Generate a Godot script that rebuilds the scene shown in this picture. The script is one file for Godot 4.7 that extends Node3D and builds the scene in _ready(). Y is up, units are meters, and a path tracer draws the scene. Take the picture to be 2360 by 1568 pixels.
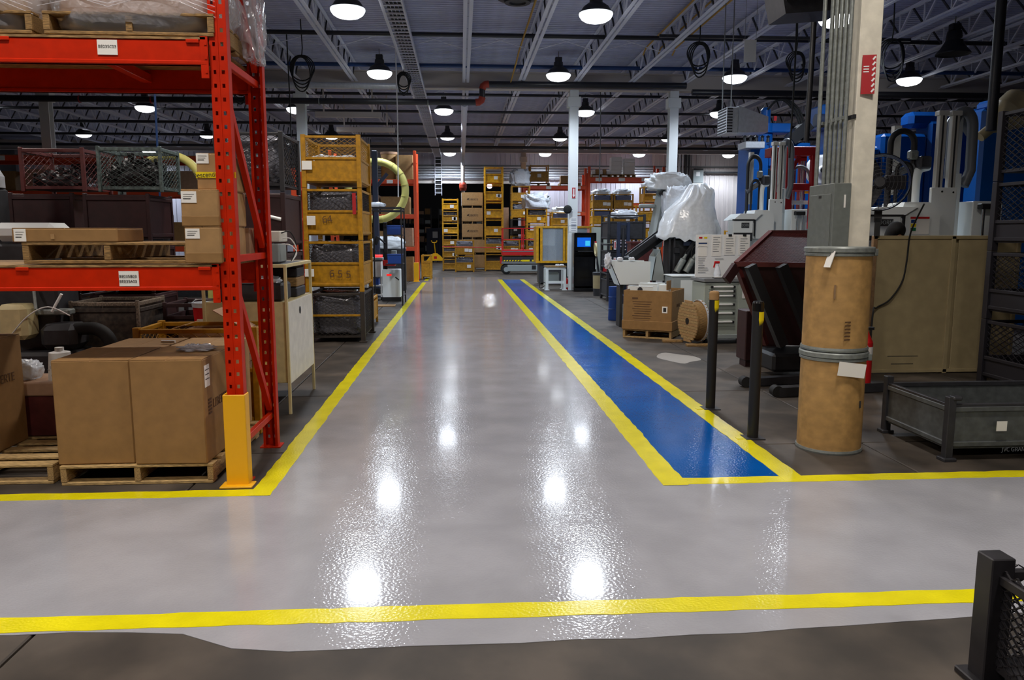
extends Node3D
# A factory aisle: +X to the right of the aisle, -Z along it, metres. The camera stands at the origin at eye height.

var M := {}
var used := {}
var F := FontVariation.new()

const LAMP := 14.5   # light of one high-bay lamp

func _ready() -> void:
	var cam := Camera3D.new()
	cam.name = "camera"
	cam.fov = 47.35
	cam.near = 0.05
	cam.far = 200
	cam.position = Vector3(0, 1.59, 0)
	cam.rotation = Vector3(-0.13674, -0.0653, 0)
	add_child(cam)
	cam.current = true
	var we := WorldEnvironment.new()
	we.name = "environment"
	var e := Environment.new()
	e.background_mode = Environment.BG_COLOR
	e.background_color = Color(0.02, 0.02, 0.025)
	e.tonemap_mode = Environment.TONE_MAPPER_LINEAR
	e.tonemap_exposure = 1.0
	e.sdfgi_enabled = true
	e.ssao_enabled = true
	e.ssil_enabled = true
	we.environment = e
	add_child(we)
	materials()
	hall()
	lamps()
	services()
	rack()
	behind_rack()
	left_far()
	far_end()
	right_mid()
	conveyor()
	machines()

# ---------------------------------------------------------------- mesh building
class G:
	var v := PackedVector3Array()
	var n := PackedVector3Array()
	var t := Transform3D.IDENTITY

	func face(p: Array, out: Vector3) -> void:   # flat convex polygon, its front towards out
		var q := []
		for a in p: q.append(t * a)
		var o: Vector3 = t.basis * out
		var nn: Vector3 = (q[1] - q[0]).cross(q[2] - q[0])
		if nn.length_squared() < 1e-16 and q.size() > 3: nn = (q[2] - q[0]).cross(q[3] - q[0])
		if nn.dot(o) < 0.0:
			q.reverse()
			nn = -nn
		nn = nn.normalized()
		for i in range(1, q.size() - 1):
			v.append(q[0]); v.append(q[i + 1]); v.append(q[i])
			n.append(nn); n.append(nn); n.append(nn)

	func box(c: Vector3, s: Vector3, bev := 0.0, b := Basis.IDENTITY) -> void:
		var h := s / 2.0
		bev = min(bev, min(h.x, min(h.y, h.z)) * 0.95)
		for a in 3:
			var a1 := (a + 1) % 3
			var a2 := (a + 2) % 3
			for sg in [-1.0, 1.0]:
				var o := Vector3.ZERO
				o[a] = sg
				var p := []
				for k in [[-1, -1], [1, -1], [1, 1], [-1, 1]]:
					var q := Vector3.ZERO
					q[a] = sg * h[a]; q[a1] = k[0] * (h[a1] - bev); q[a2] = k[1] * (h[a2] - bev)
					p.append(c + b * q)
				face(p, b * o)
		if bev <= 0.0: return
		for a in 3:
			var a1 := (a + 1) % 3
			var a2 := (a + 2) % 3
			for s1 in [-1.0, 1.0]:
				for s2 in [-1.0, 1.0]:
					var p := []
					for k in [[-1, 0], [1, 0], [1, 1], [-1, 1]]:
						var q := Vector3.ZERO
						q[a] = k[0] * (h[a] - bev)
						q[a1] = s1 * (h[a1] - (bev if k[1] else 0.0)); q[a2] = s2 * (h[a2] - (0.0 if k[1] else bev))
						p.append(c + b * q)
					var o := Vector3.ZERO
					o[a1] = s1; o[a2] = s2
					face(p, b * o)
		for sx in [-1.0, 1.0]:
			for sy in [-1.0, 1.0]:
				for sz in [-1.0, 1.0]:
					var s3 := Vector3(sx, sy, sz)
					var p := []
					for a in 3:
						var q := s3 * (h - Vector3.ONE * bev)
						q[a] = s3[a] * h[a]
						p.append(c + b * q)
					face(p, b * s3)

	func bar(a: Vector3, e: Vector3, w: float, d: float, up := Vector3.UP) -> void:   # rectangular bar from a to e
		var z := (e - a).normalized()
		if abs(z.dot(up)) > 0.98: up = Vector3.RIGHT
		var x := up.cross(z).normalized()
		var y := z.cross(x)
		box((a + e) / 2.0, Vector3(w, d, (e - a).length()), 0.0, Basis(x, y, z))

	func rows(P: Array, wrap := false, flip := false) -> void:   # smooth surface through rows of points
		var m: int = P[0].size()
		var k: int = P.size()
		var N := []
		for i in k:
			var r := PackedVector3Array()
			r.resize(m)
			N.append(r)
		var last := m if wrap else m - 1
		for i in k - 1:
			for j in last:
				var j2 := (j + 1) % m
				var c: Vector3 = (P[i + 1][j2] - P[i][j]).cross(P[i][j2] - P[i + 1][j])
				if flip: c = -c
				N[i][j] += c; N[i][j2] += c; N[i + 1][j] += c; N[i + 1][j2] += c
		for i in k - 1:
			for j in last:
				var j2 := (j + 1) % m
				for q in ([[i, j], [i + 1, j], [i + 1, j2], [i, j], [i + 1, j2], [i, j2]] if flip else [[i, j], [i + 1, j2], [i + 1, j], [i, j], [i, j2], [i + 1, j2]]):
					v.append(t * P[q[0]][q[1]])
					n.append((t.basis * N[q[0]][q[1]]).normalized())

	func tube(pts: Array, r: float, sides := 8, r2 := -1.0) -> void:
		var P := []
		var side := Vector3.ZERO
		for i in pts.size():
			var d: Vector3 = (pts[min(i + 1, pts.size() - 1)] - pts[max(i - 1, 0)]).normalized()
			if side == Vector3.ZERO: side = d.cross(Vector3.RIGHT if abs(d.x) < 0.8 else Vector3.UP)
			side = (side - d * side.dot(d)).normalized()
			var up := d.cross(side)
			var rr := r if r2 < 0 else lerpf(r, r2, float(i) / (pts.size() - 1))
			var ring := []
			for j in sides:
				var a := TAU * j / sides
				ring.append(pts[i] + (side * cos(a) + up * sin(a)) * rr)
			P.append(ring)
		rows(P, true, true)
		face(P[0], pts[0] - pts[1])
		face(P[-1], pts[-1] - pts[-2])

	func cord(pts: Array, r: float, sides := 8) -> void:   # a tube bent smoothly through its points
		var q := []
		for i in pts.size() - 1:
			var p0: Vector3 = pts[maxi(i - 1, 0)]
			var p3: Vector3 = pts[mini(i + 2, pts.size() - 1)]
			for k in 6: q.append((pts[i] as Vector3).cubic_interpolate(pts[i + 1], p0, p3, k / 6.0))
		q.append(pts[-1])
		tube(q, r, sides)

	func lathe(prof: Array, c := Vector3.ZERO, sides := 24, b := Basis.IDENTITY) -> void:   # profile of (radius, height); edges between steps stay sharp
		for i in prof.size() - 1:
			var p0: Vector2 = prof[i]
			var p1: Vector2 = prof[i + 1]
			var nr := Vector2(p1.y - p0.y, p0.x - p1.x).normalized()
			for j in sides:
				var q := []
				var m := []
				for k in [[p0, j], [p1, j], [p1, j + 1], [p0, j + 1]]:
					var a: float = TAU * k[1] / sides
					q.append(t * (c + b * Vector3(cos(a) * k[0].x, k[0].y, sin(a) * k[0].x)))
					m.append((t.basis * (b * Vector3(cos(a) * nr.x, nr.y, sin(a) * nr.x))).normalized())
				for k in [0, 2, 1, 0, 3, 2]:
					v.append(q[k]); n.append(m[k])
		
	func prism(poly: Array, z0: float, z1: float) -> void:   # polygon in x, y drawn out along z
		var pk := PackedVector2Array(poly)
		var ix := Geometry2D.triangulate_polygon(pk)
		for z in [z0, z1]:
			for i in range(0, ix.size(), 3):
				face([Vector3(pk[ix[i]].x, pk[ix[i]].y, z), Vector3(pk[ix[i + 1]].x, pk[ix[i + 1]].y, z), Vector3(pk[ix[i + 2]].x, pk[ix[i + 2]].y, z)], Vector3(0, 0, signf(z - (z0 + z1) / 2)))
		var cw := 1.0 if Geometry2D.is_polygon_clockwise(pk) else -1.0
		for i in pk.size():
			var a := pk[i]
			var e := pk[(i + 1) % pk.size()]
			var d := e - a
			face([Vector3(a.x, a.y, z0), Vector3(e.x, e.y, z0), Vector3(e.x, e.y, z1), Vector3(a.x, a.y, z1)], Vector3(-d.y, d.x, 0) * cw)

	func lattice(o: Vector3, ux: Vector3, uy: Vector3, w: float, h: float, pitch: float, th: float, slope := 0.62) -> void:   # expanded metal
		var nn := ux.cross(uy)
		for sg in [1.0, -1.0]:
			var c := -w * slope - pitch
			while c < h + w * slope + pitch:
				var x0 := 0.0
				var x1 := w
				# y = c + sg*slope*x, clipped to 0..h
				var xa: float = (0.0 - c) / (sg * slope)
				var xb: float = (h - c) / (sg * slope)
				x0 = max(x0, min(xa, xb)); x1 = min(x1, max(xa, xb))
				if x1 - x0 > pitch * 0.15:
					bar(o + ux * x0 + uy * (c + sg * slope * x0), o + ux * x1 + uy * (c + sg * slope * x1), th * 0.6, th, nn)
				c += pitch * slope * 2.0

	func blob(c: Vector3, r: Vector3, sd: int, amp := 0.18, e := 0.7, cut := -1.0, freq := 2.2) -> void:   # lumpy bag, flat below cut
		var nz := FastNoiseLite.new()
		nz.seed = sd; nz.frequency = 1.0; nz.fractal_octaves = 4; nz.noise_type = FastNoiseLite.TYPE_SIMPLEX
		var P := []
		var nu := 22
		var nv := 30
		for i in nu + 1:
			var ph := PI * (float(i) / nu - 0.5)
			var ring := []
			for j in nv:
				var th := TAU * j / nv
				var d := Vector3(cos(ph) * cos(th), sin(ph), cos(ph) * sin(th))
				var q := Vector3(signf(d.x) * pow(abs(d.x), e), signf(d.y) * pow(abs(d.y), e), signf(d.z) * pow(abs(d.z), e))
				var f: float = 1.0 + amp * nz.get_noise_3dv(d * freq) * 1.6 - amp * 0.5 * abs(nz.get_noise_3dv(d * freq * 2.7 + Vector3(9, 3, 1)))
				q = q * f * r
				q.y = max(q.y, cut * r.y)
				ring.append(c + q)
			P.append(ring)
		rows(P, true, false)

	func mesh() -> ArrayMesh:
		var a := []
		a.resize(Mesh.ARRAY_MAX)
		a[Mesh.ARRAY_VERTEX] = v
		a[Mesh.ARRAY_NORMAL] = n
		var m := ArrayMesh.new()
		m.add_surface_from_arrays(Mesh.PRIMITIVE_TRIANGLES, a)
		return m

# ---------------------------------------------------------------- naming
func numbered(called: String) -> String:
	if not used.has(called):
		used[called] = 0
		return called
	used[called] += 1
	return "%s_%03d" % [called, used[called]]

func tag(o: Node3D, label: String, category := "", group := "", kind := "") -> Node3D:
	if label: o.set_meta("label", label)
	if category: o.set_meta("category", category)
	if group: o.set_meta("group", group)
	if kind: o.set_meta("kind", kind)
	return o

func thing(called: String, label: String, category: String, at := Vector3.ZERO, turn := 0.0, group := "", kind := "") -> Node3D:
	var o := Node3D.new()
	o.name = numbered(called)
	add_child(o)
	o.position = at
	o.rotation.y = turn
	return tag(o, label, category, group, kind)

func part(called: String, g, m: Material, parent: Node3D = null, label := "") -> MeshInstance3D:
	var o := MeshInstance3D.new()
	o.mesh = g.mesh() if g is G else g
	o.material_override = m
	if parent == null:
		o.name = numbered(called)
		add_child(o)
	else:
		o.name = called
		parent.add_child(o, true)
	if label: o.set_meta("label", label)
	return o

func bx(called: String, c: Vector3, s: Vector3, m: Material, parent: Node3D = null, bev := 0.0, label := "") -> MeshInstance3D:
	var g := G.new()
	g.box(c, s, bev)
	return part(called, g, m, parent, label)

func dup(o: Node3D, label: String, at: Vector3, turn := 0.0, group := "") -> Node3D:
	var k: Node3D = o.duplicate()
	var base := String(o.name)
	if base.right(3).is_valid_int(): base = base.left(-4)
	k.name = numbered(base)
	add_child(k)
	k.position = at
	k.rotation.y = turn
	return tag(k, label, "", group)

func text(s: String, h: float, at: Vector3, turn: Vector3, m: Material, parent: Node3D, called := "lettering", bold := false, slant := false) -> MeshInstance3D:
	var t := TextMesh.new()
	t.text = s
	var sf := SystemFont.new()
	sf.font_names = ["Droid Sans"]
	t.font = sf
	t.font_size = 48
	t.pixel_size = h / 36.0
	t.depth = 0.0015 if not bold else 0.002
	t.curve_step = 4.0
	var o := MeshInstance3D.new()
	o.mesh = t
	o.material_override = m
	o.name = called
	parent.add_child(o, true)
	o.position = at
	o.rotation = turn
	return o

# ---------------------------------------------------------------- materials
func noise_tex(sd: int, freq: float, lo: float, hi: float, bump := 0.0, type := FastNoiseLite.TYPE_SIMPLEX_SMOOTH, oct := 4) -> NoiseTexture2D:
	var nz := FastNoiseLite.new()
	nz.seed = sd; nz.frequency = freq; nz.noise_type = type; nz.fractal_octaves = oct
	var x := NoiseTexture2D.new()
	x.width = 512; x.height = 512
	x.seamless = true
	x.noise = nz
	if bump > 0.0:
		x.as_normal_map = true
		x.bump_strength = bump
	else:
		var r := Gradient.new()
		r.offsets = PackedFloat32Array([0.15, 0.85])
		r.colors = PackedColorArray([Color(lo, lo, lo), Color(hi, hi, hi)])
		x.color_ramp = r
	return x

func mat(key: String, col: Color, rough: float, metal := 0.0, tex: Texture2D = null, scale := Vector3.ONE, nrm: Texture2D = null, ns := 1.0, world := false) -> StandardMaterial3D:
	var m := StandardMaterial3D.new()
	m.resource_name = key
	m.albedo_color = col
	m.roughness = rough
	m.metallic = metal
	if tex or nrm:
		m.uv1_triplanar = true
		m.uv1_world_triplanar = world
		m.uv1_scale = scale
	if tex: m.albedo_texture = tex
	if nrm:
		m.normal_enabled = true
		m.normal_texture = nrm
		m.normal_scale = ns
	M[key] = m
	return m

func c(r: int, g: int, b: int) -> Color: return Color(r / 255.0, g / 255.0, b / 255.0)

func materials() -> void:
	var soft := noise_tex(1, 0.012, 0.93, 1.0)
	var mid := noise_tex(2, 0.012, 0.84, 1.0, 0.0, FastNoiseLite.TYPE_SIMPLEX_SMOOTH, 5)
	var hard := noise_tex(3, 0.02, 0.6, 1.0, 0.0, FastNoiseLite.TYPE_SIMPLEX_SMOOTH, 5)
	var worn := noise_tex(8, 0.022, 0.82, 1.0, 0.0, FastNoiseLite.TYPE_SIMPLEX_SMOOTH, 5)
	var cloud := noise_tex(4, 0.007, 0.62, 1.0, 0.0, FastNoiseLite.TYPE_SIMPLEX_SMOOTH, 6)
	var grain := noise_tex(5, 0.02, 0.62, 1.0)
	var orange := noise_tex(6, 0.16, 0, 1, 2.0, FastNoiseLite.TYPE_SIMPLEX_SMOOTH, 2)
	var sheen := noise_tex(9, 0.005, 0.93, 1.0, 0.0, FastNoiseLite.TYPE_SIMPLEX_SMOOTH, 5)
	var crumple := noise_tex(7, 0.012, 0, 1, 9.0, FastNoiseLite.TYPE_CELLULAR, 3)
	var S := Vector3.ONE
	mat("concrete", c(82, 73, 64), 0.62, 0, cloud, S * 0.45, null, 1.0, true)
	mat("epoxy", c(172, 173, 180), 0.1, 0, sheen, S * 0.6, orange, 0.13, true)
	mat("epoxy_blue", c(0, 86, 170), 0.12, 0, sheen, S * 0.6, orange, 0.17, true)
	mat("line_yellow", c(240, 228, 16), 0.22, 0, soft, S * 0.6, orange, 0.13, true)
	mat("rack_orange", c(206, 40, 2), 0.42, 0, soft, S * 1.3)
	mat("rack_far", c(222, 78, 36), 0.5)
	mat("guard_yellow", c(244, 180, 8), 0.42)
	mat("crate_yellow", c(190, 136, 10), 0.5, 0, worn, S * 0.9)
	mat("crate_gold", c(232, 170, 12), 0.5, 0, mid, S * 1.0)
	mat("crate_dark", c(58, 50, 44), 0.55, 0, mid, S)
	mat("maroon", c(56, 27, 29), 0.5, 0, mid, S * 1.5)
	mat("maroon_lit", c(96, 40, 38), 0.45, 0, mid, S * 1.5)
	mat("rust", c(74, 62, 52), 0.7, 0, hard, S * 1.5)
	mat("teal_steel", c(104, 122, 120), 0.5, 0, hard, S * 2.0)
	mat("charcoal", c(52, 52, 56), 0.5, 0, mid, S * 1.5)
	mat("crate_grey", c(92, 96, 96), 0.5, 0, mid, S * 2.0)
	mat("black", c(24, 24, 27), 0.5)
	mat("black_gloss", c(16, 16, 18), 0.2)
	mat("pipe_black", c(34, 34, 40), 0.4)
	mat("navy", c(38, 48, 72), 0.5)
	mat("carton", c(152, 114, 66), 0.75, 0, soft, S * 1.4)
	mat("carton_light", c(172, 134, 86), 0.75, 0, soft, S * 1.7)
	mat("carton_pale", c(176, 140, 112), 0.75, 0, soft, S * 1.7)
	mat("carton_seam", c(120, 84, 50), 0.8)
	mat("drum", c(192, 150, 90), 0.6, 0, mid, S * 1.6)
	mat("wood", c(214, 178, 118), 0.75, 0, grain, Vector3(1.5, 14, 14))
	mat("wood_z", c(204, 166, 108), 0.75, 0, grain, Vector3(14, 14, 1.5))
	mat("wood_dark", c(172, 134, 80), 0.75, 0, grain, Vector3(1.5, 14, 14))
	mat("plywood", c(178, 140, 88), 0.7, 0, grain, Vector3(1, 6, 6))
	mat("paper", c(240, 238, 232), 0.7)
	mat("ink", c(40, 38, 38), 0.8)
	mat("ink_brown", c(92, 64, 40), 0.8)
	mat("cream", c(226, 210, 158), 0.4, 0, soft, S * 1.5)
	mat("white_panel", c(232, 228, 216), 0.3, 0, soft, S)
	mat("white", c(240, 240, 238), 0.5)
	mat("cream_white", c(236, 238, 238), 0.4)
	mat("guard_green", c(30, 120, 80), 0.4)
	mat("column_grey", c(226, 230, 230), 0.5)
	mat("black_steel", c(34, 32, 38), 0.5)
	mat("rust_pale", c(140, 124, 106), 0.7, 0, hard, S * 4.0)
	mat("stain", c(150, 146, 140), 0.5)
	mat("near_black", c(42, 40, 44), 0.45, 0, mid, S * 1.5)
	mat("machine_white", c(234, 240, 240), 0.4)
	mat("machine_grey", c(150, 158, 158), 0.45)
	mat("grey_green", c(166, 174, 164), 0.4)
	mat("grey", c(120, 122, 124), 0.5)
	mat("panel_grey", c(116, 122, 118), 0.5, 0, soft, S * 2.0)
	mat("steel_paint", c(216, 217, 230), 0.5)
	mat("steel_tan", c(196, 188, 182), 0.6)
	mat("deck", c(196, 199, 222), 0.6, 0, soft, S * 0.5)
	mat("column_white", c(238, 232, 214), 0.55, 0, soft, S * 1.2)
	mat("galv", c(206, 210, 216), 0.35, 0.2, soft, S * 2.0)
	mat("zinc", c(150, 156, 152), 0.45, 0.4, mid, S * 3.0)
	mat("chrome", c(210, 212, 214), 0.18, 1.0)
	mat("alu", c(214, 214, 208), 0.35, 0.2)
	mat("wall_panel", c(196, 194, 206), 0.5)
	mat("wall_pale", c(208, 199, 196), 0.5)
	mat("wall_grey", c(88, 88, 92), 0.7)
	mat("blue_press", c(8, 84, 162), 0.32)
	mat("blue_pipe", c(24, 58, 110), 0.4)
	mat("blue_deep", c(12, 66, 132), 0.14)
	mat("blue_bin", c(22, 64, 140), 0.5)
	mat("liner_blue", c(86, 92, 122), 0.3, 0, null, S * 3.0, crumple, 0.8)
	mat("red_frame", c(160, 24, 26), 0.4)
	mat("red", c(196, 26, 30), 0.4)
	mat("red_glow", c(220, 40, 40), 0.4)
	mat("safety_red", c(176, 34, 40), 0.45)
	mat("hose_yellow", c(200, 192, 108), 0.5)
	mat("pipe_yellow", c(186, 140, 40), 0.5)
	mat("hose_grey", c(110, 114, 120), 0.4)
	mat("valve_red", c(170, 58, 36), 0.5)
	mat("rubber", c(22, 22, 22), 0.75)
	mat("tan_cab", c(172, 156, 118), 0.45, 0, soft, S * 0.7)
	mat("tan_edge", c(150, 118, 84), 0.6, 0, mid, S * 2.0)
	mat("tape_yellow", c(238, 214, 20), 0.4)
	mat("scrap", c(44, 42, 44), 0.4, 0.5, hard, S * 5.0)
	mat("bag_white", c(232, 238, 244), 0.22, 0, soft, S * 2.0, crumple, 0.5)
	mat("bag_clear", c(216, 222, 230), 0.12, 0, null, S * 2.0, crumple, 0.9)
	mat("bag_dark", c(112, 112, 120), 0.16, 0, mid, S * 3.0, crumple, 1.0)
	mat("cloth_white", c(220, 222, 228), 0.8)
	mat("skin", c(196, 140, 112), 0.6)
	mat("shirt", c(34, 54, 130), 0.85)
	mat("trousers", c(40, 42, 52), 0.9)
	mat("hair", c(16, 14, 14), 0.85)
	var film: StandardMaterial3D = mat("film", Color(0.92, 0.92, 0.95, 0.34), 0.12, 0, null, S * 2.5, crumple, 1.0)
	film.transparency = BaseMaterial3D.TRANSPARENCY_ALPHA
	var clear: StandardMaterial3D = mat("clear", Color(0.85, 0.9, 0.95, 0.25), 0.05)
	clear.transparency = BaseMaterial3D.TRANSPARENCY_ALPHA
	for k in ["epoxy", "epoxy_blue", "line_yellow"]:   # a sealed coat over the slightly pebbled paint
		M[k].clearcoat_enabled = true
		M[k].clearcoat = {"epoxy": 0.4, "epoxy_blue": 0.15, "line_yellow": 0.2}[k]
		M[k].clearcoat_roughness = 0.09
		M[k].metallic_specular = 0.22 if k == "epoxy_blue" else 0.4
	M.rack_orange.metallic_specular = 0.3
	for k in ["bag_white", "bag_clear"]: M[k].backlight = Color(0.5, 0.5, 0.5)
	glow("lens_glow", Color(0.96, 0.98, 1.0), 8.0)
	glow("screen_glow", Color(0.0, 0.42, 0.95), 0.8)
	glow("screen_bright", Color(0.25, 0.8, 1.0), 0.9)
	glow("red_led", Color(1.0, 0.1, 0.08), 1.2)
	glow("bulb_glow", Color(1.0, 0.9, 0.95), 6.0)

func glow(key: String, col: Color, e: float) -> void:
	var m: StandardMaterial3D = mat(key, Color(0.1, 0.1, 0.1), 0.3)
	m.emission_enabled = true
	m.emission = col
	m.emission_energy_multiplier = e

# ---------------------------------------------------------------- the hall
func V(x: float, y: float, z: float) -> Vector3: return Vector3(x, y, z)

func ragged(called: String, pts: Array, w: float, y: float, m: Material, sd: int, label: String) -> void:   # painted line: a thin strip along pts with slightly uneven edges
	var nz := FastNoiseLite.new()
	nz.seed = sd; nz.frequency = 1.1; nz.fractal_octaves = 3
	var g := G.new()
	for s in pts.size() - 1:
		var a: Vector3 = pts[s]
		var e: Vector3 = pts[s + 1]
		var d := (e - a).normalized()
		var sd2 := Vector3(-d.z, 0, d.x)
		var k := int((e - a).length() / 0.08) + 1
		var prev := []
		for i in k + 1:
			var p := a.lerp(e, float(i) / k)
			var cur := [p - sd2 * (w / 2 + 0.012 * nz.get_noise_1d(i * 0.35 + s * 90)), p + sd2 * (w / 2 + 0.012 * nz.get_noise_1d(i * 0.35 + 400 + s * 90))]
			if i:
				var u := Vector3(0, y, 0)
				g.face([prev[0] + u, prev[1] + u, cur[1] + u, cur[0] + u], Vector3.UP)
				for q in 2: g.face([prev[q], prev[q] + u, cur[q] + u, cur[q]], sd2 * (-1.0 if q == 0 else 1.0))
			prev = cur
	tag(part(called, g, m), label, "floor marking", "", "structure")

func hall() -> void:
	# floor slab, in bays with joints
	var fl := thing("floor", "worn brown concrete factory floor", "floor", Vector3.ZERO, 0, "", "structure")
	var xs := [-22.0, -16.0, -10.0, -6.2, -1.72, 3.05, 5.4, 10.0, 16.0, 20.0]
	var zs := [8.0, 2.0, -2.35, -5.6, -7.6, -10.4, -14.5, -20.0, -26.0, -34.0, -42.0, -52.0, -64.0]
	for i in xs.size() - 1:
		for j in zs.size() - 1:
			bx("slab", V((xs[i] + xs[i + 1]) / 2, -0.1, (zs[j] + zs[j + 1]) / 2), V(xs[i + 1] - xs[i] - 0.012, 0.2, zs[j] - zs[j + 1] - 0.012), M.concrete, fl, 0.006)
	bx("subfloor", V(-1, -0.2, -28), V(42, 0.16, 72), M.wall_grey, fl)
	# glossy coating: the cross aisle and the main aisle
	var nz := FastNoiseLite.new()
	nz.seed = 11; nz.frequency = 0.9; nz.fractal_octaves = 4
	var near := []
	for i in 81:
		var x := -9.0 + 18.0 * i / 80
		var z := -2.84 - 0.19 * smoothstep(-0.7, -1.3, x) - 0.10 * smoothstep(0.6, 2.6, x) + 0.03 * nz.get_noise_1d(x * 2.0) + 0.012 * nz.get_noise_1d(x * 14.0)
		near.append(Vector2(x, z))
	var g := G.new()
	for i in 80:
		var a: Vector2 = near[i]
		var e: Vector2 = near[i + 1]
		g.face([V(a.x, 0.002, a.y), V(e.x, 0.002, e.y), V(e.x, 0.002, -4.76), V(a.x, 0.002, -4.76)], Vector3.UP)
		g.face([V(a.x, 0.002, a.y), V(e.x, 0.002, e.y), V(e.x, -0.001, e.y), V(a.x, -0.001, a.y)], Vector3.BACK)
	g.face([V(-1.26, 0.002, -4.76), V(1.35, 0.002, -4.76), V(1.35, 0.002, -28.3), V(-1.26, 0.002, -28.3)], Vector3.UP)
	tag(part("floor_coating", g, M.epoxy), "glossy pale grey epoxy coating along the aisle", "floor coating", "", "structure")
	g = G.new()
	g.face([V(1.38, 0.0022, -4.76), V(2.15, 0.0022, -4.76), V(2.15, 0.0022, -26.8), V(1.38, 0.0022, -26.8)], Vector3.UP)
	tag(part("floor_walkway", g, M.epoxy_blue), "glossy blue painted pedestrian walkway between yellow lines", "walkway", "", "structure")
	g = G.new()
	var poly := []
	for a in 24: poly.append(V(2.78 + cos(TAU * a / 24) * (0.22 + 0.05 * sin(TAU * a / 12 + 1.0)), 0.0012, -9.7 + sin(TAU * a / 24) * (0.4 + 0.08 * cos(TAU * a / 8))))
	g.face(poly, Vector3.UP)
	tag(part("floor_stain", g, M.stain), "spilt white paint dried on the concrete right of the walkway", "stain", "", "structure")
	var yl: Material = M.line_yellow
	ragged("floor_line", [V(-9, 0, -4.74), V(-1.19, 0, -4.71)], 0.12, 0.004, yl, 1, "yellow line in front of the orange rack")
	ragged("floor_line", [V(-1.24, 0, -4.65), V(-1.2, 0, -25.4)], 0.13, 0.0045, yl, 2, "yellow line along the left side of the aisle")
	ragged("floor_line", [V(-1.19, 0, -26.3), V(-1.15, 0, -28.3)], 0.12, 0.004, yl, 3, "short far piece of yellow line past the gap on the left")
	ragged("floor_line", [V(1.35, 0, -4.68), V(1.33, 0, -26.85)], 0.16, 0.0045, yl, 4, "yellow line between the grey aisle and the blue walkway")
	ragged("floor_line", [V(2.155, 0, -4.72), V(2.1, 0, -26.85)], 0.15, 0.0045, yl, 5, "yellow line between the blue walkway and the machines")
	ragged("floor_line", [V(1.27, 0, -4.755), V(9, 0, -4.80)], 0.125, 0.004, yl, 6, "yellow line across the near end of the blue walkway")
	ragged("floor_line", [V(-9, 0, -3.12), V(9, 0, -3.09)], 0.125, 0.004, yl, 7, "yellow line across the near edge of the grey coating")
	# roof deck, walls
	var ce := thing("ceiling", "grey corrugated metal roof deck", "ceiling", Vector3.ZERO, 0, "", "structure")
	g = G.new()
	for k in 6:
		var z0 := -0.45 + 0.15 * k
		for q in [[0.0, 0.0, 0.05, 0.0], [0.05, 0.0, 0.07, 0.045], [0.07, 0.045, 0.13, 0.045], [0.13, 0.045, 0.15, 0.0]]:
			g.face([V(-21, q[1], z0 + q[0]), V(21, q[1], z0 + q[0]), V(21, q[3], z0 + q[2]), V(-21, q[3], z0 + q[2])], V(0, -1, 0.3 if q[3] < q[1] else (-0.3 if q[3] > q[1] else 0.0)))
	var deck := g.mesh()
	for k in 80:
		var d := part("deck_panel", deck, M.deck, ce)
		d.position = V(-1, 6.1, 7.5 - 0.9 * k)
	bx("roof_slab", V(-1, 6.27, -28), V(42.4, 0.2, 73), M.wall_grey, ce)
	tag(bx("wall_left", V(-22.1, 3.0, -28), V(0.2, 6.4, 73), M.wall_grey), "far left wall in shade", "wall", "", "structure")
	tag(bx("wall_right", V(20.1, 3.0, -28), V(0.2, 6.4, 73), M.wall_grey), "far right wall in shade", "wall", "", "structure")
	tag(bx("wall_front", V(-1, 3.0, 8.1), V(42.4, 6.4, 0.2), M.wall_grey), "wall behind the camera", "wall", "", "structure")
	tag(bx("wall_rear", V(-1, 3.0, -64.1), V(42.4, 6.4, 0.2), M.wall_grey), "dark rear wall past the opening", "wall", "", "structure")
	var wb := thing("wall_back", "ribbed metal back wall with an opening low on its left", "wall", Vector3.ZERO, 0, "", "structure")
	for k in 42:
		var x := -21.5 + k
		var open := x > -7.0 and x < 3.0
		var y0 := 4.32 if open else 0.0
		var m: Material = M.wall_pale if x > 10.0 else M.wall_panel
		g = G.new()
		g.box(V(x, (y0 + 6.09) / 2, -40.9), V(0.996, 6.09 - y0, 0.14))
		for q in 4: g.box(V(x - 0.375 + 0.25 * q, (y0 + 6.09) / 2, -40.82), V(0.06, 6.09 - y0, 0.05))
		part("wall_sheet", g, m, wb)
	bx("lintel", V(-2.0, 4.23, -40.9), V(10.2, 0.2, 0.3), M.steel_tan, wb)
	bx("girt", V(-1, 5.04, -40.76), V(42, 0.07, 0.05), M.grey, wb)
	# steel frame
	for gz in [-6.1, -21.85, -38.6]:
		g = G.new()
		g.box(V(-1, 5.9, gz), V(42, 0.03, 0.3)); g.box(V(-1, 5.48, gz), V(42, 0.03, 0.3)); g.box(V(-1, 5.69, gz), V(42, 0.42, 0.02))
		tag(part("roof_girder", g, M.steel_tan), ["grey roof girder over the front pallet rack", "tan roof girder across the middle of the hall", "tan roof girder close to the back wall"][[-6.1, -21.85, -38.6].find(gz)], "girder", "", "structure")
	var cols := [[-10.88, -21.85, "grey steel column seen through the rack over mesh bins"], [-4.25, -21.85, "grey steel column above the yellow container stack"], [3.13, -21.85, "pale steel column with arrow sign beside the black kiosk"], [5.91, -21.85, "grey steel column behind the plastic-covered conveyor"], [3.08, -38.6, "thin far column before the back wall girders"]]
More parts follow.
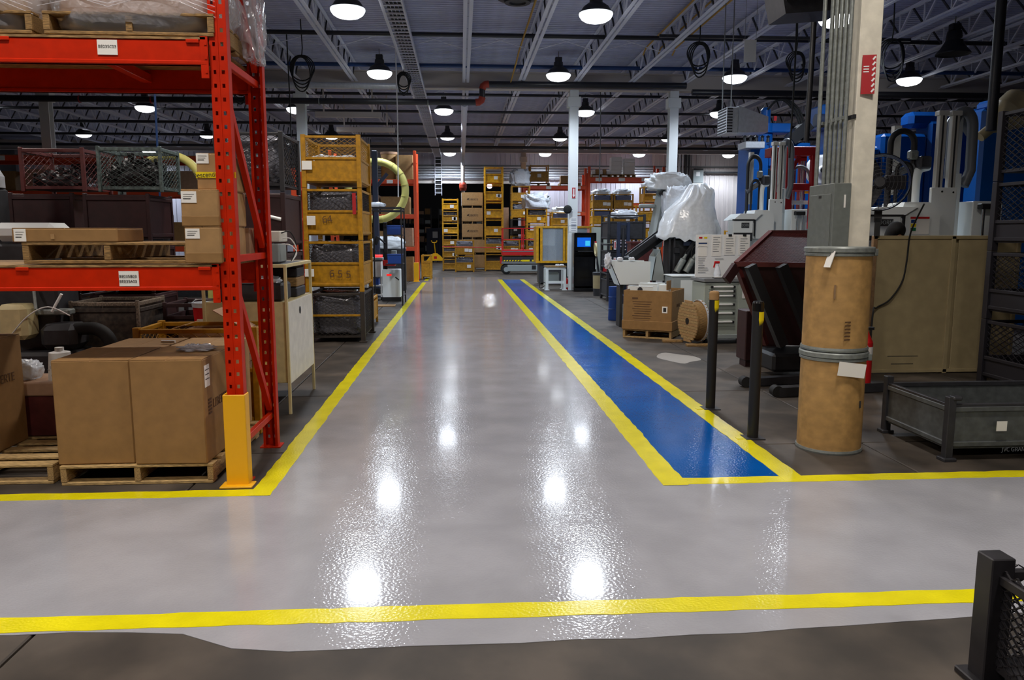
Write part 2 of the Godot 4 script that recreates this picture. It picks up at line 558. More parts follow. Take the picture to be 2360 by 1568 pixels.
	for k in cols:
		var t := thing("column", k[2], "column", V(k[0], 0, k[1]), 0, "", "structure")
		g = G.new()
		g.box(V(0, 2.735, 0.11), V(0.24, 5.47, 0.026)); g.box(V(0, 2.735, -0.11), V(0.24, 5.47, 0.026)); g.box(V(0, 2.735, 0), V(0.018, 5.47, 0.21))
		part("shaft", g, M.column_grey if k[1] > -30.0 else M.steel_tan, t)
		bx("cap_plate", V(0, 5.15, 0.0), V(0.36, 0.27, 0.31), M.column_grey if k[1] > -30.0 else M.steel_tan, t, 0.01)
	# open web joists
	for bay in [[-21.68, -6.28], [-38.42, -22.02]]:
		var L: float = bay[1] - bay[0]
		var gb := G.new(); var gt := G.new(); var gw := G.new(); var gd := G.new()
		for s in [-1, 1]:
			gb.box(V(s * 0.055, 0.025, 0), V(0.07, 0.008, L)); gb.box(V(s * 0.022, 0.055, 0), V(0.008, 0.06, L))
			gt.box(V(s * 0.042, 0.485, 0), V(0.05, 0.008, L)); gt.box(V(s * 0.021, 0.46, 0), V(0.008, 0.05, L))
		var nw := int(L / 0.82)
		for i in nw:
			var z0 := -L / 2 + L * i / nw
			gd.bar(V(0, 0.04, z0 + L / nw / 2), V(0, 0.47, z0), 0.03, 0.03)
			gw.bar(V(0, 0.04, z0 + L / nw / 2), V(0, 0.47, z0 + L / nw), 0.036, 0.036)
			gw.bar(V(0, 0.04, z0 + L / nw / 2), V(0, 0.47, z0 + L / nw / 2), 0.024, 0.024)
		var first: Node3D = null
		var far: bool = bay[0] < -30
		for k in 25:
			var x := -17.578 + 1.479 * k
			var at := V(x, 5.59, (bay[0] + bay[1]) / 2)
			var lb := "open-web steel roof joist of the %s bay" % ("far" if far else "near")
			if first == null:
				first = thing("roof_joist", lb, "joist", at, 0, "roof joists of the %s bay" % ("far" if far else "near"), "structure")
				part("bottom_chord", gb, M.steel_paint, first)
				part("top_chord", gt, M.steel_paint, first)
				part("web", gw, M.steel_paint, first)
				part("web_rods", gd, M.charcoal, first)
			else:
				dup(first, lb, at, 0, "roof joists of the %s bay" % ("far" if far else "near"))
	var bi := 0
	for z in [-9.8, -13.9, -18.0, -24.3, -27.2, -31.0, -34.9]:
		var t := thing("joist_bridging", "row of crossed bridging bars between the roof joists, %s from the front" % ["first", "second", "third", "fourth", "fifth", "sixth", "seventh"][bi], "bridging", V(0, 5.59, z), 0, "", "structure")
		bi += 1
		for k in 24:
			var x := -17.578 + 1.479 * k
			g = G.new()
			g.bar(V(x, 0.04, 0), V(x + 1.479, 0.47, 0), 0.03, 0.012); g.bar(V(x, 0.47, 0.02), V(x + 1.479, 0.04, 0.02), 0.03, 0.012)
			part("cross_brace", g, M.steel_paint, t)

func pipe_run(called: String, label: String, cat: String, pts: Array, r: float, m: Material, group := "") -> MeshInstance3D:
	var g := G.new()
	if cat in ["cord", "hose", "cable"]: g.cord(pts, r, 10)
	else: g.tube(pts, r, 10)
	var o := part(called, g, m)
	tag(o, label, cat, group)
	return o

func services() -> void:
	# pipes across the roof
	var runs := [[-17.5, 5.83, 0.047, "pipe_black", "black sprinkler pipe, nearest crossing under the roof deck"], [-20.3, 5.76, 0.05, "blue_pipe", "blue air pipe crossing before the middle girder"], [-21.5, 5.5, 0.06, "galv", ""],
		[-23.7, 5.64, 0.043, "pipe_black", "first thin black pipe past the middle girder"], [-26.1, 5.51, 0.043, "pipe_black", "second thin black pipe past the middle girder"], [-28.9, 5.49, 0.05, "pipe_black", "third thin black pipe past the middle girder"],
		[-32.3, 5.47, 0.05, "pipe_black", "fourth thin black pipe past the middle girder"], [-35.7, 5.42, 0.06, "pipe_black", "thin black pipe nearest the back wall girder"], [-39.9, 5.3, 0.1, "galv", ""]]
	for r in runs:
		if r[4] == "": continue
		pipe_run("ceiling_pipe", r[4], "pipe", [V(-21.5, r[1], r[0]), V(-1, r[1], r[0]), V(19.8, r[1], r[0])], r[2], M[r[3]])
	pipe_run("ceiling_duct", "long shiny silver duct under the middle girder on the left", "duct", [V(-20, 5.46, -21.46), V(-2.6, 5.46, -21.46), V(-1.6, 5.46, -21.46)], 0.077, M.galv)
	pipe_run("ceiling_duct", "dark flat pipe under the right half of the middle girder", "pipe", [V(6.3, 5.38, -21.42), V(19, 5.38, -21.42)], 0.085, M.pipe_black)
	var t := thing("fire_main", "thick black fire main with red elbows crossing the hall below the girder", "pipe")
	var g := G.new()
	g.tube([V(-17.85, 5.016, -21.377), V(0.468, 5.05, -21.377)], 0.081, 12)
	part("main_pipe", g, M.pipe_black, t)
	g = G.new(); g.tube([V(0.765, 5.526, -21.377), V(6.12, 5.543, -21.377)], 0.081, 12); part("upper_pipe", g, M.pipe_black, t)
	g = G.new(); g.tube([V(0.425, 5.05, -21.377), V(0.51, 5.058, -21.377), V(0.578, 5.101, -21.377), V(0.603, 5.186, -21.377)], 0.094, 12); part("elbow", g, M.valve_red, t, "red lower elbow")
	g = G.new(); g.tube([V(0.603, 5.168, -21.377), V(0.603, 5.407, -21.377)], 0.077, 12); part("riser", g, M.pipe_black, t)
	g = G.new(); g.tube([V(0.603, 5.389, -21.377), V(0.629, 5.474, -21.377), V(0.689, 5.517, -21.377), V(0.782, 5.526, -21.377)], 0.094, 12); part("elbow", g, M.valve_red, t, "dull red upper elbow")
	g = G.new(); g.tube([V(0.128, 5.016, -21.42), V(0.128, 5.016, -25.5), V(0.128, 5.016, -39.525)], 0.085, 12); part("branch_pipe", g, M.steel_paint, t)
	g = G.new(); g.tube([V(0.128, 5.083, -39.525), V(0.128, 3.808, -39.525), V(0.128, 2.959, -39.525)], 0.094, 12); part("drop_pipe", g, M.steel_tan, t)
	g = G.new(); g.lathe([Vector2(0.0, 3.7), Vector2(0.15, 3.7), Vector2(0.19, 3.84), Vector2(0.19, 4.0), Vector2(0.15, 4.1), Vector2(0, 4.1)], V(0.128, 0.0, -39.525), 14); part("valve", g, M.valve_red, t, "orange-red valve")
	for x in [-11.9, -9.8, -8.0, -6.0, -3.7, -0.85]:
		g = G.new(); g.tube([V(x, 5.025, -21.378), V(x + 0.026, 5.025, -21.378)], 0.098, 12); part("clamp", g, M.safety_red if x < -4 else M.zinc, t)
	# yellow gas pipes
	for k in 3:
		var x := 4.42 + 0.357 * k
		pipe_run("gas_pipe", "%s of three thin yellow gas pipes beneath the deck" % ["left one", "middle one", "right one"][k], "pipe", [V(x, 5.95, -6.8), V(x, 5.95, -18.9), V(x, 5.85, -19.2)], 0.019, M.pipe_yellow)
	pipe_run("gas_pipe", "yellow gas pipe running across below the joists", "pipe", [V(1.4, 5.76, -8.5), V(1.38, 5.76, -18.7), V(1.36, 5.64, -19.2), V(1.36, 5.57, -21.5), V(3.9, 5.53, -21.55)], 0.021, M.pipe_yellow)
	for k in 2:
		var z: float = [-13.4, -16.7][k]
		tag(bx("strut_channel", V(6.9, 5.68, z), V(5.44, 0.06, 0.06), M.charcoal), ["dark strut channel carrying the yellow pipes, nearer one", "dark strut channel carrying the yellow pipes, farther one"][k], "channel")
	# cable tray, a ladder with rungs
	t = thing("cable_tray", "long ladder cable tray running above the aisle to the back wall", "cable tray")
	for x in [-1.29, -0.95]: bx("side_rail", V(x, 5.47, -24.6), V(0.026, 0.095, 32.2), M.steel_paint, t)
	for k in 126: bx("rung", V(-1.12, 5.44, -8.6 - 0.255 * k), V(0.33, 0.025, 0.04), M.steel_paint, t)
	for k in 4:
		g = G.new(); g.tube([V(-1.22 + 0.068 * k, 5.478, -8.5), V(-1.21 + 0.068 * k, 5.478, -24), V(-1.22 + 0.068 * k, 5.478, -40.4)], 0.025, 6); part("cable", g, M.rubber, t)
	for x in [-1.29, -0.95]: bx("side_rail", V(x, 4.49, -40.55), V(0.026, 1.95, 0.085), M.steel_paint, t)
	for k in 9: bx("rung", V(-1.12, 3.64 + 0.21 * k, -40.55), V(0.33, 0.03, 0.03), M.steel_paint, t)
	g = G.new(); g.box(V(-1.12, 4.49, -40.62), V(0.26, 1.87, 0.03)); part("cable_bundle", g, M.rubber, t)
	for k in 2: tag(bx("monorail_beam", V([-3.25, -3.1][k], [5.02, 4.98][k], [-23.6, -26.6][k]), V(1.9, 0.16, 0.12), M.steel_tan, null, 0.01), "short tan channel beam under the roof over the yellow stack, %s one" % ["nearer", "farther"][k], "beam")
	for k in 2:
		for x in [-0.7, 0.7]: tag(bx("beam_hanger", V([-3.25, -3.1][k] + x, 5.58, [-23.6, -26.6][k]), V(0.04, 1.0, 0.04), M.steel_tan), "%s hanger rod of the %s tan channel beam" % ["left" if x < 0 else "right", ["nearer", "farther"][k]], "hanger")
	# coils of cable hanging from the joists
	var coils := [[-3.36, 5.1, -17.51, 0.26, "coil of black cable hanging left of the second lamp row"], [4.76, 5.13, -15.81, 0.23, "coil of black cable hung over the right side of the aisle"], [8.16, 4.96, -14.79, 0.27, "coil of black cable hanging right of the near column"], [-1.32, 5.21, -19.21, 0.17, "small coil of black cable beside the cable tray"], [7.22, 5.25, -16.91, 0.21, "bundle of black cables hanging over the blue press"], [-5.35, 5.13, -20.06, 0.19, "bundle of black cables hanging above the wrapped pallet"]]
	for k in coils:
		t = thing("cable_coil", k[4], "cable coil", V(k[0], k[1], k[2]))
		for q in 4:
			g = G.new()
			var pts := []
			for a in 25: pts.append(V(sin(TAU * a / 24) * k[3] * (1.0 - 0.1 * q), cos(TAU * a / 24) * k[3] * (1.0 + 0.12 * q) - 0.05 * q, 0.03 * q + 0.02 * sin(a * 0.9)))
			g.tube(pts, 0.014, 6); part("loop", g, M.rubber, t)
		g = G.new(); g.tube([V(0, k[3] - 0.02, 0), V(0.02, k[3] + 0.15, 0), V(0, 6.11 - k[1], 0)], 0.012, 6); part("tie", g, M.rubber, t)
	# hanging cords
	for k in [[-3.91, -18.7, 2.96, "thin dark cord hanging left of the blue post", "rubber"], [-1.49, -19.04, 2.45, "thin pale cord hanging beside the cable tray", "white"], [-7.99, -12.75, 1.94, "thin blue air hose hanging behind the rack", "blue_pipe"], [-4.25, -11.47, 2.11, "blue cord hanging by the silver extractor duct", "blue_pipe"], [4.21, -23.8, 3.13, "blue-grey air line hanging right of the pale column", "hose_grey"], [5.27, -12.41, 2.79, "thin dark cord hanging in front of the ventilation fan unit", "rubber"], [4.55, -10.2, 2.79, "thick black drop cable hanging over the red press frame", "black"]]:
		pipe_run("hanging_cable", k[3], "cable", [V(k[0], 6.11, k[1]), V(k[0] + 0.02, 4.3, k[1]), V(k[0], k[2], k[1])], 0.035 if k[4] == "black" else 0.014, M[k[4]])
	# black hoist pipe at far right
	pipe_run("drop_pipe", "dark vertical drop pipe above the right-hand machine", "pipe", [V(7.35, 6.1, -10.6), V(7.35, 3.0, -10.6)], 0.07, M.pipe_black)
	# roof vent and horn-shaped unlit lamp
	g = G.new(); g.lathe([Vector2(0, 0), Vector2(0.14, 0), Vector2(0.16, -0.03), Vector2(0.24, -0.03), Vector2(0.26, 0.02), Vector2(0.38, 0.05), Vector2(0.38, 0.08), Vector2(0.2, 0.1), Vector2(0.2, 0.3)], V(0, 0, 0), 28)
	t = thing("roof_vent", "round black vent under the deck at the top centre", "vent", V(1.09, 5.86, -15.1))
	part("vent_body", g, M.black, t)
	t = thing("unit_heater", "grey slotted heater hanging at the top beside the conduits", "heater", V(3.9, 4.06, -9.0))
	g = G.new(); g.prism([Vector2(-0.32, 0.55), Vector2(-0.2, 0.0), Vector2(0.5, 0.06), Vector2(0.6, 0.55)], -0.5, 0.0); part("casing", g, M.charcoal, t)
	for k in 9: 
		g = G.new(); g.box(V(-0.2 + 0.075 * k, 0.2 + 0.006 * k, 0.006), V(0.035, 0.12, 0.012), 0.0, Basis(Vector3.BACK, 0.3)); part("slot", g, M.black, t)
	g = G.new(); g.tube([V(0, 0.5, -0.2), V(0, 2.05, -0.2)], 0.02, 6); part("hanger", g, M.grey, t)
	# hanging sign card
	t = thing("hanging_card", "small white card hanging under the roof on thin wires", "sign", V(5.14, 4.79, -14.0))
	bx("card", V(0, 0, 0), V(0.22, 0.38, 0.006), M.white, t)
	for s in [-0.1, 0.1]:
		g = G.new(); g.tube([V(s, 0.19, 0), V(s, 1.32, 0)], 0.004, 5); part("wire", g, M.grey, t)

func lamps() -> void:
	var t: Node3D = null
	var rows := {"-14.55": [-1.96, 2.47, 6.93], "-20.0": [-1.96, 2.47, 6.97, 11.56], "-25.85": [-14.7, -9.86, -5.19, -0.51, 4.08, 8.54], "-32.65": [-14.9, -10.1, -5.19, -0.51, 4.12, 8.67], "-39.2": [-14.9, -0.51, 4.21, 8.93, 13.5], "-9.0": [-6.5, -1.96, 2.47], "-3.6": [-6.5, -1.96, 2.47], "2.0": [-6.5, -1.96, 2.47]}
	var side := {"-14.9": "far left", "-14.7": "far left", "-9.86": "left of the rack post", "-10.1": "left of the rack post", "-5.19": "left of the cable tray", "-0.51": "beside the cable tray", "4.08": "by the pale column", "4.12": "by the pale column", "4.21": "by the pale column", "8.54": "over the ventilation unit", "8.67": "behind the grey column", "8.93": "right of the pale column", "13.5": "at the pale wall", "-1.96": "left of the aisle", "2.47": "right of the aisle", "6.93": "by the conduits", "6.97": "over the blue press", "11.56": "right of the near column", "-6.5": "over the pallet rack"}
	var nth := {"-14.55": "first visible row", "-20.0": "second visible row", "-25.85": "third visible row", "-32.65": "fourth visible row", "-39.2": "row at the back wall", "-9.0": "row above the frame", "-3.6": "row over the camera", "2.0": "row behind the camera"}
	for z in rows:
		for x in rows[z]:
			var at := V(x, 5.42, float(z))
			var lb := "lit high-bay lamp %s, %s" % [side[str(x)], nth[z]]
			if t == null:
				t = thing("high_bay_lamp", lb, "lamp", at, 0, "lit high-bay lamps")
				t.scale = Vector3.ONE * 0.85
				var g := G.new()
				g.lathe([Vector2(0.0, -0.07), Vector2(0.14, -0.062), Vector2(0.24, -0.035), Vector2(0.31, 0.01), Vector2(0.345, 0.06), Vector2(0.36, 0.1), Vector2(0.33, 0.115), Vector2(0, 0.115)], Vector3.ZERO, 28)
				part("lamp_lens", g, M.lens_glow, t)
				g = G.new()
				g.lathe([Vector2(0.3, 0.118), Vector2(0.37, 0.12), Vector2(0.37, 0.135), Vector2(0.33, 0.16), Vector2(0.27, 0.25), Vector2(0.19, 0.31), Vector2(0.14, 0.34), Vector2(0.13, 0.47), Vector2(0.0, 0.48)], Vector3.ZERO, 28)
				part("reflector_housing", g, M.charcoal, t)
				bx("ballast", V(0, 0.54, 0), V(0.2, 0.14, 0.16), M.charcoal, t, 0.015)
				g = G.new(); g.tube([V(0, 0.6, 0), V(0, 0.7, 0), V(0, 0.775, 0)], 0.012, 6); part("hook", g, M.grey, t)
				var l := SpotLight3D.new()
				l.name = "lamp_light"
				l.rotation.x = -PI / 2
				l.position = V(0, -0.09, 0)
				l.spot_angle = 80
				l.spot_angle_attenuation = 0.6
				l.spot_range = 60
				l.spot_attenuation = 2
				l.light_size = 0.28
				l.light_energy = LAMP
				l.light_color = Color(0.9, 0.945, 1.0)
				l.shadow_enabled = true
				t.add_child(l)
			else:
				var d := dup(t, lb, at, 0, "lit high-bay lamps")
				if float(z) < -22.0: d.get_node("lamp_light").light_energy = LAMP * 1.25
				if float(z) > -10.0:   # older, dimmer and warmer lamps at the near end
					d.get_node("lamp_light").light_color = Color(1.0, 0.96, 0.92)
					d.get_node("lamp_light").light_energy = LAMP * 0.85
	t = thing("unlit_lamp", "dark unlit bell-shaped high-bay lamp right of the near column", "lamp", V(10.4, 5.3, -16.4))
	var g := G.new()
	g.lathe([Vector2(0.0, 0.1), Vector2(0.3, 0.06), Vector2(0.34, 0.03), Vector2(0.34, 0.05), Vector2(0.25, 0.16), Vector2(0.17, 0.3), Vector2(0.14, 0.5), Vector2(0.0, 0.52)], Vector3.ZERO, 28)
	part("reflector_housing", g, M.black, t)
	bx("ballast", V(0, 0.58, 0), V(0.2, 0.14, 0.16), M.black, t, 0.015)
	g = G.new(); g.tube([V(0, 0.64, 0), V(0, 0.8, 0)], 0.012, 6); part("hook", g, M.grey, t)

# ---------------------------------------------------------------- shared builders
func pallet(label: String, at: Vector3, w: float, d: float, group := "", turn := 0.0, front := true, m := "wood") -> Node3D:   # stringers along z, boards across
	var t := thing("pallet", label, "pallet", at, turn, group)
	var mz: Material = M.wood_z if m == "wood" else M.wood_dark
	for s in [-1, 0, 1]: bx("stringer", V(s * (w / 2 - 0.02), 0.067, 0), V(0.038, 0.09, d - 0.01), mz, t, 0.003)
	var nb := 7
	for k in nb: bx("deck_board", V(0.003 * sin(k * 7.0), 0.121, d / 2 - 0.05 - (d - 0.1) * k / (nb - 1)), V(w, 0.017, 0.095), M[m], t, 0.003)
	for k in 3: bx("bottom_board", V(0, 0.011, (d / 2 - 0.05) * (1 - k)), V(w * 0.99, 0.02, 0.09), M[m], t, 0.003)
	return t

func carton(label: String, at: Vector3, s: Vector3, o := {}) -> Node3D:   # closed box with flap seams and tape; at is its base centre
	var t := thing("carton", label, "box", at, o.get("turn", 0.0), o.get("group", ""))
	var m: Material = M[o.get("mat", "carton")]
	var g := G.new()
	g.box(V(0, s.y / 2, 0), s - V(0, 0.002, 0), 0.007)
	part("box_body", g, m, t)
	g = G.new()
	for sx in [-1, 1]: g.box(V(sx * s.x / 4, s.y - 0.001, 0), V(s.x / 2 - 0.004, 0.006, s.z - 0.004), 0.002)
	part("top_flap", g, m, t)
	if o.has("seam"): bx("lower_band", V(0, s.y * 0.16, 0), V(s.x + 0.003, s.y * 0.3, s.z + 0.003), M.carton, t, 0.006)
	if o.has("tape"): bx("tape", V(0, s.y + 0.003, 0), V(0.05, 0.002, s.z), M.carton_seam, t)
	for k in o.get("labels", []):
		bx("paper_label", V(k[0] * s.x, s.y * 0.5 + k[1] * s.y, s.z / 2 + 0.002), V(k[2], k[3], 0.002), M.paper, t)
		for q in 3: bx("print_line", V(k[0] * s.x - k[2] * 0.06 * q, s.y * 0.5 + k[1] * s.y + k[3] * (0.25 - 0.2 * q), s.z / 2 + 0.0035), V(k[2] * (0.7 - 0.1 * q), k[3] * (0.03 if q < 2 else 0.07), 0.001), M.ink, t)
	return t

# steel container: posts, rails, solid lower panels, expanded metal above, feet
func crate(label: String, at: Vector3, s: Vector3, o := {}) -> Node3D:
	var t := thing(o.get("called", "steel_container"), label, "container", at, o.get("turn", 0.0), o.get("group", ""))
	var m: Material = M[o.get("mat", "crate_yellow")]
	var pm: Material = M[o.get("panel", o.get("mat", "crate_yellow"))]
	var pw: float = o.get("post", 0.05)
	var ph: float = o.get("ph", 0.46) * s.y         # height of the solid panel
	var y0: float = o.get("foot", 0.1)
	var hx := s.x / 2
	var hz := s.z / 2
	for sx in [-1, 1]:
		for sz in [-1, 1]:
			var g := G.new()
			g.box(V(sx * (hx - pw / 2), s.y / 2, sz * (hz - pw / 2)), V(pw, s.y, pw), 0.004)
			if o.get("pads", false): g.box(V(sx * (hx - pw / 2), 0.012, sz * (hz - pw / 2)), V(pw * 1.7, 0.024, pw * 1.7), 0.004)
			part("post", g, m, t)
	bx("tray", V(0, y0, 0), V(s.x - pw, 0.03, s.z - pw), pm, t)
	for k in [["front_panel", 0, 1], ["rear_panel", 0, -1], ["side_panel", -1, 0], ["side_panel", 1, 0]]:
		if o.get("no_front", false) and k[0] == "front_panel": continue
		var along := V(1, 0, 0) if k[1] == 0 else V(0, 0, 1)
		var w: float = (s.x if k[1] == 0 else s.z) - pw * 1.6
		var cc := V(k[1] * (hx - pw / 2), 0, k[2] * (hz - pw / 2))
		var g := G.new()
		if ph > 0:
			g.box(cc + V(0, y0 + ph / 2, 0), along * w + (V(0, ph, 0)) + (V(0.012, 0, 0) if k[1] else V(0, 0, 0.012)))
			for yy in [y0 + 0.02, y0 + ph - 0.015]:
				g.box(cc + V(k[1], 0, k[2]) * 0.008 + V(0, yy, 0), along * w + V(0, 0.035, 0) + (V(0.025, 0, 0) if k[1] else V(0, 0, 0.025)), 0.004)
			part(k[0], g, pm, t)
		if o.get("top_rail", true) and not (k[0] == "front_panel" and o.get("low_front", false)):
			bx("top_rail", cc + V(0, s.y - o.get("rail_drop", 0.03), 0), along * w + V(0, 0.035, 0) + (V(0.03, 0, 0) if k[1] else V(0, 0, 0.03)), m, t, 0.004)
		var mp: float = o.get("mesh", 0.0)
		if mp > 0 and not (k[0] == "rear_panel" and o.get("no_rear_mesh", false)):
			g = G.new()
			g.lattice(cc - along * w / 2 + V(0, y0 + ph, 0), along, Vector3.UP, w, s.y - y0 - ph - 0.04, mp, o.get("wire", 0.006))
			part("mesh_panel", g, M[o.get("mesh_mat", o.get("mat", "crate_yellow"))], t)
	for k in o.get("papers", []):
		bx("paper_label", V(k[0] * s.x, k[1] * s.y, hz + 0.016), V(k[2], k[3], 0.003), M.paper, t)
	return t

func heap(called: String, label: String, cat: String, at: Vector3, r: Vector3, m: Material, sd: int, cut := -0.3, kind := "", e := 0.7, amp := 0.18, freq := 2.2) -> MeshInstance3D:   # a bag or a pile resting at its flat bottom
	var g := G.new()
	g.blob(V(0, -cut * r.y, 0), r, sd, amp, e, cut, freq)
	var o := part(called, g, m)
	o.position = at
	tag(o, label, cat, "", kind)
	return o

func scrap_pile(label: String, at: Vector3, w: float, d: float, h: float, sd: int, n := 140) -> void:   # loose metal parts
	var rng := RandomNumberGenerator.new()
	rng.seed = sd
	var g := G.new()
	for i in n:
		var x := rng.randf_range(-0.5, 0.5)
		var z := rng.randf_range(-0.5, 0.5)
		var top := h * (1.0 - 1.6 * (x * x + z * z)) 
		var b := Basis.from_euler(V(rng.randf() * 3, rng.randf() * 6, rng.randf() * 3))
		g.box(V(x * w * 0.9, max(0.02, top * rng.randf_range(0.6, 1.0)), z * d * 0.9), V(0.03, 0.02, rng.randf_range(0.08, 0.16)), 0.004, b)
	g.blob(V(0, 0.0, 0), V(w * 0.46, h * 0.85, d * 0.46), sd, 0.15, 0.6, 0.0)
	var o := part("scrap_pile", g, M.scrap)
	o.position = at
	tag(o, label, "scrap metal", "", "stuff")

# ---------------------------------------------------------------- the orange rack on the left
func upright(t: Node3D, z: float, face_dir: float, m: Material) -> void:
	# C-section: pierced face, two flanges
	var g := G.new()
	var H := 3.7
	var w := 0.1
	var px := [-0.05, -0.034, -0.018, 0.014, 0.032, 0.05]
	for q in [[px[0], px[1]], [px[2], px[3]], [px[4], px[5]]]: g.box(V((q[0] + q[1]) / 2, H / 2, z), V(q[1] - q[0], H, 0.004))
	var y := 0.0
	while y < H:
		for q in [[px[1], px[2]], [px[3], px[4]]]: g.box(V((q[0] + q[1]) / 2, y + 0.028, z), V(q[1] - q[0], 0.056, 0.004))
		y += 0.08
	g.box(V(-0.002, H / 2, z + 0.003), V(0.006, H, 0.006))
	for s in [-1, 1]: g.box(V(s * 0.05, H / 2, z - 0.035 * face_dir), V(0.004, H, 0.072), 0.0)
	for s in [-1, 1]: g.box(V(s * 0.043, H / 2, z - 0.07 * face_dir), V(0.018, H, 0.004))
	part("upright", g, m, t)
	bx("base_plate", V(0, 0.004, z - 0.03 * face_dir), V(0.15, 0.008, 0.13), m, t)

func rack() -> void:
	var m: Material = M.rack_orange
	var t := thing("pallet_rack", "tall orange pallet rack with two shelf levels at left front", "pallet rack", V(-1.435, 0, -4.93))
	for fx in [0.0, -2.75]:
		var fr := Node3D.new()
		fr.name = "end_frame"
		t.add_child(fr, true)
		fr.position.x = fx
		upright(fr, 0.0, 1.0, m)
		upright(fr, -0.9, -1.0, m)
		for y in [0.24, 1.43, 2.63]: bx("frame_strut", V(0, y, -0.45), V(0.035, 0.045, 0.82), m, fr, 0.003)
		for k in [[1.33, 0.3], [2.5, 1.5], [3.65, 2.72]]:
			var g := G.new(); g.bar(V(0, k[0], -0.06), V(0, k[1], -0.84), 0.035, 0.05); part("diagonal_brace", g, m, fr)
	for y in [1.313, 2.655]:
		for z in [0.0, -0.9]:
			var g := G.new()
			var hh := 0.145 if z == 0.0 else 0.17
			g.box(V(-1.375, y, z), V(2.63, hh, 0.05), 0.008)
			g.box(V(-1.375, y - hh / 2 + 0.012, z + 0.003), V(2.63, 0.024, 0.056), 0.004)
			var b := part("beam", g, m, t)
			for x in [-0.085, -2.665]:
				g = G.new(); g.box(V(x + (0.01 if x > -1 else -0.01), y - 0.03, z + (0.026 if z == 0.0 else -0.026)), V(0.045, 0.24, 0.008), 0.002)
				for q in 3: g.box(V(x + (0.02 if x > -1 else -0.02), y + 0.05 - 0.08 * q, z + (0.031 if z == 0.0 else -0.031)), V(0.014, 0.02, 0.006))
				part("beam_connector", g, m, b)
			if z == 0.0:
				for x in [-0.14, -1.22]: bx("clip", V(x, y + 0.062, 0.03), V(0.075, 0.022, 0.012), m, b, 0.003)
		for x in [-0.75, -2.0]: bx("shelf_support", V(x, y + 0.01, -0.45), V(0.06, 0.06, 0.84), m, t, 0.004)
		bx("shelf_board", V(-1.375, y + 0.079, -0.45), V(2.62, 0.014, 0.96), M.plywood, t)
	var lb := bx("shelf_label", V(-0.63, 2.675, 0.029), V(0.115, 0.085, 0.002), M.paper, t, 0.0, "white shelf label reading BE035C03")
	text("BE035C03", 0.0175, V(0, 0.004, 0.0015) + V(-0.63, 2.675, 0.029), Vector3.ZERO, M.ink, t)
	bx("shelf_label", V(-0.595, 1.315, 0.029), V(0.118, 0.092, 0.002), M.paper, t, 0.0, "white shelf label with two lines of code")
	text("BE035B03", 0.0175, V(-0.6, 1.328, 0.031), Vector3.ZERO, M.ink, t)
	text("BE035A03", 0.0175, V(-0.6, 1.298, 0.031), Vector3.ZERO, M.ink, t)
	# yellow post guard
	var gd := thing("post_guard", "yellow steel guard bolted before the rack post", "guard", V(-1.425, 0, -4.9))
	var g := G.new()
	g.box(V(0, 0.3, 0.045), V(0.135, 0.58, 0.01), 0.003); g.box(V(-0.064, 0.3, 0.0), V(0.01, 0.58, 0.09), 0.003); g.box(V(0.064, 0.3, 0.0), V(0.01, 0.58, 0.09), 0.003)
	part("guard_plate", g, M.guard_yellow, gd)
	bx("floor_plate", V(0, 0.006, 0.04), V(0.2, 0.012, 0.12), M.guard_yellow, gd, 0.003)

	# goods on the ground level
	pallet("pale wooden pallet under two large brown cartons", V(-2.07, 0, -5.5), 0.95, 1.16)
	pallet("wooden pallet with open boards at the left edge of the rack", V(-3.1, 0, -5.55), 0.98, 1.16)
	carton("large plain brown carton, left one of the two on the front pallet", V(-2.33, 0.131, -5.24), V(0.47, 0.67, 0.58), {"turn": 0.02})
	var cr := carton("large brown carton with white label on its right side, next to the yellow guard", V(-1.845, 0.131, -5.22), V(0.45, 0.675, 0.6), {"turn": -0.02})
	bx("paper_label", V(0.227, 0.56, 0.23), V(0.002, 0.14, 0.09), M.paper, cr)
	for q in 3: bx("print_line", V(0.229, 0.6 - 0.03 * q, 0.23), V(0.001, 0.005, 0.07), M.ink, cr)
	text("LIBERTE", 0.06, V(0.2275, 0.36, 0.0), V(0, PI / 2, 0), M.ink_brown, cr, "lettering", true, true)
	for q in 5: bx("logo_bar", V(0.2275, 0.4 - 0.022 * q, 0.2), V(0.002, 0.012, 0.06), M.ink_brown, cr)
	carton("brown carton behind the left large carton", V(-2.32, 0.131, -5.82), V(0.45, 0.66, 0.5), {})
	carton("brown carton behind the labelled large carton", V(-1.86, 0.131, -5.82), V(0.43, 0.66, 0.5), {"mat": "carton_light"})
	var cl := carton("dark brown carton cut by the left edge, lettered on its side", V(-3.33, 0.131, -5.35), V(0.46, 0.76, 0.55), {})
	text("LIBERTE", 0.06, V(0.2325, 0.48, -0.02), V(0, PI / 2, 0), M.ink_brown, cl, "lettering", true, true)
	# brown lidded box further back on that pallet
	var bb := thing("lidded_box", "reddish brown box with a paler folded lid behind the left pallet", "box", V(-3.02, 0.131, -5.86))
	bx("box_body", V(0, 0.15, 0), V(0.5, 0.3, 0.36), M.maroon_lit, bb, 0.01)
	bx("lid", V(0, 0.35, 0), V(0.53, 0.1, 0.39), M.carton_pale, bb, 0.01)
	# thread cone and foil bags behind it
	var tc := thing("twine_cone", "white cone of twine wrapped in film on the brown box", "twine", V(-2.93, 0.531, -5.8))
	g = G.new(); g.lathe([Vector2(0, 0), Vector2(0.085, 0), Vector2(0.07, 0.2), Vector2(0.03, 0.21), Vector2(0.03, 0.235), Vector2(0, 0.235)], Vector3.ZERO, 24); part("cone", g, M.white, tc)
	g = G.new(); g.blob(V(0.03, 0.06, 0), V(0.1, 0.09, 0.09), 5, 0.2, 0.9, -0.6); part("film_wrap", g, M.film, tc)
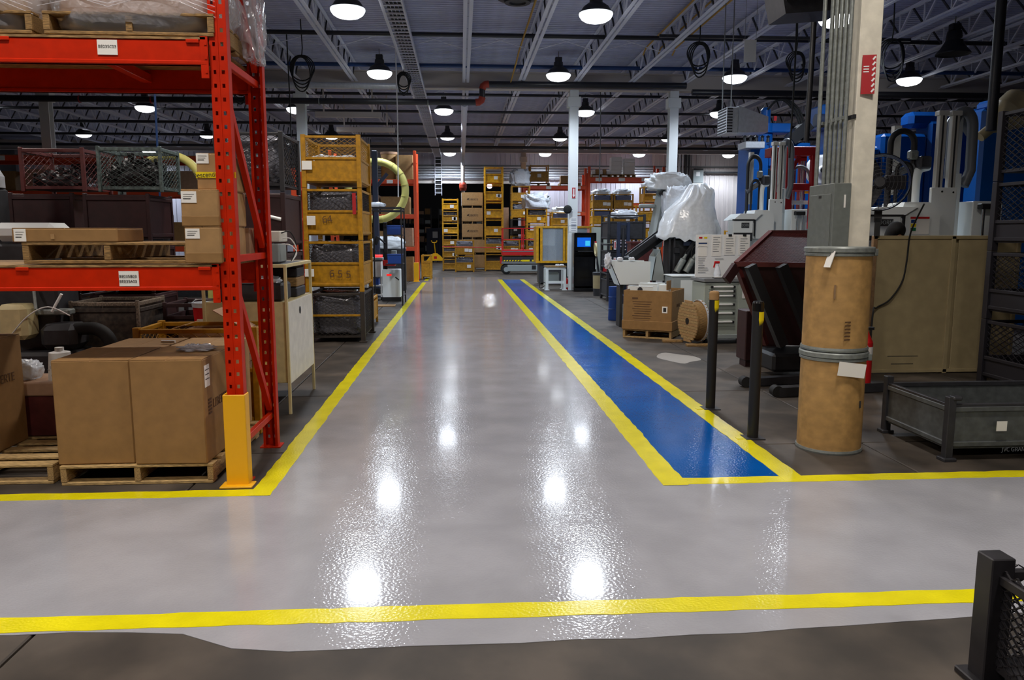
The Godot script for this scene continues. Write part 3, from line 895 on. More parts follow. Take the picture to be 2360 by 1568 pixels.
	heap("foil_bag", "crumpled silvery bag beside the twine cone", "bag", V(-3.22, 0.531, -5.85), V(0.12, 0.085, 0.1), M.bag_clear, 6, -0.6)
	# loose film on the carton tops
	heap("film_scrap", "crumpled clear film lying on the labelled carton", "plastic film", V(-1.78, 0.815, -5.3), V(0.11, 0.022, 0.09), M.film, 8, -0.5, "", 0.9, 0.5, 4.0)
	g = G.new(); g.tube([V(-0.05, 0.0, 0), V(0.05, 0.0, 0.01)], 0.012, 8)
	var rl := part("label_roll", g, M.white); rl.position = V(-2.12, 0.812, -5.72); tag(rl, "little white roll lying on the carton tops", "roll")

	# goods on the lower shelf
	pallet("yellowed wooden pallet on the lower shelf", V(-2.16, 1.406, -5.42), 1.0, 1.0, "", 0.0, true, "wood_dark")
	var fc := carton("long flat brown carton lying on the shelf pallet", V(-2.4, 1.536, -5.12), V(0.62, 0.085, 0.4), {"labels": [[-0.42, 0.0, 0.07, 0.075]]})
	bx("tape_patch", V(-0.07, 0.035, 0.203), V(0.022, 0.03, 0.002), M.carton_light, fc)
	carton("lower carton of the front stack on the shelf", V(-1.573, 1.406, -5.0), V(0.215, 0.222, 0.22), {"mat": "carton_light", "seam": true, "labels": [[-0.27, 0.32, 0.085, 0.06]]})
	carton("middle carton of the front stack on the shelf", V(-1.582, 1.63, -5.0), V(0.22, 0.222, 0.22), {"mat": "carton_light", "seam": true, "labels": [[-0.28, 0.3, 0.09, 0.068]], "turn": 0.02})
	var ct := carton("top carton with the yellow tape on the shelf stack", V(-1.525, 1.854, -5.08), V(0.17, 0.22, 0.24), {"mat": "carton_light", "labels": [[-0.27, 0.36, 0.075, 0.06]]})
	bx("yellow_tape", V(0.03, 0.09, 0.123), V(0.24, 0.036, 0.002), M.tape_yellow, ct)
	text("Descendre", 0.026, V(-0.025, 0.09, 0.1245), V(0, 0, 0.06), M.ink, ct, "handwriting", false, true)
	var k2 := 0
	for y in [1.406, 1.633, 1.86]:
		carton("%s pinkish carton behind the rack post" % ["lowest", "middle", "topmost"][k2], V(-1.585 + 0.01 * k2, y, -5.42 + 0.03 * k2), V(0.2, 0.225, 0.3), {"mat": "carton_light", "turn": 0.1 - 0.06 * k2})
		k2 += 1
	carton("pinkish carton at the back of the lower shelf", V(-1.64, 1.406, -5.75), V(0.3, 0.22, 0.2), {"mat": "carton_pale"})

	# wrapped pallets on the upper shelf
	pallet("old wooden pallet with wrapped load on the upper shelf", V(-1.94, 2.748, -5.42), 0.98, 1.02, "", 0.0, true, "wood_dark")
	pallet("second wooden pallet on the upper shelf, cut by the left edge", V(-2.98, 2.748, -5.42), 0.98, 1.02, "", 0.0, true, "wood_dark")
	for k in 2:
		var wl := thing("wrapped_load", ["cartons under clear stretch film on the upper shelf pallet by the post", "film wrapped load on the upper shelf, cut by the left edge"][k], "wrapped goods", V(-1.94 - 1.04 * k, 2.878, -5.42))
		bx("goods", V(0, 0.3, 0), V(0.86, 0.6, 0.86), M.carton_pale if k == 0 else M.carton_light, wl, 0.02)
		g = G.new(); g.blob(V(0, 0.28, 0), V(0.51, 0.45, 0.54), 20 + k, 0.06, 0.42, -0.92, 5.0); part("stretch_film", g, M.film, wl)
		g = G.new()
		for q in 5: g.tube([V(-0.5, 0.02 + 0.03 * q, 0.53), V(-0.1, 0.1 - 0.02 * q, 0.535), V(0.3, 0.06 + 0.02 * q, 0.53), V(0.5, -0.02 + 0.03 * q, 0.5)], 0.0025, 5)
		part("film_folds", g, M.film, wl)
	heap("film_skirt", "loose shiny film hanging at the rear corner of the wrapped pallet", "plastic film", V(-1.4, 2.75, -5.62), V(0.06, 0.3, 0.2), M.film, 31, -0.7, "", 0.8, 0.35, 3.0)

func behind_rack() -> void:
	# dark stock behind the rack
	var rb := crate("rusty flat-sided metal bin under the lower shelf", V(-3.15, 0.5, -7.35), V(0.6, 0.5, 0.62), {"mat": "rust_pale", "panel": "rust", "ph": 0.78, "foot": 0.04, "post": 0.03})
	bx("paper_label", V(0.02, 0.42, 0.312), V(0.1, 0.02, 0.003), M.paper, rb)
	var i := 0
	for k in [[-3.12, 0.0, -7.35, 0.62, 0.5], [-2.55, 0.0, -7.75, 0.5, 0.95]]:
		crate(["dark bin carrying the rusty bin behind the big cartons", "tall dark bin between the rusty bin and the cream cabinet"][i], V(k[0], k[1], k[2]), V(k[3], k[4] - 0.002, 0.6), {"mat": "maroon", "ph": 0.8, "foot": 0.06, "post": 0.035})
		i += 1
	# three-high maroon bins seen through the shelf opening
	var bins := [[-3.3, 1.5, -8.1, 0.62, 0.47, "long dark maroon bin behind the shelf carton, middle of its stack"], [-3.3, 1.02, -8.1, 0.62, 0.47, "dark maroon bin, second from the floor behind the rack"], [-3.3, 0.54, -8.1, 0.62, 0.47, "dark maroon bin, first above the bottom one behind the rack"], [-3.3, 0.0, -8.1, 0.62, 0.53, "dark maroon bin at the bottom of the stack behind the rack"],
		[-4.15, 1.52, -8.4, 0.62, 0.47, "dark mesh bin under the open maroon bin"], [-4.15, 1.0, -8.4, 0.62, 0.51, "lower dark mesh bin under the open maroon bin, second from the floor"], [-4.15, 0.0, -8.4, 0.62, 0.99, "tall dark bin at the floor under the open maroon bin"]]
	for k in bins: crate(k[5], V(k[0], k[1], k[2]), V(k[3], k[4], 0.62), {"mat": "maroon", "ph": 0.82, "foot": 0.05, "post": 0.035})
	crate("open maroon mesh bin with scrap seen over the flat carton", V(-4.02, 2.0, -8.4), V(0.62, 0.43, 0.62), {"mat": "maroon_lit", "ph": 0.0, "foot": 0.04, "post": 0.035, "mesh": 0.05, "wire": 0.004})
	scrap_pile("dark metal scrap in the open maroon bin", V(-4.02, 2.06, -8.4), 0.54, 0.54, 0.15, 3, 90)
	crate("teal framed wire mesh bin heaped with dark parts", V(-3.14, 1.98, -8.0), V(0.6, 0.43, 0.5), {"mat": "teal_steel", "ph": 0.0, "foot": 0.04, "post": 0.03, "mesh": 0.035, "wire": 0.004, "turn": 0.0})
	scrap_pile("dark small parts heaped in the teal mesh bin", V(-3.14, 2.04, -8.0), 0.52, 0.42, 0.28, 4, 140)
	# machine corner low at the left: grey motor, hose, levers
	var t := thing("shop_machine", "dark grey machine with black hose beside the twine cone", "machine", V(-3.5, 0, -6.9))
	bx("machine_base", V(0, 0.3, 0), V(0.5, 0.6, 0.5), M.charcoal, t, 0.03)
	bx("motor_housing", V(0.1, 0.72, 0.05), V(0.3, 0.22, 0.3), M.charcoal, t, 0.05)
	bx("head_block", V(-0.25, 0.85, 0.1), V(0.24, 0.3, 0.24), M.cream, t, 0.04)
	bx("slide", V(0.0, 0.92, 0.0), V(0.3, 0.05, 0.12), M.zinc, t, 0.01)
	var g := G.new(); g.cord([V(0.22, 0.78, 0.1), V(0.4, 0.78, 0.12), V(0.5, 0.68, 0.12), V(0.52, 0.45, 0.1)], 0.055, 10); part("hose", g, M.rubber, t)
	g = G.new(); g.tube([V(0.02, 0.93, 0.08), V(0.12, 1.08, 0.1)], 0.012, 8); part("lever", g, M.white, t)
	g = G.new(); g.tube([V(-0.1, 0.95, 0.1), V(-0.16, 1.25, 0.0)], 0.014, 8); part("arm", g, M.zinc, t)
	g = G.new(); g.cord([V(-0.3, 0.7, 0.2), V(-0.1, 0.9, 0.25), V(0.05, 0.98, 0.2), V(0.2, 0.9, 0.15)], 0.006, 6); part("cable", g, M.white, t)
	t = thing("bench_unit", "pale grey bench unit with a lid left of the flat carton", "machine", V(-3.72, 0, -7.1))
	bx("cabinet_body", V(0, 0.75, 0), V(0.5, 1.5, 0.4), M.charcoal, t, 0.02)
	bx("lid", V(0, 1.6, 0), V(0.5, 0.16, 0.36), M.machine_white, t, 0.05)
	t = thing("extractor_duct", "shiny silver extraction duct at the left edge", "duct", V(-4.3, 0, -7.45))
	g = G.new(); g.lathe([Vector2(0.0, 2.0), Vector2(0.16, 2.0), Vector2(0.16, 2.1), Vector2(0.1, 2.22), Vector2(0.1, 2.5), Vector2(0.05, 2.62), Vector2(0.0, 2.62)], Vector3.ZERO, 20); part("duct_bell", g, M.galv, t)
	g = G.new(); g.tube([V(0, 2.58, 0), V(-0.05, 3.0, 0), V(-0.3, 3.4, 0), V(-0.6, 3.6, 0)], 0.05, 10); part("duct_elbow", g, M.galv, t)
	bx("stand", V(0, 1.0, 0), V(0.3, 1.99, 0.2), M.charcoal, t, 0.02)
	# pail with red label, navy drum, yellow container behind the cartons
	t = thing("pail", "red and white pail with clear lid behind the open carton", "pail", V(-2.28, 0.6, -7.2))
	g = G.new(); g.lathe([Vector2(0, 0), Vector2(0.13, 0), Vector2(0.15, 0.33), Vector2(0, 0.33)], Vector3.ZERO, 22); part("pail_body", g, M.red, t)
	g = G.new(); g.lathe([Vector2(0, 0.33), Vector2(0.155, 0.33), Vector2(0.16, 0.37), Vector2(0.0, 0.375)], Vector3.ZERO, 22); part("lid", g, M.bag_clear, t)
	bx("paper_label", V(-0.04, 0.17, 0.147), V(0.07, 0.12, 0.004), M.paper, t)
	g = G.new(); g.cord([V(-0.15, 0.33, 0), V(-0.1, 0.4, 0.1), V(0.1, 0.4, 0.1), V(0.15, 0.33, 0)], 0.006, 6); part("handle", g, M.chrome, t)
	bx("pail_stand", V(0, -0.3, 0), V(0.36, 0.598, 0.3), M.charcoal, t, 0.01)
	crate("yellow steel container behind the big cartons and rack post", V(-2.08, 0, -6.44), V(0.95, 0.86, 0.56), {"ph": 0.5, "mesh": 0.05, "wire": 0.005, "papers": [[0.3, 0.4, 0.08, 0.1]]})
	t = thing("open_carton", "open carton with raised flaps in the yellow container", "box", V(-1.98, 0.12, -6.42))
	for k in [[V(0, 0.35, 0.18), V(0.5, 0.7, 0.008)], [V(0, 0.35, -0.18), V(0.5, 0.7, 0.008)], [V(-0.25, 0.35, 0), V(0.008, 0.7, 0.36)], [V(0.25, 0.35, 0), V(0.008, 0.7, 0.36)]]: bx("side_wall", k[0], k[1], M.carton_pale, t)
	bx("bottom", V(0, 0.005, 0), V(0.5, 0.008, 0.36), M.carton_pale, t)
	g = G.new(); g.box(V(0.12, 0.78, -0.05), V(0.3, 0.006, 0.3), 0.0, Basis(V(0, 0, 1), -0.55)); part("flap", g, M.carton_pale, t)
	g = G.new(); g.box(V(-0.3, 0.72, 0.0), V(0.2, 0.006, 0.34), 0.0, Basis(V(0, 0, 1), 0.3)); part("flap", g, M.carton_light, t)
	# cream cabinet on legs
	t = thing("cream_cabinet", "cream metal cabinet on thin legs with an open top shelf, by the aisle", "cabinet", V(-1.87, 0, -7.4))
	bx("front_panel", V(0, 0.63, 0.54), V(0.68, 0.7, 0.02), M.cream, t, 0.004)
	bx("rear_panel", V(0, 0.63, -0.56), V(0.68, 0.7, 0.02), M.cream, t, 0.004)
	bx("side_panel", V(0.355, 0.63, 0), V(0.015, 0.72, 1.08), M.white_panel, t, 0.004, "white side panel with an oval hole")
	g = G.new(); g.lathe([Vector2(0, 0), Vector2(0.035, 0), Vector2(0.035, 0.004), Vector2(0, 0.004)], V(0.362, 0.88, 0.06), 20, Basis(V(0, 0, 1), -PI / 2)); part("finger_hole", g, M.black, t)
	bx("side_panel", V(-0.355, 0.63, 0), V(0.015, 0.72, 1.08), M.cream, t, 0.004)
	for x in [-0.35, 0.35]:
		for z in [-0.555, 0.555]: bx("leg", V(x, 0.66, z), V(0.026, 1.32, 0.026), M.cream, t, 0.003)
	bx("shelf", V(0, 0.985, 0), V(0.7, 0.02, 1.1), M.cream, t)
	for z in [-0.555, 0.555]: bx("top_rail", V(0, 1.31, z), V(0.68, 0.03, 0.026), M.cream, t, 0.003)
	for x in [-0.35, 0.35]: bx("top_rail", V(x, 1.31, 0), V(0.026, 0.03, 1.09), M.cream, t, 0.003)
	bx("top_shelf", V(0, 1.318, 0), V(0.68, 0.006, 1.08), M.charcoal, t)
	t = thing("tool_box", "dark grey tool box on the cream cabinet shelf, nearer one", "tool box", V(-1.86, 0.996, -7.08))
	bx("box_body", V(0, 0.08, 0), V(0.6, 0.16, 0.34), M.charcoal, t, 0.02)
	heap("rag_bag", "crumpled plastic bag on the nearer tool box", "bag", V(-1.8, 1.157, -7.0), V(0.2, 0.045, 0.1), M.bag_clear, 12, -0.4)
	t = thing("tool_box", "stacked dark parts boxes at the aisle side of the cream cabinet", "tool box", V(-1.68, 0.996, -7.6))
	for k in 3: bx("drawer_box", V(0, 0.045 + 0.092 * k, 0), V(0.28, 0.088, 0.4 - 0.03 * k), [M.charcoal, M.wood_dark, M.black][k], t, 0.01)
	# electronics on top
	t = thing("test_instrument", "grey electronic unit with cables on top of the cream cabinet", "instrument", V(-1.74, 1.322, -7.3))
	bx("lower_unit", V(-0.1, 0.09, 0), V(0.2, 0.18, 0.3), M.charcoal, t, 0.01)
	bx("lower_unit", V(0.06, 0.09, 0.02), V(0.1, 0.17, 0.3), M.machine_grey, t, 0.01)
	bx("upper_unit", V(-0.04, 0.24, 0), V(0.32, 0.1, 0.3), M.white_panel, t, 0.01)
	g = G.new(); g.lathe([Vector2(0, 0), Vector2(0.014, 0), Vector2(0.012, 0.015), Vector2(0, 0.015)], V(-0.02, 0.24, 0.15), 12, Basis(V(1, 0, 0), PI / 2)); part("knob", g, M.black, t)
	for q in 3:
		g = G.new(); g.cord([V(0.12, 0.27 - 0.05 * q, 0.1), V(0.2, 0.28 - 0.06 * q, 0.1), V(0.24, 0.15 - 0.03 * q, 0.05), V(0.2, 0.012, 0.1)], 0.006, 6); part("cable", g, M.white if q else M.black, t)
	# tall stack of dark bins
	for k in 4:
		var lab := "%s of four big dark bins stacked behind the rack's rear post" % ["bottom one", "second from the floor", "third from the floor, maroon,", "topmost grey"][k]
		crate(lab, V(-2.42, 0.69 * k, -9.75), V(0.78, 0.68, 0.96), {"called": "stacking_bin", "mat": ["maroon", "maroon", "maroon", "charcoal"][k], "ph": 0.84 if k < 3 else 0.0, "foot": 0.08, "post": 0.05, "mesh": 0.05 if k == 3 else 0.0, "wire": 0.008})
	heap("liner", "shiny dark plastic liner in the topmost grey bin", "plastic liner", V(-2.42, 2.17, -9.75), V(0.33, 0.3, 0.42), M.bag_dark, 14, -0.8, "", 0.35)
	g = G.new(); g.tube([V(-2.2, 1.78, -9.262), V(-2.08, 1.75, -9.262)], 0.02, 8); tag(part("paper_roll", g, M.white), "rolled white paper stuck to the third maroon bin", "paper roll")
	# the yellow container stack by the aisle
	for k in 4:
		var low := k == 0
		var lab := "%s yellow steel container of the tall stack left of the aisle" % ["bottom rusty", "second", "third", "topmost"][k]
		var o := {"called": "stacking_container", "mat": "crate_dark" if low else "crate_yellow", "panel": "crate_dark" if low else "crate_yellow", "ph": 0.0 if low else 0.46, "foot": 0.085, "post": 0.065, "mesh": 0.04, "wire": 0.006, "mesh_mat": "crate_dark" if k < 3 else "crate_yellow", "pads": low}
		o.papers = [[], [[-0.42, 0.38, 0.13, 0.11]], [[-0.36, 0.38, 0.12, 0.13]], [[-0.4, 0.42, 0.14, 0.12]]][k]
		var t2 := crate(lab, V(-1.83, 0.745 * k, -12.0), V(0.84, 0.74, 1.2), o)
		if low: bx("middle_rail", V(0, 0.4, 0.575), V(0.74, 0.03, 0.03), M.crate_yellow, t2, 0.003)
		if k == 1: text("6 5 5", 0.11, V(0.08, 0.26, 0.597), V(0, 0, -0.05), M.ink_brown, t2, "handwriting", false, true)
		if k == 2: text("64", 0.1, V(-0.08, 0.3, 0.597), V(0, 0, 0.1), M.ink_brown, t2, "handwriting", false, true)
		if k == 2: bx("red_tag", V(0.31, 0.52, 0.61), V(0.05, 0.3, 0.004), M.safety_red, t2)
		if k < 3: heap("bag_liner", "dark clear plastic bag of parts filling the %s stacked container" % ["bottom", "second", "third"][k], "bag", V(-1.83, 0.745 * k + 0.11, -12.0), V(0.36, 0.33, 0.54), M.bag_dark, 40 + k, -0.85, "", 0.35, 0.1)
		else: heap("bubble_wrap", "white bubble wrap heaped in the topmost stacked container", "bubble wrap", V(-1.83, 0.745 * k + 0.11, -12.0), V(0.36, 0.2, 0.54), M.bag_white, 44, -0.85, "", 0.4, 0.14)
	crate("small yellow crate on the floor past the tall yellow stack", V(-1.72, 0, -13.7), V(0.42, 0.5, 0.9), {"ph": 0.62, "foot": 0.1, "post": 0.04, "papers": [[0.3, 0.55, 0.08, 0.1]]})

# ---------------------------------------------------------------- left side past the tall stack
func left_far() -> void:
	# white cart with monitor
	var t := thing("white_cart", "white two-shelf cart with screen beside the tall yellow stack", "cart", V(-2.08, 0, -19.0))
	bx("cart_box", V(0, 0.74, 0), V(0.34, 0.38, 0.4), M.white, t, 0.01)
	bx("shelf", V(0, 0.34, 0), V(0.36, 0.03, 0.42), M.white, t, 0.004); bx("shelf", V(0, 0.12, 0), V(0.36, 0.03, 0.42), M.white, t, 0.004)
	for x in [-0.165, 0.165]:
		for z in [-0.19, 0.19]:
			bx("post", V(x, 0.32, z), V(0.03, 0.5, 0.03), M.white, t, 0.003)
			var g := G.new(); g.lathe([Vector2(0, -0.015), Vector2(0.035, -0.015), Vector2(0.035, 0.015), Vector2(0, 0.015)], V(x, 0.036, z), 12, Basis(V(0, 0, 1), PI / 2)); part("caster", g, M.rubber, t)
	bx("worktop", V(0, 0.945, 0), V(0.4, 0.02, 0.44), M.black, t, 0.004)
	bx("blue_bin_box", V(0.0, 0.435, 0.02), V(0.2, 0.15, 0.3), M.blue_bin, t, 0.01); bx("black_unit", V(0.02, 0.2, 0.02), V(0.24, 0.13, 0.3), M.black, t, 0.01)
	t = thing("keypad_console", "small console glowing red on the white cart", "console", V(-2.02, 0.956, -18.95))
	bx("console_base", V(0, 0.03, 0), V(0.3, 0.06, 0.24), M.machine_grey, t, 0.01)
	var g := G.new(); g.box(V(0.03, 0.09, -0.04), V(0.2, 0.03, 0.1), 0.004, Basis(V(1, 0, 0), 0.5)); part("red_display_light", g, M.red_led, t)
	# grey machine box
	t = thing("control_box", "pale grey machine cabinet with a red display by the black rack", "cabinet", V(-1.64, 0, -18.6))
	bx("cabinet_body", V(0, 0.42, 0), V(0.42, 0.66, 0.4), M.machine_white, t, 0.01); bx("plinth", V(0, 0.05, 0), V(0.44, 0.1, 0.42), M.black, t)
	bx("red_display_light", V(-0.05, 0.62, 0.202), V(0.11, 0.04, 0.006), M.red_led, t)
	bx("top_tray", V(-0.05, 0.9, 0), V(0.3, 0.14, 0.3), M.red, t, 0.02)
	g = G.new(); g.tube([V(-0.12, 0.75, 0.1), V(0.12, 0.55, 0.2), V(0.18, 0.5, 0.2)], 0.014, 6); part("arm", g, M.black, t)
	bx("monitor_post", V(-0.14, 1.3, -0.05), V(0.09, 1.1, 0.09), M.black, t, 0.01)
	bx("printer", V(0.06, 1.08, 0.0), V(0.12, 0.22, 0.2), M.machine_grey, t, 0.01)
	g = G.new(); g.box(V(-0.33, 1.42, 0.1), V(0.1, 0.2, 0.03), 0.006, Basis(V(0, 0, 1), -0.4)); part("tablet", g, M.black, t)
	g = G.new(); g.tube([V(-0.3, 1.5, 0.05), V(-0.14, 1.35, 0)], 0.02, 6); part("tablet_arm", g, M.black, t)
	# open black rack
	t = thing("wire_rack", "tall open black frame rack beside the grey machine cabinet", "rack", V(-1.5, 0, -17.75))
	for x in [-0.2, 0.2]:
		for z in [-0.45, 0.45]: bx("post", V(x - (0.3 if x < 0 else 0.0), 1.08, z), V(0.03, 2.16, 0.03), M.black, t)
	for y in [2.15, 2.08]:
		for z in [-0.45, 0.45]: bx("cross_bar", V(-0.15, y, z), V(0.7, 0.025, 0.025), M.black, t)
	for y in [0.9, 1.55]: bx("shelf", V(-0.0, y, -0.2), V(0.4, 0.02, 0.5), M.black, t)
	for y in [0.2, 2.1]: 
		for x in [-0.5, 0.2]: bx("side_bar", V(x, y, 0), V(0.025, 0.025, 0.9), M.black, t)
	for k in 2:
		var bt := thing("parts_bin", ["blue plastic bin on the upper shelf of the black rack", "blue plastic bin on the lower shelf of the black rack"][k], "bin", V(-1.5, [1.561, 0.911][k], -17.95))
		g = G.new(); g.prism([Vector2(-0.15, 0), Vector2(0.15, 0), Vector2(0.16, 0.2), Vector2(-0.16, 0.2)], -0.2, 0.2); part("bin_body", g, M.blue_bin, bt)
		bx("rim", V(0, 0.2, 0), V(0.34, 0.02, 0.42), M.blue_bin, bt, 0.004)
	heap("clear_bag", "clear plastic bag on top of the black rack", "bag", V(-1.85, 2.165, -17.4), V(0.2, 0.06, 0.14), M.bag_clear, 61, -0.6)
	tag(bx("floor_cardboard", V(-1.7, 0.012, -17.2), V(0.5, 0.02, 0.34), M.carton_light, null, 0.004), "flattened cardboard on the floor by the white cart", "cardboard")
	# blue jib post and yellow ring of hose
	t = thing("jib_post", "dark blue steel post left of the yellow ring hose", "post", V(-2.1, 0, -19.7))
	bx("post", V(0, 1.8, 0), V(0.13, 3.6, 0.16), M.navy, t, 0.01); bx("base_plate", V(0, 0.01, 0), V(0.3, 0.02, 0.3), M.navy, t)
	g = G.new(); g.bar(V(0.05, 2.75, 0), V(0.3, 3.05, 0), 0.06, 0.08); part("bracket", g, M.navy, t)
	t = thing("ring_hose", "big pale yellow hose bent into a ring behind the blue post", "hose", V(-2.16, 2.68, -20.6))
	g = G.new()
	var ring := []
	for a in 73:
		var r := 0.74
		ring.append(V(sin(TAU * a / 72) * r, cos(TAU * a / 72) * r, 0.08 * sin(TAU * a / 72)))
	g.tube(ring, 0.095, 14); part("hose_tube", g, M.hose_yellow, t)
	for a in 16:
		var q := TAU * (a + 0.5) / 16
		var b := Basis(V(0, 0, 1), -q)
		g = G.new(); g.lathe([Vector2(0.0, -0.008), Vector2(0.103, -0.008), Vector2(0.103, 0.008), Vector2(0, 0.008)], V(sin(q) * 0.74, cos(q) * 0.74, 0.08 * sin(q)), 14, b * Basis(V(0, 0, 1), PI / 2)); part("hose_rib", g, M.hose_yellow, t)
	bx("hanger_bar", V(0.02, -1.45, 0), V(0.06, 1.3, 0.06), M.navy, t); bx("foot", V(0.02, -2.4, 0), V(0.08, 0.56, 0.08), M.navy, t)
	# second hose arc seen over the teal bin
	pipe_run("ring_hose", "pale hose arc behind the teal mesh bin", "hose", [V(-4.4, 2.5, -11.2), V(-4.15, 2.6, -11.1), V(-3.94, 2.63, -11.0), V(-3.76, 2.6, -11.0), V(-3.6, 2.48, -11.0), V(-3.5, 2.28, -11.0), V(-3.46, 2.0, -11.0), V(-3.45, 1.2, -11.0), V(-3.45, 0.0, -11.0)], 0.055, M.hose_yellow)
	# orange rack with cartons far on the left
	var rk := func(label: String, x1: float, x0: float, z: float, d: float, ys: Array, H: float, at_ends := true) -> Node3D:
		var q := thing("storage_rack", label, "pallet rack")
		for x in [x0, x1]:
			for zz in [z, z - d]: bx("upright", V(x, H / 2, zz), V(0.1, H, 0.07), M.rack_far, q, 0.006)
			for y in [0.4, H * 0.35, H * 0.7, H - 0.3]: bx("frame_strut", V(x, y, z - d / 2), V(0.03, 0.04, d), M.rack_far, q)
		for y in ys:
			for zz in [z, z - d]: bx("beam", V((x0 + x1) / 2, y, zz), V(x1 - x0 - 0.08, 0.13, 0.05), M.rack_far, q, 0.006)
			bx("shelf_board", V((x0 + x1) / 2, y + 0.075, z - d / 2), V(x1 - x0 - 0.08, 0.016, d), M.plywood, q)
			for k in 2: bx("shelf_label", V(x0 + (x1 - x0) * (0.3 + 0.4 * k), y, z + 0.028), V(0.2, 0.11, 0.003), M.paper, q)
		return q
	rk.call("orange pallet rack stacked with cartons left of the far aisle end", -1.48, -4.2, -26.0, 1.1, [1.08, 2.14, 3.26], 4.25)
	rk.call("orange pallet rack in the gloom behind the mesh bins", -6.2, -13.2, -20.0, 1.1, [1.2, 2.55, 3.4], 3.5)
	for k in 3:
		for n in 6: carton("dusty carton on the gloomy rack, %s from the left on its %s level" % [["first", "second", "third", "fourth", "fifth", "sixth"][n], ["floor", "lower", "upper"][k]], V(-12.5 + 1.15 * n, [0.001, 1.286, 2.636][k], -20.5), V(0.95, (0.72 + 0.14 * sin(n * 2.0 + k)) * (0.75 if k == 2 else 1.0), 0.8), {"mat": ["carton", "carton_pale", "charcoal"][(n + k) % 3]})
	var gd := thing("post_guard", "yellow guard before the far orange rack post", "guard", V(-1.48, 0, -25.88))
	bx("guard_plate", V(0, 0.32, 0), V(0.16, 0.62, 0.04), M.guard_yellow, gd, 0.006); bx("guard_side", V(0.06, 0.32, -0.06), V(0.04, 0.62, 0.08), M.guard_yellow, gd, 0.004); bx("floor_plate", V(0, 0.006, 0), V(0.22, 0.012, 0.14), M.guard_yellow, gd)
	t = thing("fibre_drum", "brown fibre drum on the top level of the far left rack", "drum", V(-2.35, 3.345, -26.5))
	g = G.new(); g.lathe([Vector2(0, 0), Vector2(0.27, 0), Vector2(0.27, 0.85), Vector2(0, 0.85)], Vector3.ZERO, 22); part("drum_body", g, M.carton_light, t)
	g = G.new(); g.lathe([Vector2(0, 0.83), Vector2(0.285, 0.83), Vector2(0.285, 0.9), Vector2(0, 0.9)], Vector3.ZERO, 22); part("lid", g, M.carton_pale, t)
	var cs := [["tall carton on the top level of the far left rack, right of the drum", -1.83, 3.345, 0.55, 0.78, "carton_light"], ["carton on the top level of the far left rack, left of the drum", -3.1, 3.345, 0.6, 0.7, "carton"], ["wide carton on the middle level of the far left rack", -2.15, 2.225, 0.95, 0.56, "carton_light"], ["narrow carton on the middle level of the far left rack", -2.9, 2.225, 0.45, 0.6, "carton_pale"],
		["carton on the bottom level of the far left rack, near the post", -1.9, 1.165, 0.6, 0.6, "carton_pale"], ["carton on the bottom level of the far left rack, farther from the post", -2.6, 1.165, 0.6, 0.5, "carton_light"], ["carton on the floor under the far left rack", -1.85, 0.0, 0.5, 0.8, "carton"], ["second carton on the floor under the far left rack", -2.6, 0.0, 0.7, 0.7, "carton_pale"]]
	for k in cs: carton(k[0], V(k[1], k[2] + 0.001, -26.5), V(k[3], k[4], 0.75), {"mat": k[5], "tape": true})
	crate("yellow crate on the floor behind the far rack guard", V(-1.2, 0, -27.6), V(0.35, 0.85, 0.9), {"mat": "crate_yellow", "ph": 0.6, "post": 0.05})
	heap("white_sack", "lumpy pale sacks behind the white cart", "sack", V(-2.05, 1.165, -22.0), V(0.5, 0.22, 0.3), M.bag_white, 63, -0.5)
	bx("sack_stand", V(-2.05, 0.58, -22.0), V(1.0, 1.16, 0.5), M.charcoal)
	tag(get_node("sack_stand"), "dark stand carrying the pale sacks behind the white cart", "stand")
	# cartons seen over the shelf through the rack
	carton("distant carton over the teal mesh bin, right one", V(-2.95, 2.55, -12.9), V(0.36, 0.42, 0.4), {"mat": "carton_pale"})
	carton("distant carton over the teal mesh bin, left one", V(-3.4, 2.55, -12.9), V(0.3, 0.4, 0.4), {"mat": "carton_pale"})
	rk.call("dark steel rack carrying the distant cartons behind the teal bin", -2.6, -3.8, -12.6, 0.7, [1.0, 2.45], 2.6)
	# dim aisle end through the opening
	for k in 3:
		var q := thing("parts_shelving", "%s dark shelving with small cartons in the gloom past the opening" % ["left", "middle", "right"][k], "shelving", V(-7.4 + 3.7 * k, 0, -55.0 - 1.5 * k))
		for x in [-1.6, 0.0, 1.6]: bx("post", V(x, 1.7, 0.3), V(0.08, 3.4, 0.08), M.charcoal, q)
		for y in [0.3, 0.95, 1.6, 2.25, 2.9]:
			bx("shelf", V(0, y, 0), V(3.2, 0.05, 0.7), M.charcoal, q)
			for x in 7:
				bx("stock_box", V(-1.35 + 0.45 * x, y + 0.03 + (0.16 + 0.05 * sin(x * 3.0 + y * 5)), 0.06), V(0.38, 0.32 + 0.1 * sin(x * 3.0 + y * 5), 0.5), [M.carton_pale, M.carton, M.charcoal, M.machine_grey][int(x + y * 4) % 4], q, 0.01)
	t = thing("pallet_jack", "yellow pallet jack with a red mark parked far down the aisle", "pallet jack", V(-1.4, 0, -43.0))
	g = G.new(); g.prism([Vector2(-0.5, 0.1), Vector2(0.5, 0.1), Vector2(0.3, 0.34), Vector2(0.1, 0.5), Vector2(-0.12, 0.5), Vector2(-0.3, 0.34)], -0.1, 0.1); part("body", g, M.guard_yellow, t)
	for x in [-0.25, 0.25]: bx("fork", V(x, 0.1, -0.7), V(0.18, 0.06, 1.2), M.guard_yellow, t, 0.01)
	g = G.new(); g.tube([V(0, 0.45, 0), V(-0.05, 1.1, 0.3)], 0.03, 8); part("handle_pole", g, M.guard_yellow, t)
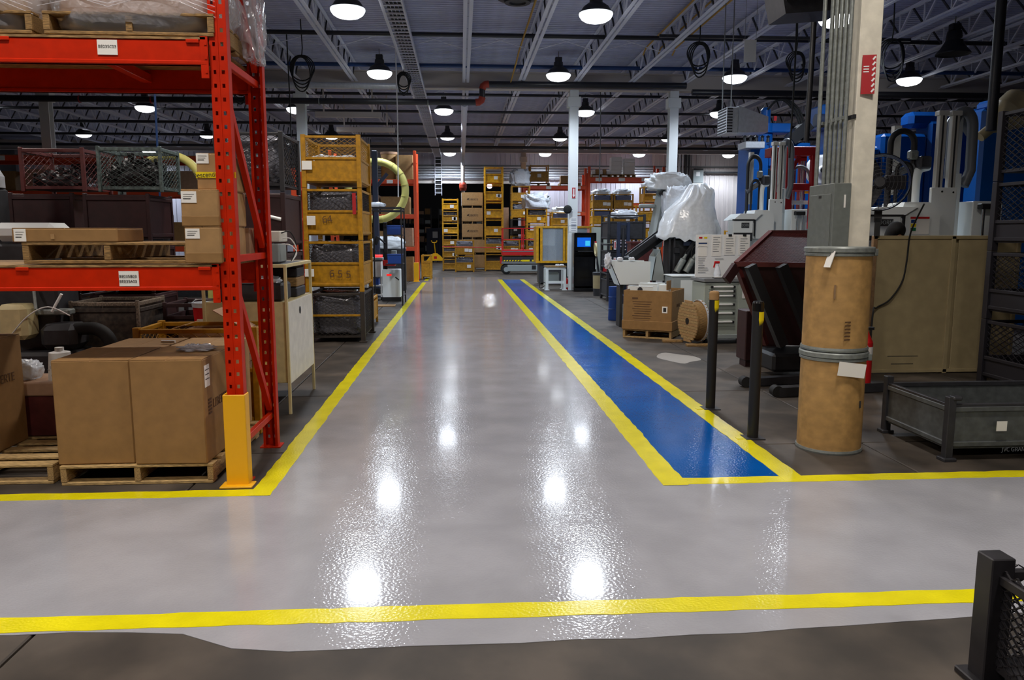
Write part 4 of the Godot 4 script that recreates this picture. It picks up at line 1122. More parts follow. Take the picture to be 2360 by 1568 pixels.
	g = G.new(); g.cord([V(-0.2, 1.2, 0.33), V(-0.15, 1.1, 0.3), V(0.05, 1.1, 0.3), V(0.1, 1.2, 0.33)], 0.025, 8); part("handle", g, M.guard_yellow, t)
	for x in [-0.12, 0.12]:
		g = G.new(); g.lathe([Vector2(0, -0.03), Vector2(0.1, -0.03), Vector2(0.1, 0.03), Vector2(0, 0.03)], V(x, 0.1, 0.0), 14, Basis(V(0, 0, 1), PI / 2)); part("wheel", g, M.rubber, t)
	bx("red_mark", V(0, 0.27, 0.102), V(0.16, 0.14, 0.004), M.red, t)
	t = thing("parts_cabinet", "dark blue cabinet with white sign beyond the opening", "cabinet", V(-1.4, 0, -49.5)); bx("cabinet_body", V(0, 0.95, 0), V(1.5, 1.9, 0.6), M.navy, t, 0.02); bx("sign", V(-0.2, 1.5, 0.303), V(0.32, 0.4, 0.006), M.white, t); bx("door_gap", V(0, 0.95, 0.301), V(0.02, 1.8, 0.004), M.black, t)
	t = thing("bulb_lamp", "small bright lamp shining in the gloom past the opening", "lamp", V(1.81, 4.5, -49.0))
	g = G.new(); g.lathe([Vector2(0, -0.16), Vector2(0.12, -0.12), Vector2(0.17, 0.0), Vector2(0.12, 0.12), Vector2(0, 0.16)], Vector3.ZERO, 16); part("lamp_bulb", g, M.bulb_glow, t)
	g = G.new(); g.tube([V(0, 0.15, 0), V(0, 1.6, 0)], 0.02, 6); part("stem", g, M.grey, t)
	var l := OmniLight3D.new(); l.name = "lamp_light"; l.light_energy = LAMP * 0.15; l.light_size = 0.06; l.omni_range = 40; l.omni_attenuation = 2; l.shadow_enabled = true; l.position = V(0, -0.25, 0.0); t.add_child(l)

# ---------------------------------------------------------------- the far end of the aisle
func far_stack(who: String, x: float, z: float, w: float, d: float, th: float, kinds: Array) -> void:   # kinds, from the floor up: y yellow, g gold, d dark, b blue liner, w white bag on top
	var nth := ["bottom", "second", "third", "fourth", "fifth", "sixth", "seventh"]
	for k in kinds.size():
		var s: String = kinds[k]
		var dark := s.contains("d")
		var o := {"called": "stacking_container", "mat": "crate_dark" if dark else ("crate_gold" if s.contains("g") else "crate_yellow"), "ph": 0.5, "foot": 0.06, "post": 0.06, "group": "containers of %s" % who}
		if not dark: o.panel = o.mat
		o.papers = [] if s.contains("n") else [[[-0.28, 0.1, 0.22][(k * 2 + kinds.size()) % 3], 0.36, 0.16, 0.13]]
		if k % 3 == 1 and not s.contains("n"): o.papers.append([0.3, 0.34, 0.14, 0.13])
		var pos: String = "topmost" if k == kinds.size() - 1 else nth[k]
		var col := "dark" if dark else "yellow"
		crate("%s %s container of %s" % [pos, col, who], V(x, th * k, z), V(w, th - 0.004, d), o)
		var br: float = th * 0.42
		if s.contains("b"): tag(bx("bag_liner", V(x, th * k + 0.08 + br, z), V(w - 0.16, br * 1.9, d - 0.16), M.liner_blue, null, 0.04), "blue-grey plastic liner in the %s container of %s" % [pos, who], "plastic liner")
		elif s.contains("p"): heap("bag_liner", "shiny grey plastic in the %s container of %s" % [pos, who], "plastic liner", V(x, th * k + 0.08, z), V(w * 0.44, br * 1.0, d * 0.42), M.bag_dark, k + 70, -0.85, "", 0.35)
		if s.contains("w"): heap("white_bag", "white plastic bag bulging from the %s container of %s" % [pos, who], "bag", V(x, th * (k + 1) - 0.12 + (0.05 if s.contains("b") else 0.0), z), V(w * 0.46, 0.2, d * 0.42), M.bag_white, k + 80, -0.4, "", 0.6)

func far_end() -> void:
	far_stack("the short stack at the dark opening", -0.44, -33.9, 0.7, 0.8, 0.508, ["n", "p", "y", "g", "p", "g"])
	far_stack("the low double stack", 0.15, -32.6, 0.8, 0.7, 0.665, ["yp", "yp"])
	far_stack("the tallest stack", 1.4, -33.4, 0.8, 0.8, 0.725, ["yn", "yp", "g", "g", "g", "g"])
	far_stack("the dark stack behind the scissor lift", 2.72, -35.9, 0.86, 0.8, 0.745, ["yn", "yp", "d", "yp", "y"])
	far_stack("the stack under the crumpled clear sheet", 3.27, -34.0, 0.9, 0.8, 0.66, ["y", "yp", "g", "gp"])
	far_stack("the twin stack behind the lift", 2.15, -34.0, 0.8, 0.8, 0.66, ["yp", "yp"])
	far_stack("the stack left of the pale column", 4.2, -33.2, 0.78, 0.8, 0.62, ["y", "y", "y", "gbw"])
	far_stack("the left blue-lined stack", 5.83, -32.4, 0.82, 0.8, 0.64, ["yn", "y", "gb", "gb", "ybw"])
	far_stack("the right blue-lined stack", 6.7, -32.4, 0.82, 0.8, 0.64, ["yn", "d", "y", "yb", "ybw"])
	far_stack("the unlined stack by the conveyor", 7.5, -31.9, 0.84, 0.8, 0.68, ["gn", "g", "g", "gn"])
	far_stack("the stack behind the conveyor", 8.1, -33.2, 0.8, 0.8, 0.71, ["yn", "y", "y", "y", "ybw"])
	heap("clear_sheet", "big crumpled clear plastic sheet over the stack behind the scissor lift", "plastic sheet", V(3.27, 2.645, -34.0), V(0.58, 0.42, 0.46), M.bag_clear, 91, -0.5, "", 0.6, 0.3, 3.0)
	heap("clear_bag", "bulging clear plastic bag on top of the dark stack", "bag", V(2.72, 3.73, -35.9), V(0.44, 0.4, 0.4), M.bag_clear, 92, -0.8, "", 0.5, 0.25, 3.0)
	# lone container up on a rack
	var q := thing("storage_rack", "orange rack carrying the lone raised yellow container", "pallet rack")
	for x in [3.0, 5.95]:
		for z in [-37.0, -38.1]: bx("upright", V(x, 2.1, z), V(0.1, 4.2 if x < 5 else 4.6, 0.08), M.rack_far, q, 0.006)
	for y in [2.5, 3.72]:
		for z in [-37.0, -38.1]: bx("beam", V(4.475, y, z), V(2.86, 0.16, 0.05), M.rack_far, q, 0.006)
		bx("shelf_board", V(4.475, y + 0.09, -37.55), V(2.86, 0.02, 1.1), M.plywood, q)
		for k in 2: bx("shelf_label", V(4.15 + 1.4 * k, y, -36.97), V(0.24, 0.13, 0.004), M.paper, q)
	crate("lone yellow container on a pallet on the orange rack", V(3.72, 3.96, -37.55), V(0.9, 0.82, 0.8), {"called": "stacking_container", "ph": 0.5, "post": 0.06, "papers": [[0.0, 0.4, 0.18, 0.16]]})
	pallet("wooden pallet under the lone raised container", V(3.72, 3.822, -37.55), 1.0, 0.9, "", 0.0, true, "wood_dark")
	pallet("wooden pallet with cartons on the orange rack by the pale column", V(5.2, 3.822, -37.55), 1.0, 0.9)
	carton("brown carton on the rack left of the pale column", V(4.98, 3.955, -37.5), V(0.45, 0.34, 0.5), {"mat": "carton_light"})
	for k in 4: carton("white carton in the pile behind the pale column, %s" % ["bottom", "second", "third", "top"][k], V(5.42, 3.955 + 0.19 * k, -37.5), V(0.36, 0.186, 0.4), {"mat": "white"})
	q = thing("storage_rack", "orange pallet rack right of the pale column, holding white cartons high up", "pallet rack")
	for x in [6.05, 9.6]:
		for z in [-36.9, -38.0]: bx("upright", V(x, 2.35, z), V(0.12, 4.7, 0.08), M.rack_far, q, 0.006)
	for x in [9.15]: bx("upright", V(x, 4.5, -36.9), V(0.08, 0.5, 0.08), M.rack_far, q)
	for y in [1.5, 2.9, 4.1]:
		for z in [-36.9, -38.0]: bx("beam", V(7.825, y, z), V(3.42, 0.2, 0.05), M.rack_far, q, 0.006)
		bx("shelf_board", V(7.825, y + 0.11, -37.45), V(3.42, 0.02, 1.1), M.plywood, q)
		for k in 3: bx("shelf_label", V(6.5 + 1.1 * k, y, -36.87), V(0.3, 0.15, 0.004), M.paper, q)
	for k in 2:
		pallet("%s small pallet under the bright white carton piles" % ["left", "right"][k], V(7.38 + 0.62 * k, 4.222, -37.3), 0.56, 0.7)
		for n in 4:
			carton("%s white carton of the %s bright pile high on the rack" % [["bottom", "second", "third", "top"][n], ["left", "right"][k]], V(7.38 + 0.62 * k, 4.355 + (0.2 - 0.015 * k) * n, -37.3), V(0.5, 0.195 - 0.015 * k, 0.5), {"mat": "white"})
	pallet("dark pallet with small boxes high on the orange rack", V(6.65, 4.222, -37.3), 0.9, 0.7, "", 0.0, true, "wood_dark")
	for n in 5: carton("small white box on the dark pallet, %s from the left" % ["first", "second", "third", "fourth", "fifth"][n], V(6.3 + 0.175 * n, 4.355, -37.2), V(0.16, 0.16 + 0.07 * (n % 2), 0.2), {"mat": ["white", "carton_light"][n % 2]})
	# printed cartons on pallets
	var nm := ["bottom", "second", "third", "fourth", "topmost"]
	for k in 5:
		var y: float = [0.0, 0.653, 1.306, 1.975, 2.644][k]
		var w: float = 0.9
		var x: float = 0.5 if k > 1 else 0.62
		pallet("pallet under the %s printed carton of the far pile" % nm[k], V(x, y, -33.9), w, 0.8, "", 0.0, true, "wood_dark")
		var cc := carton("%s printed brown carton of the far pile" % nm[k], V(x, y + 0.131, -33.9), V(w, 0.535 if k > 1 else 0.52, 0.8), {"mat": "carton_light"})
		if k > 1:
			text("LIBERTE", 0.085, V(0.04, 0.24, 0.402), Vector3.ZERO, M.ink, cc, "lettering", true, true)
			g_logo(cc)
	carton("brown carton right of the tallest yellow stack", V(1.95, 0.002, -34.6), V(0.3, 2.7, 0.7), {"mat": "carton_pale"})
	# scissor lift
	var t := thing("scissor_lift", "low scissor lift with red guard rails and grey chassis before the stacks", "scissor lift", V(2.42, 0, -30.7))
	bx("chassis", V(0.03, 0.24, 0), V(1.3, 0.26, 0.76), M.machine_grey, t, 0.02); bx("deck_edge", V(-0.02, 0.45, 0), V(1.66, 0.1, 0.8), M.grey, t, 0.02)
	for k in 7:
		var g2 := G.new(); g2.prism([Vector2(-0.78 + 0.11 * k, 0.51), Vector2(-0.72 + 0.11 * k, 0.51), Vector2(-0.69 + 0.11 * k, 0.56), Vector2(-0.75 + 0.11 * k, 0.56)], 0.4, 0.41); part("hazard_stripe", g2, M.tape_yellow, t)
	bx("scissor_stack", V(0, 0.6, 0), V(1.56, 0.2, 0.66), M.charcoal, t, 0.02)
	bx("name_plate", V(0.1, 0.535, 0.405), V(0.3, 0.07, 0.01), M.tape_yellow, t); bx("name_plate", V(0.52, 0.535, 0.405), V(0.36, 0.07, 0.01), M.tape_yellow, t)
	bx("platform", V(0, 0.84, 0), V(1.64, 0.22, 0.8), M.red, t, 0.02); bx("platform_trim", V(0, 0.89, 0.405), V(1.64, 0.03, 0.01), M.grey, t)
	for x in [-0.79, 0.0, 0.79]:
		for z in [-0.37, 0.37]: bx("rail_post", V(x, 1.36, z), V(0.035, 0.86, 0.035), M.red, t, 0.004)
	for y in [1.35, 1.78]:
		for z in [-0.37, 0.37]: bx("guard_rail", V(0, y, z), V(1.62, 0.035, 0.035), M.red, t, 0.004)
		for x in [-0.79, 0.79]: bx("guard_rail", V(x, y, 0), V(0.035, 0.035, 0.72), M.red, t, 0.004)
	for x in [-0.66, 0.76]:
		for z in [-0.3, 0.3]:
			var g2 := G.new(); g2.lathe([Vector2(0, -0.07), Vector2(0.12, -0.07), Vector2(0.19, -0.05), Vector2(0.19, 0.05), Vector2(0.12, 0.07), Vector2(0, 0.07)], V(x, 0.19, z), 20, Basis(V(1, 0, 0), PI / 2)); part("wheel", g2, M.rubber, t)
			g2 = G.new(); g2.lathe([Vector2(0, -0.075), Vector2(0.1, -0.075), Vector2(0.1, 0.075), Vector2(0, 0.075)], V(x, 0.19, z), 16, Basis(V(1, 0, 0), PI / 2)); part("wheel_hub", g2, M.machine_grey, t)
	bx("control_panel", V(0.42, 0.27, 0.385), V(0.16, 0.16, 0.01), M.black, t); bx("entry_step", V(-0.86, 0.55, 0.2), V(0.06, 0.26, 0.3), M.red, t)
	pipe_run("barrier_bar", "thin red barrier bar hanging across the low yellow stacks", "barrier", [V(-0.75, 1.05, -31.8), V(1.62, 1.02, -31.0)], 0.018, M.red)

func g_logo(cc: Node3D) -> void:
	for q in 4: bx("logo_bar", V(-0.2 + 0.012 * q, 0.225 + 0.022 * q, 0.402), V(0.07, 0.012, 0.002), M.ink, cc)

# ---------------------------------------------------------------- right of the walkway, middle distance
func right_mid() -> void:
	# signs on the pale column
	var t := thing("arrow_sign", "red sign with a white down arrow on the pale column", "sign", V(3.137, 2.7, -21.72))
	t.scale = Vector3.ONE * 0.85
	bx("sign_plate", V(0, 0, 0), V(0.13, 0.36, 0.006), M.white, t); bx("red_field", V(0, 0, 0.004), V(0.11, 0.34, 0.003), M.safety_red, t)
	var g := G.new(); g.prism([Vector2(-0.02, 0.14), Vector2(0.02, 0.14), Vector2(0.02, -0.06), Vector2(0.045, -0.06), Vector2(0, -0.15), Vector2(-0.045, -0.06), Vector2(-0.02, -0.06)], 0.006, 0.009); part("arrow", g, M.white, t)
	t = thing("notice_sheet", "white printed notices on the pale column above the kiosk", "notice", V(3.128, 1.83, -21.72))
	t.scale = Vector3.ONE * 0.85
	for k in 2:
		bx("sheet", V(0, 0.1 - 0.24 * k, 0), V(0.27, 0.26 - 0.08 * k, 0.004), M.white, t)
		for n in 4: bx("print_line", V(0.02, 0.18 - 0.055 * n - 0.2 * k, 0.003), V(0.16, 0.012, 0.002), M.blue_pipe, t)
	t = thing("round_mirror", "round black disc fixed left of the pale column", "mirror", V(2.96, 2.245, -21.66)); t.scale = Vector3.ONE * 0.7; g = G.new(); g.lathe([Vector2(0, 0), Vector2(0.17, 0), Vector2(0.17, 0.03), Vector2(0.1, 0.07), Vector2(0, 0.08)], Vector3.ZERO, 24, Basis(V(1, 0, 0), PI / 2)); part("disc", g, M.rubber, t); bx("arm", V(0.1, 0, -0.04), V(0.2, 0.03, 0.03), M.grey, t)
	# amber machine guard
	t = thing("machine_guard", "amber framed machine guard with clear windows behind the kiosk", "machine", V(3.2, 0, -24.6))
	for x in [-0.82, -0.7, 0.02, 0.12, 0.86]: bx("frame_post", V(x, 1.24, 0.35), V(0.08, 1.12, 0.07), M.crate_gold, t, 0.008)
	bx("frame_rail", V(0, 1.78, 0.35), V(1.74, 0.07, 0.08), M.crate_gold, t, 0.008); bx("frame_rail", V(0, 0.7, 0.35), V(1.74, 0.07, 0.08), M.crate_gold, t, 0.008)
	bx("side_panel", V(-0.84, 1.24, -0.05), V(0.05, 1.1, 0.8), M.crate_yellow, t, 0.008)
	bx("roof_plate", V(0, 1.78, -0.05), V(1.74, 0.05, 0.8), M.crate_yellow, t); bx("rear_panel", V(0, 1.24, -0.42), V(1.7, 1.1, 0.03), M.charcoal, t)
	bx("window_pane", V(-0.34, 1.24, 0.34), V(0.64, 1.02, 0.008), M.clear, t); bx("window_pane", V(0.49, 1.4, 0.34), V(0.66, 0.7, 0.008), M.clear, t)
	bx("lower_panel", V(0.49, 0.93, 0.36), V(0.66, 0.42, 0.02), M.crate_gold, t)
	bx("inner_cabinet", V(-0.45, 1.46, -0.1), V(0.42, 0.52, 0.3), M.machine_grey, t, 0.01); bx("inner_unit", V(0.3, 1.3, -0.1), V(0.3, 0.7, 0.3), M.navy, t, 0.02)
	bx("base", V(0, 0.35, -0.05), V(1.5, 0.66, 0.7), M.charcoal, t, 0.02)
	for k in 3: bx("warning_label", V(0.95 - 0.12 * k, 0.95 if k else 1.08, 0.4), V(0.1, 0.12, 0.006), M.paper if k else M.tape_yellow, t)
	# work table
	t = thing("work_table", "light grey welded work table left of the black kiosk", "table", V(2.66, 0, -22.0))
	bx("table_top", V(0, 0.66, 0), V(0.58, 0.03, 0.6), M.wood_dark, t, 0.004); bx("apron", V(0, 0.61, 0), V(0.54, 0.07, 0.56), M.machine_white, t, 0.004)
	for x in [-0.25, 0.25]:
		for z in [-0.24, 0.24]: bx("leg", V(x, 0.3, z), V(0.075, 0.6, 0.075), M.machine_white, t, 0.004); bx("foot_plate", V(x, 0.008, z), V(0.14, 0.016, 0.12), M.machine_white, t)
	bx("stretcher", V(0, 0.22, 0.24), V(0.44, 0.07, 0.05), M.machine_white, t); bx("under_box", V(-0.05, 0.36, -0.1), V(0.34, 0.26, 0.3), M.machine_grey, t, 0.02)
	g = G.new(); g.cord([V(-0.3, 0.12, 0.1), V(-0.42, 0.05, 0.1), V(-0.45, 0.14, 0.1), V(-0.36, 0.22, 0.1), V(-0.26, 0.18, 0.1)], 0.012, 6); part("cable", g, M.rubber, t)
	for k in 2: heap("rag", ["white rag on the work table, left one", "white rag on the work table, right one"][k], "rag", V(2.72 + 0.12 * k, 0.676, -21.9), V(0.06, 0.035, 0.05), M.cloth_white, 100 + k, -0.4)
	t = thing("fire_extinguisher", "red fire extinguisher standing left of the black kiosk", "extinguisher", V(2.98, 0, -21.9))
	g = G.new(); g.lathe([Vector2(0, 0), Vector2(0.055, 0), Vector2(0.06, 0.02), Vector2(0.06, 0.26), Vector2(0.03, 0.31), Vector2(0.02, 0.34), Vector2(0, 0.34)], Vector3.ZERO, 18); part("cylinder", g, M.red, t)
	bx("valve_handle", V(0.01, 0.36, 0), V(0.09, 0.03, 0.03), M.black, t); bx("band", V(0, 0.12, 0.05), V(0.07, 0.1, 0.03), M.paper, t)
	# kiosk
	t = thing("computer_kiosk", "black computer kiosk with a glowing blue screen", "kiosk", V(3.38, 0, -21.36))
	bx("base", V(0, 0.05, 0), V(0.58, 0.08, 0.52), M.black_gloss, t, 0.01)
	for x in [-0.29, 0.29]: bx("side_panel", V(x, 0.8, 0), V(0.03, 1.58, 0.5), M.black_gloss, t, 0.006)
	bx("rear_panel", V(0, 0.8, -0.24), V(0.56, 1.56, 0.02), M.black_gloss, t); bx("top_panel", V(0, 1.59, 0), V(0.6, 0.03, 0.5), M.black_gloss, t, 0.006)
	for y in [0.42, 1.08, 0.85]: bx("shelf", V(0, y, 0.0), V(0.55, 0.02, 0.44), M.black_gloss, t)
	bx("door", V(0, 0.55, 0.2), V(0.54, 0.8, 0.015), M.black_gloss, t, 0.004); bx("bezel", V(0, 1.34, 0.2), V(0.54, 0.46, 0.03), M.black_gloss, t, 0.006)
	bx("screen", V(-0.03, 1.35, 0.218), V(0.37, 0.25, 0.008), M.screen_glow, t)
	bx("screen_highlight_glow", V(0.07, 1.32, 0.2225), V(0.13, 0.14, 0.002), M.screen_bright, t)
	bx("keyboard", V(0, 1.1, 0.27), V(0.4, 0.02, 0.14), M.black, t, 0.004)
	var al := AreaLight3D.new(); al.name = "screen_light"; al.area_size = Vector2(0.37, 0.25); al.light_color = Color(0.1, 0.55, 1.0); al.light_energy = 0.008; al.area_range = 30; al.area_attenuation = 2; al.shadow_enabled = true; al.position = V(-0.03, 1.35, 0.24); al.rotation.y = PI; t.add_child(al)
	# pallet jack handle + bin
	t = thing("pallet_truck", "powered pallet truck with white loop handle behind the round bin", "pallet truck", V(3.66, 0, -20.4), -PI / 2)
	bx("body", V(0.05, 0.3, -0.2), V(0.4, 0.5, 0.4), M.charcoal, t, 0.04)
	g = G.new(); g.tube([V(0, 0.4, 0), V(-0.02, 1.05, 0.1)], 0.028, 8); part("handle_pole", g, M.black, t)
	g = G.new(); g.cord([V(-0.02, 1.0, 0.1), V(-0.11, 1.1, 0.11), V(-0.12, 1.25, 0.12), V(-0.05, 1.32, 0.12), V(0.05, 1.32, 0.12), V(0.12, 1.25, 0.12), V(0.1, 1.1, 0.11), V(0.02, 1.0, 0.1)], 0.026, 8); part("loop_handle", g, M.cream, t)
	bx("red_button", V(0, 1.36, 0.12), V(0.1, 0.04, 0.05), M.red, t, 0.01)
	for x in [-0.15, 0.25]: bx("fork", V(x, 0.08, -0.9), V(0.16, 0.06, 1.0), M.charcoal, t, 0.01)
	bx("arrow_label", V(-0.02, 0.8, 0.1), V(0.05, 0.3, 0.012), M.paper, t)
	t = thing("waste_bin", "round two-tone waste bin right of the black kiosk", "bin", V(3.55, 0, -19.7))
	g = G.new(); g.lathe([Vector2(0, 0), Vector2(0.17, 0), Vector2(0.18, 0.2), Vector2(0, 0.2)], Vector3.ZERO, 24); part("lower_shell", g, M.charcoal, t)
	g = G.new(); g.lathe([Vector2(0, 0.19), Vector2(0.18, 0.19), Vector2(0.19, 0.54), Vector2(0, 0.54)], Vector3.ZERO, 24); part("upper_shell", g, M.tan_cab, t)
	g = G.new(); g.lathe([Vector2(0.15, 0.53), Vector2(0.195, 0.53), Vector2(0.2, 0.6), Vector2(0.16, 0.61), Vector2(0.13, 0.56), Vector2(0, 0.55)], Vector3.ZERO, 24); part("rim", g, M.charcoal, t)
	t = thing("red_can", "small dark red can behind the pallet truck", "can", V(4.02, 0, -21.3)); g = G.new(); g.lathe([Vector2(0, 0.0), Vector2(0.14, 0.0), Vector2(0.14, 0.8), Vector2(0.06, 0.84), Vector2(0, 0.84)], Vector3.ZERO, 20); part("can_body", g, M.safety_red, t); g = G.new(); g.lathe([Vector2(0, 0.84), Vector2(0.05, 0.84), Vector2(0.04, 0.9), Vector2(0, 0.9)], Vector3.ZERO, 12); part("spout", g, M.white, t)
	t = thing("electric_cabinet", "slim pale green cabinet between kiosk and dark crates", "cabinet", V(4.0, 0, -22.2)); bx("cabinet_body", V(0, 0.88, 0), V(0.5, 1.76, 0.3), M.grey_green, t, 0.01); bx("door", V(0, 0.9, 0.153), V(0.46, 1.6, 0.008), M.grey_green, t); bx("handle", V(-0.18, 0.9, 0.165), V(0.02, 0.1, 0.02), M.black, t)
	# stacker carrying dark crates
	t = thing("stacker", "dark pallet stacker mast in front of the black crates", "stacker", V(3.72, 0, -17.75))
	for x in [-0.11, 0.11]: bx("mast", V(x, 0.92, 0), V(0.07, 1.84, 0.1), M.navy, t, 0.008)
	for y in [0.3, 1.1, 1.8]: bx("mast_brace", V(0, y, -0.02), V(0.2, 0.06, 0.06), M.navy, t)
	g = G.new(); g.tube([V(0, 0.2, 0), V(0, 1.7, 0)], 0.04, 10); part("lift_cylinder", g, M.charcoal, t); bx("base", V(0, 0.1, 0.1), V(0.5, 0.2, 0.4), M.navy, t, 0.02)
	for k in 2:
		bx("warning_label", V(-0.2, 1.32 - 0.38 * k, 0.06), V(0.05, 0.2, 0.006), M.white, t); bx("red_arrow", V(-0.2, 1.32 - 0.38 * k, 0.065), V(0.025, 0.15, 0.004), M.safety_red, t)
		bx("label_arm", V(-0.2, 1.32 - 0.38 * k, 0.04), V(0.06, 0.22, 0.03), M.navy, t)
	for k in 3: crate("%s black steel crate stacked behind the stacker mast" % ["bottom", "middle", "topmost"][k], V(3.86, 0.68 * k, -18.5), V(0.9, 0.67, 0.9), {"mat": "charcoal", "ph": 0.6, "foot": 0.1, "post": 0.06, "mesh": 0.0 if k else 0.05})
	heap("white_packing", "white packing heaped in the topmost black crate", "packing", V(3.9, 1.93, -18.5), V(0.3, 0.12, 0.3), M.bag_white, 111, -0.7)
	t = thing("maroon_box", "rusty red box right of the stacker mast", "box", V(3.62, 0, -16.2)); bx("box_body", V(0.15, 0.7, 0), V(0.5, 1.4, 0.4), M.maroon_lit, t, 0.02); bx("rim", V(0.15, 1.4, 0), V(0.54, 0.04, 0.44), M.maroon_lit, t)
	t = thing("blue_drum", "dark blue drum at the left of the big brown carton", "drum", V(2.82, 0, -14.1))
	g = G.new(); g.lathe([Vector2(0, 0), Vector2(0.115, 0), Vector2(0.12, 0.02), Vector2(0.115, 0.2), Vector2(0.122, 0.21), Vector2(0.115, 0.22), Vector2(0.115, 0.42), Vector2(0.122, 0.43), Vector2(0.115, 0.44), Vector2(0.118, 0.62), Vector2(0, 0.62)], Vector3.ZERO, 24); part("drum_body", g, M.blue_bin, t)

# ---------------------------------------------------------------- right of the walkway, near half
func hull(t: Node3D, called: String, P: Array, quads: Array, th: float, m: Material) -> void:   # plates between corner points, with thickness
	var mid := Vector3.ZERO
	for p in P: mid += p / P.size()
	for q in quads:
		var cc := Vector3.ZERO
		for i in q: cc += P[i] / q.size()
		var n: Vector3 = (P[q[1]] - P[q[0]]).cross(P[q[2]] - P[q[0]]).normalized()
		if n.dot(cc - mid) < 0: n = -n
		var a := []
		var e := []
		for i in q:
			a.append(P[i]); e.append(P[i] - n * th)
		var g := G.new()
		g.face(a, n); g.face(e, -n)
		for i in q.size():
			var j: int = (i + 1) % q.size()
			g.face([a[i], a[j], e[j], e[i]], (a[i] + a[j]) / 2 - cc)
		part(called, g, m, t)

func conveyor() -> void:
	var t := thing("parts_conveyor", "inclined grey conveyor with black lower belt feeding a white hopper", "conveyor", V(0, 0, 0))
	var g := G.new(); g.bar(V(3.71, 2.42, -14.1), V(3.5, 1.36, -14.0), 0.2, 0.2); part("upper_trough", g, M.machine_grey, t)
	g = G.new(); g.bar(V(3.66, 1.62, -13.75), V(2.93, 1.12, -13.55), 0.22, 0.12); part("lower_belt", g, M.black, t)
	for s in [-0.12, 0.12]:
		g = G.new(); g.bar(V(3.66, 1.68, -13.75 + s), V(2.93, 1.18, -13.55 + s), 0.02, 0.1); part("belt_side", g, M.charcoal, t)
	g = G.new(); g.lathe([Vector2(0, -0.12), Vector2(0.06, -0.12), Vector2(0.06, 0.12), Vector2(0, 0.12)], V(3.64, 2.3, -13.96), 14, Basis(V(1, 0, 0), PI / 2)); part("drive_roller", g, M.black, t)
	for x in [3.55, 3.75]: bx("support_leg", V(x, 0.68, -14.15), V(0.06, 1.36, 0.06), M.charcoal, t)
	bx("motor_bracket", V(3.38, 2.08, -14.1), V(0.3, 0.07, 0.12), M.machine_grey, t, 0.02)
	heap("plastic_bag", "white plastic bag tied over the top of the inclined conveyor", "plastic cover", V(3.72, 2.36, -14.0), V(0.36, 0.19, 0.26), M.bag_white, 120, -0.6, "", 0.6, 0.2, 2.6)
	g = G.new(); g.blob(V(0, 0, 0), V(0.22, 0.34, 0.2), 121, 0.15, 0.6, -1.0, 2.6)
	var o := part("plastic_bag", g, M.bag_clear); o.position = V(3.8, 2.08, -13.75); tag(o, "clear plastic sheet hanging below the conveyor's top bag", "plastic cover")
	# big covered hopper
	t = thing("covered_feeder", "feeder machine under a huge white plastic cover", "machine", V(3.92, 0, -13.3))
	g = G.new()
	var P := []
	var nz := FastNoiseLite.new(); nz.seed = 5; nz.frequency = 1.0; nz.fractal_octaves = 4
	var prof := [[0.0, 0.86], [0.14, 0.84], [0.3, 0.72], [0.42, 0.5], [0.5, 0.3], [0.56, 0.12], [0.57, -0.02], [0.55, -0.05]]
	for k in prof:
		var ringp := []
		for j in 40:
			var a := TAU * j / 40
			var r: float = k[0] * (1.0 + 0.16 * nz.get_noise_3d(cos(a) * 1.5, k[1] * 1.6, sin(a) * 1.5) + (0.05 * sin(a * 9.0) * smoothstep(0.6, 0.0, k[1])))
			var yy: float = k[1] + (0.10 * nz.get_noise_2d(cos(a) * 2.0, sin(a) * 2.0) if k[0] > 0.0 else 0.0) - (0.12 * maxf(0.0, -cos(a)) if k[0] > 0.2 and k[1] > 0.05 else 0.0)
			ringp.append(V(cos(a) * r * 0.98 + (0.14 if k[1] > 0.6 else 0.0) * cos(0.0), 1.55 + yy, sin(a) * r * 0.7))
		P.append(ringp)
	g.rows(P, true, true)
	part("plastic_cover", g, M.bag_white, t)
	bx("feeder_body", V(0, 1.15, -0.05), V(0.7, 0.7, 0.5), M.black, t, 0.03)
	bx("feeder_frame", V(0, 0.4, -0.05), V(0.66, 0.8, 0.44), M.charcoal, t, 0.01)
	for x in [-0.38, -0.3, 0.38]: bx("frame_post", V(x, 0.78, 0.22), V(0.03, 1.5, 0.03), M.charcoal, t)
	for k in 2:
		var b := Basis(V(0, 0, 1), -0.5)
		g = G.new(); g.lathe([Vector2(0, 0), Vector2(0.055, 0), Vector2(0.055, 0.24), Vector2(0.03, 0.26), Vector2(0.02, 0.34), Vector2(0, 0.34)], V(-0.28 + 0.16 * k, 0.94, 0.32), 16, b); part("air_cylinder", g, M.zinc, t)
		g = G.new(); g.bar(V(-0.35 + 0.25 * k, 0.85, 0.27), V(0.05 + 0.25 * k, 1.5, 0.27), 0.05, 0.06); part("drive_arm", g, M.black, t)
	for k in 4:
		g = G.new(); g.cord([V(-0.36 + 0.2 * k, 0.86, 0.25), V(-0.2 + 0.16 * k, 1.1, 0.32), V(-0.1 + 0.1 * k, 1.3 + 0.04 * k, 0.3), V(0.1 + 0.08 * k, 1.44, 0.26)], 0.012, 6); part("air_hose", g, M.rubber, t)
	bx("gauge_block", V(-0.05, 1.42, 0.24), V(0.2, 0.08, 0.06), M.navy, t, 0.01); bx("gauge_block", V(-0.26, 1.3, 0.24), V(0.1, 0.1, 0.06), M.black, t, 0.01)
	# pale hopper
	t = thing("white_hopper", "pale grey sheet metal hopper with sloping side at the belt's end", "hopper", V(2.84, 0, -13.1))
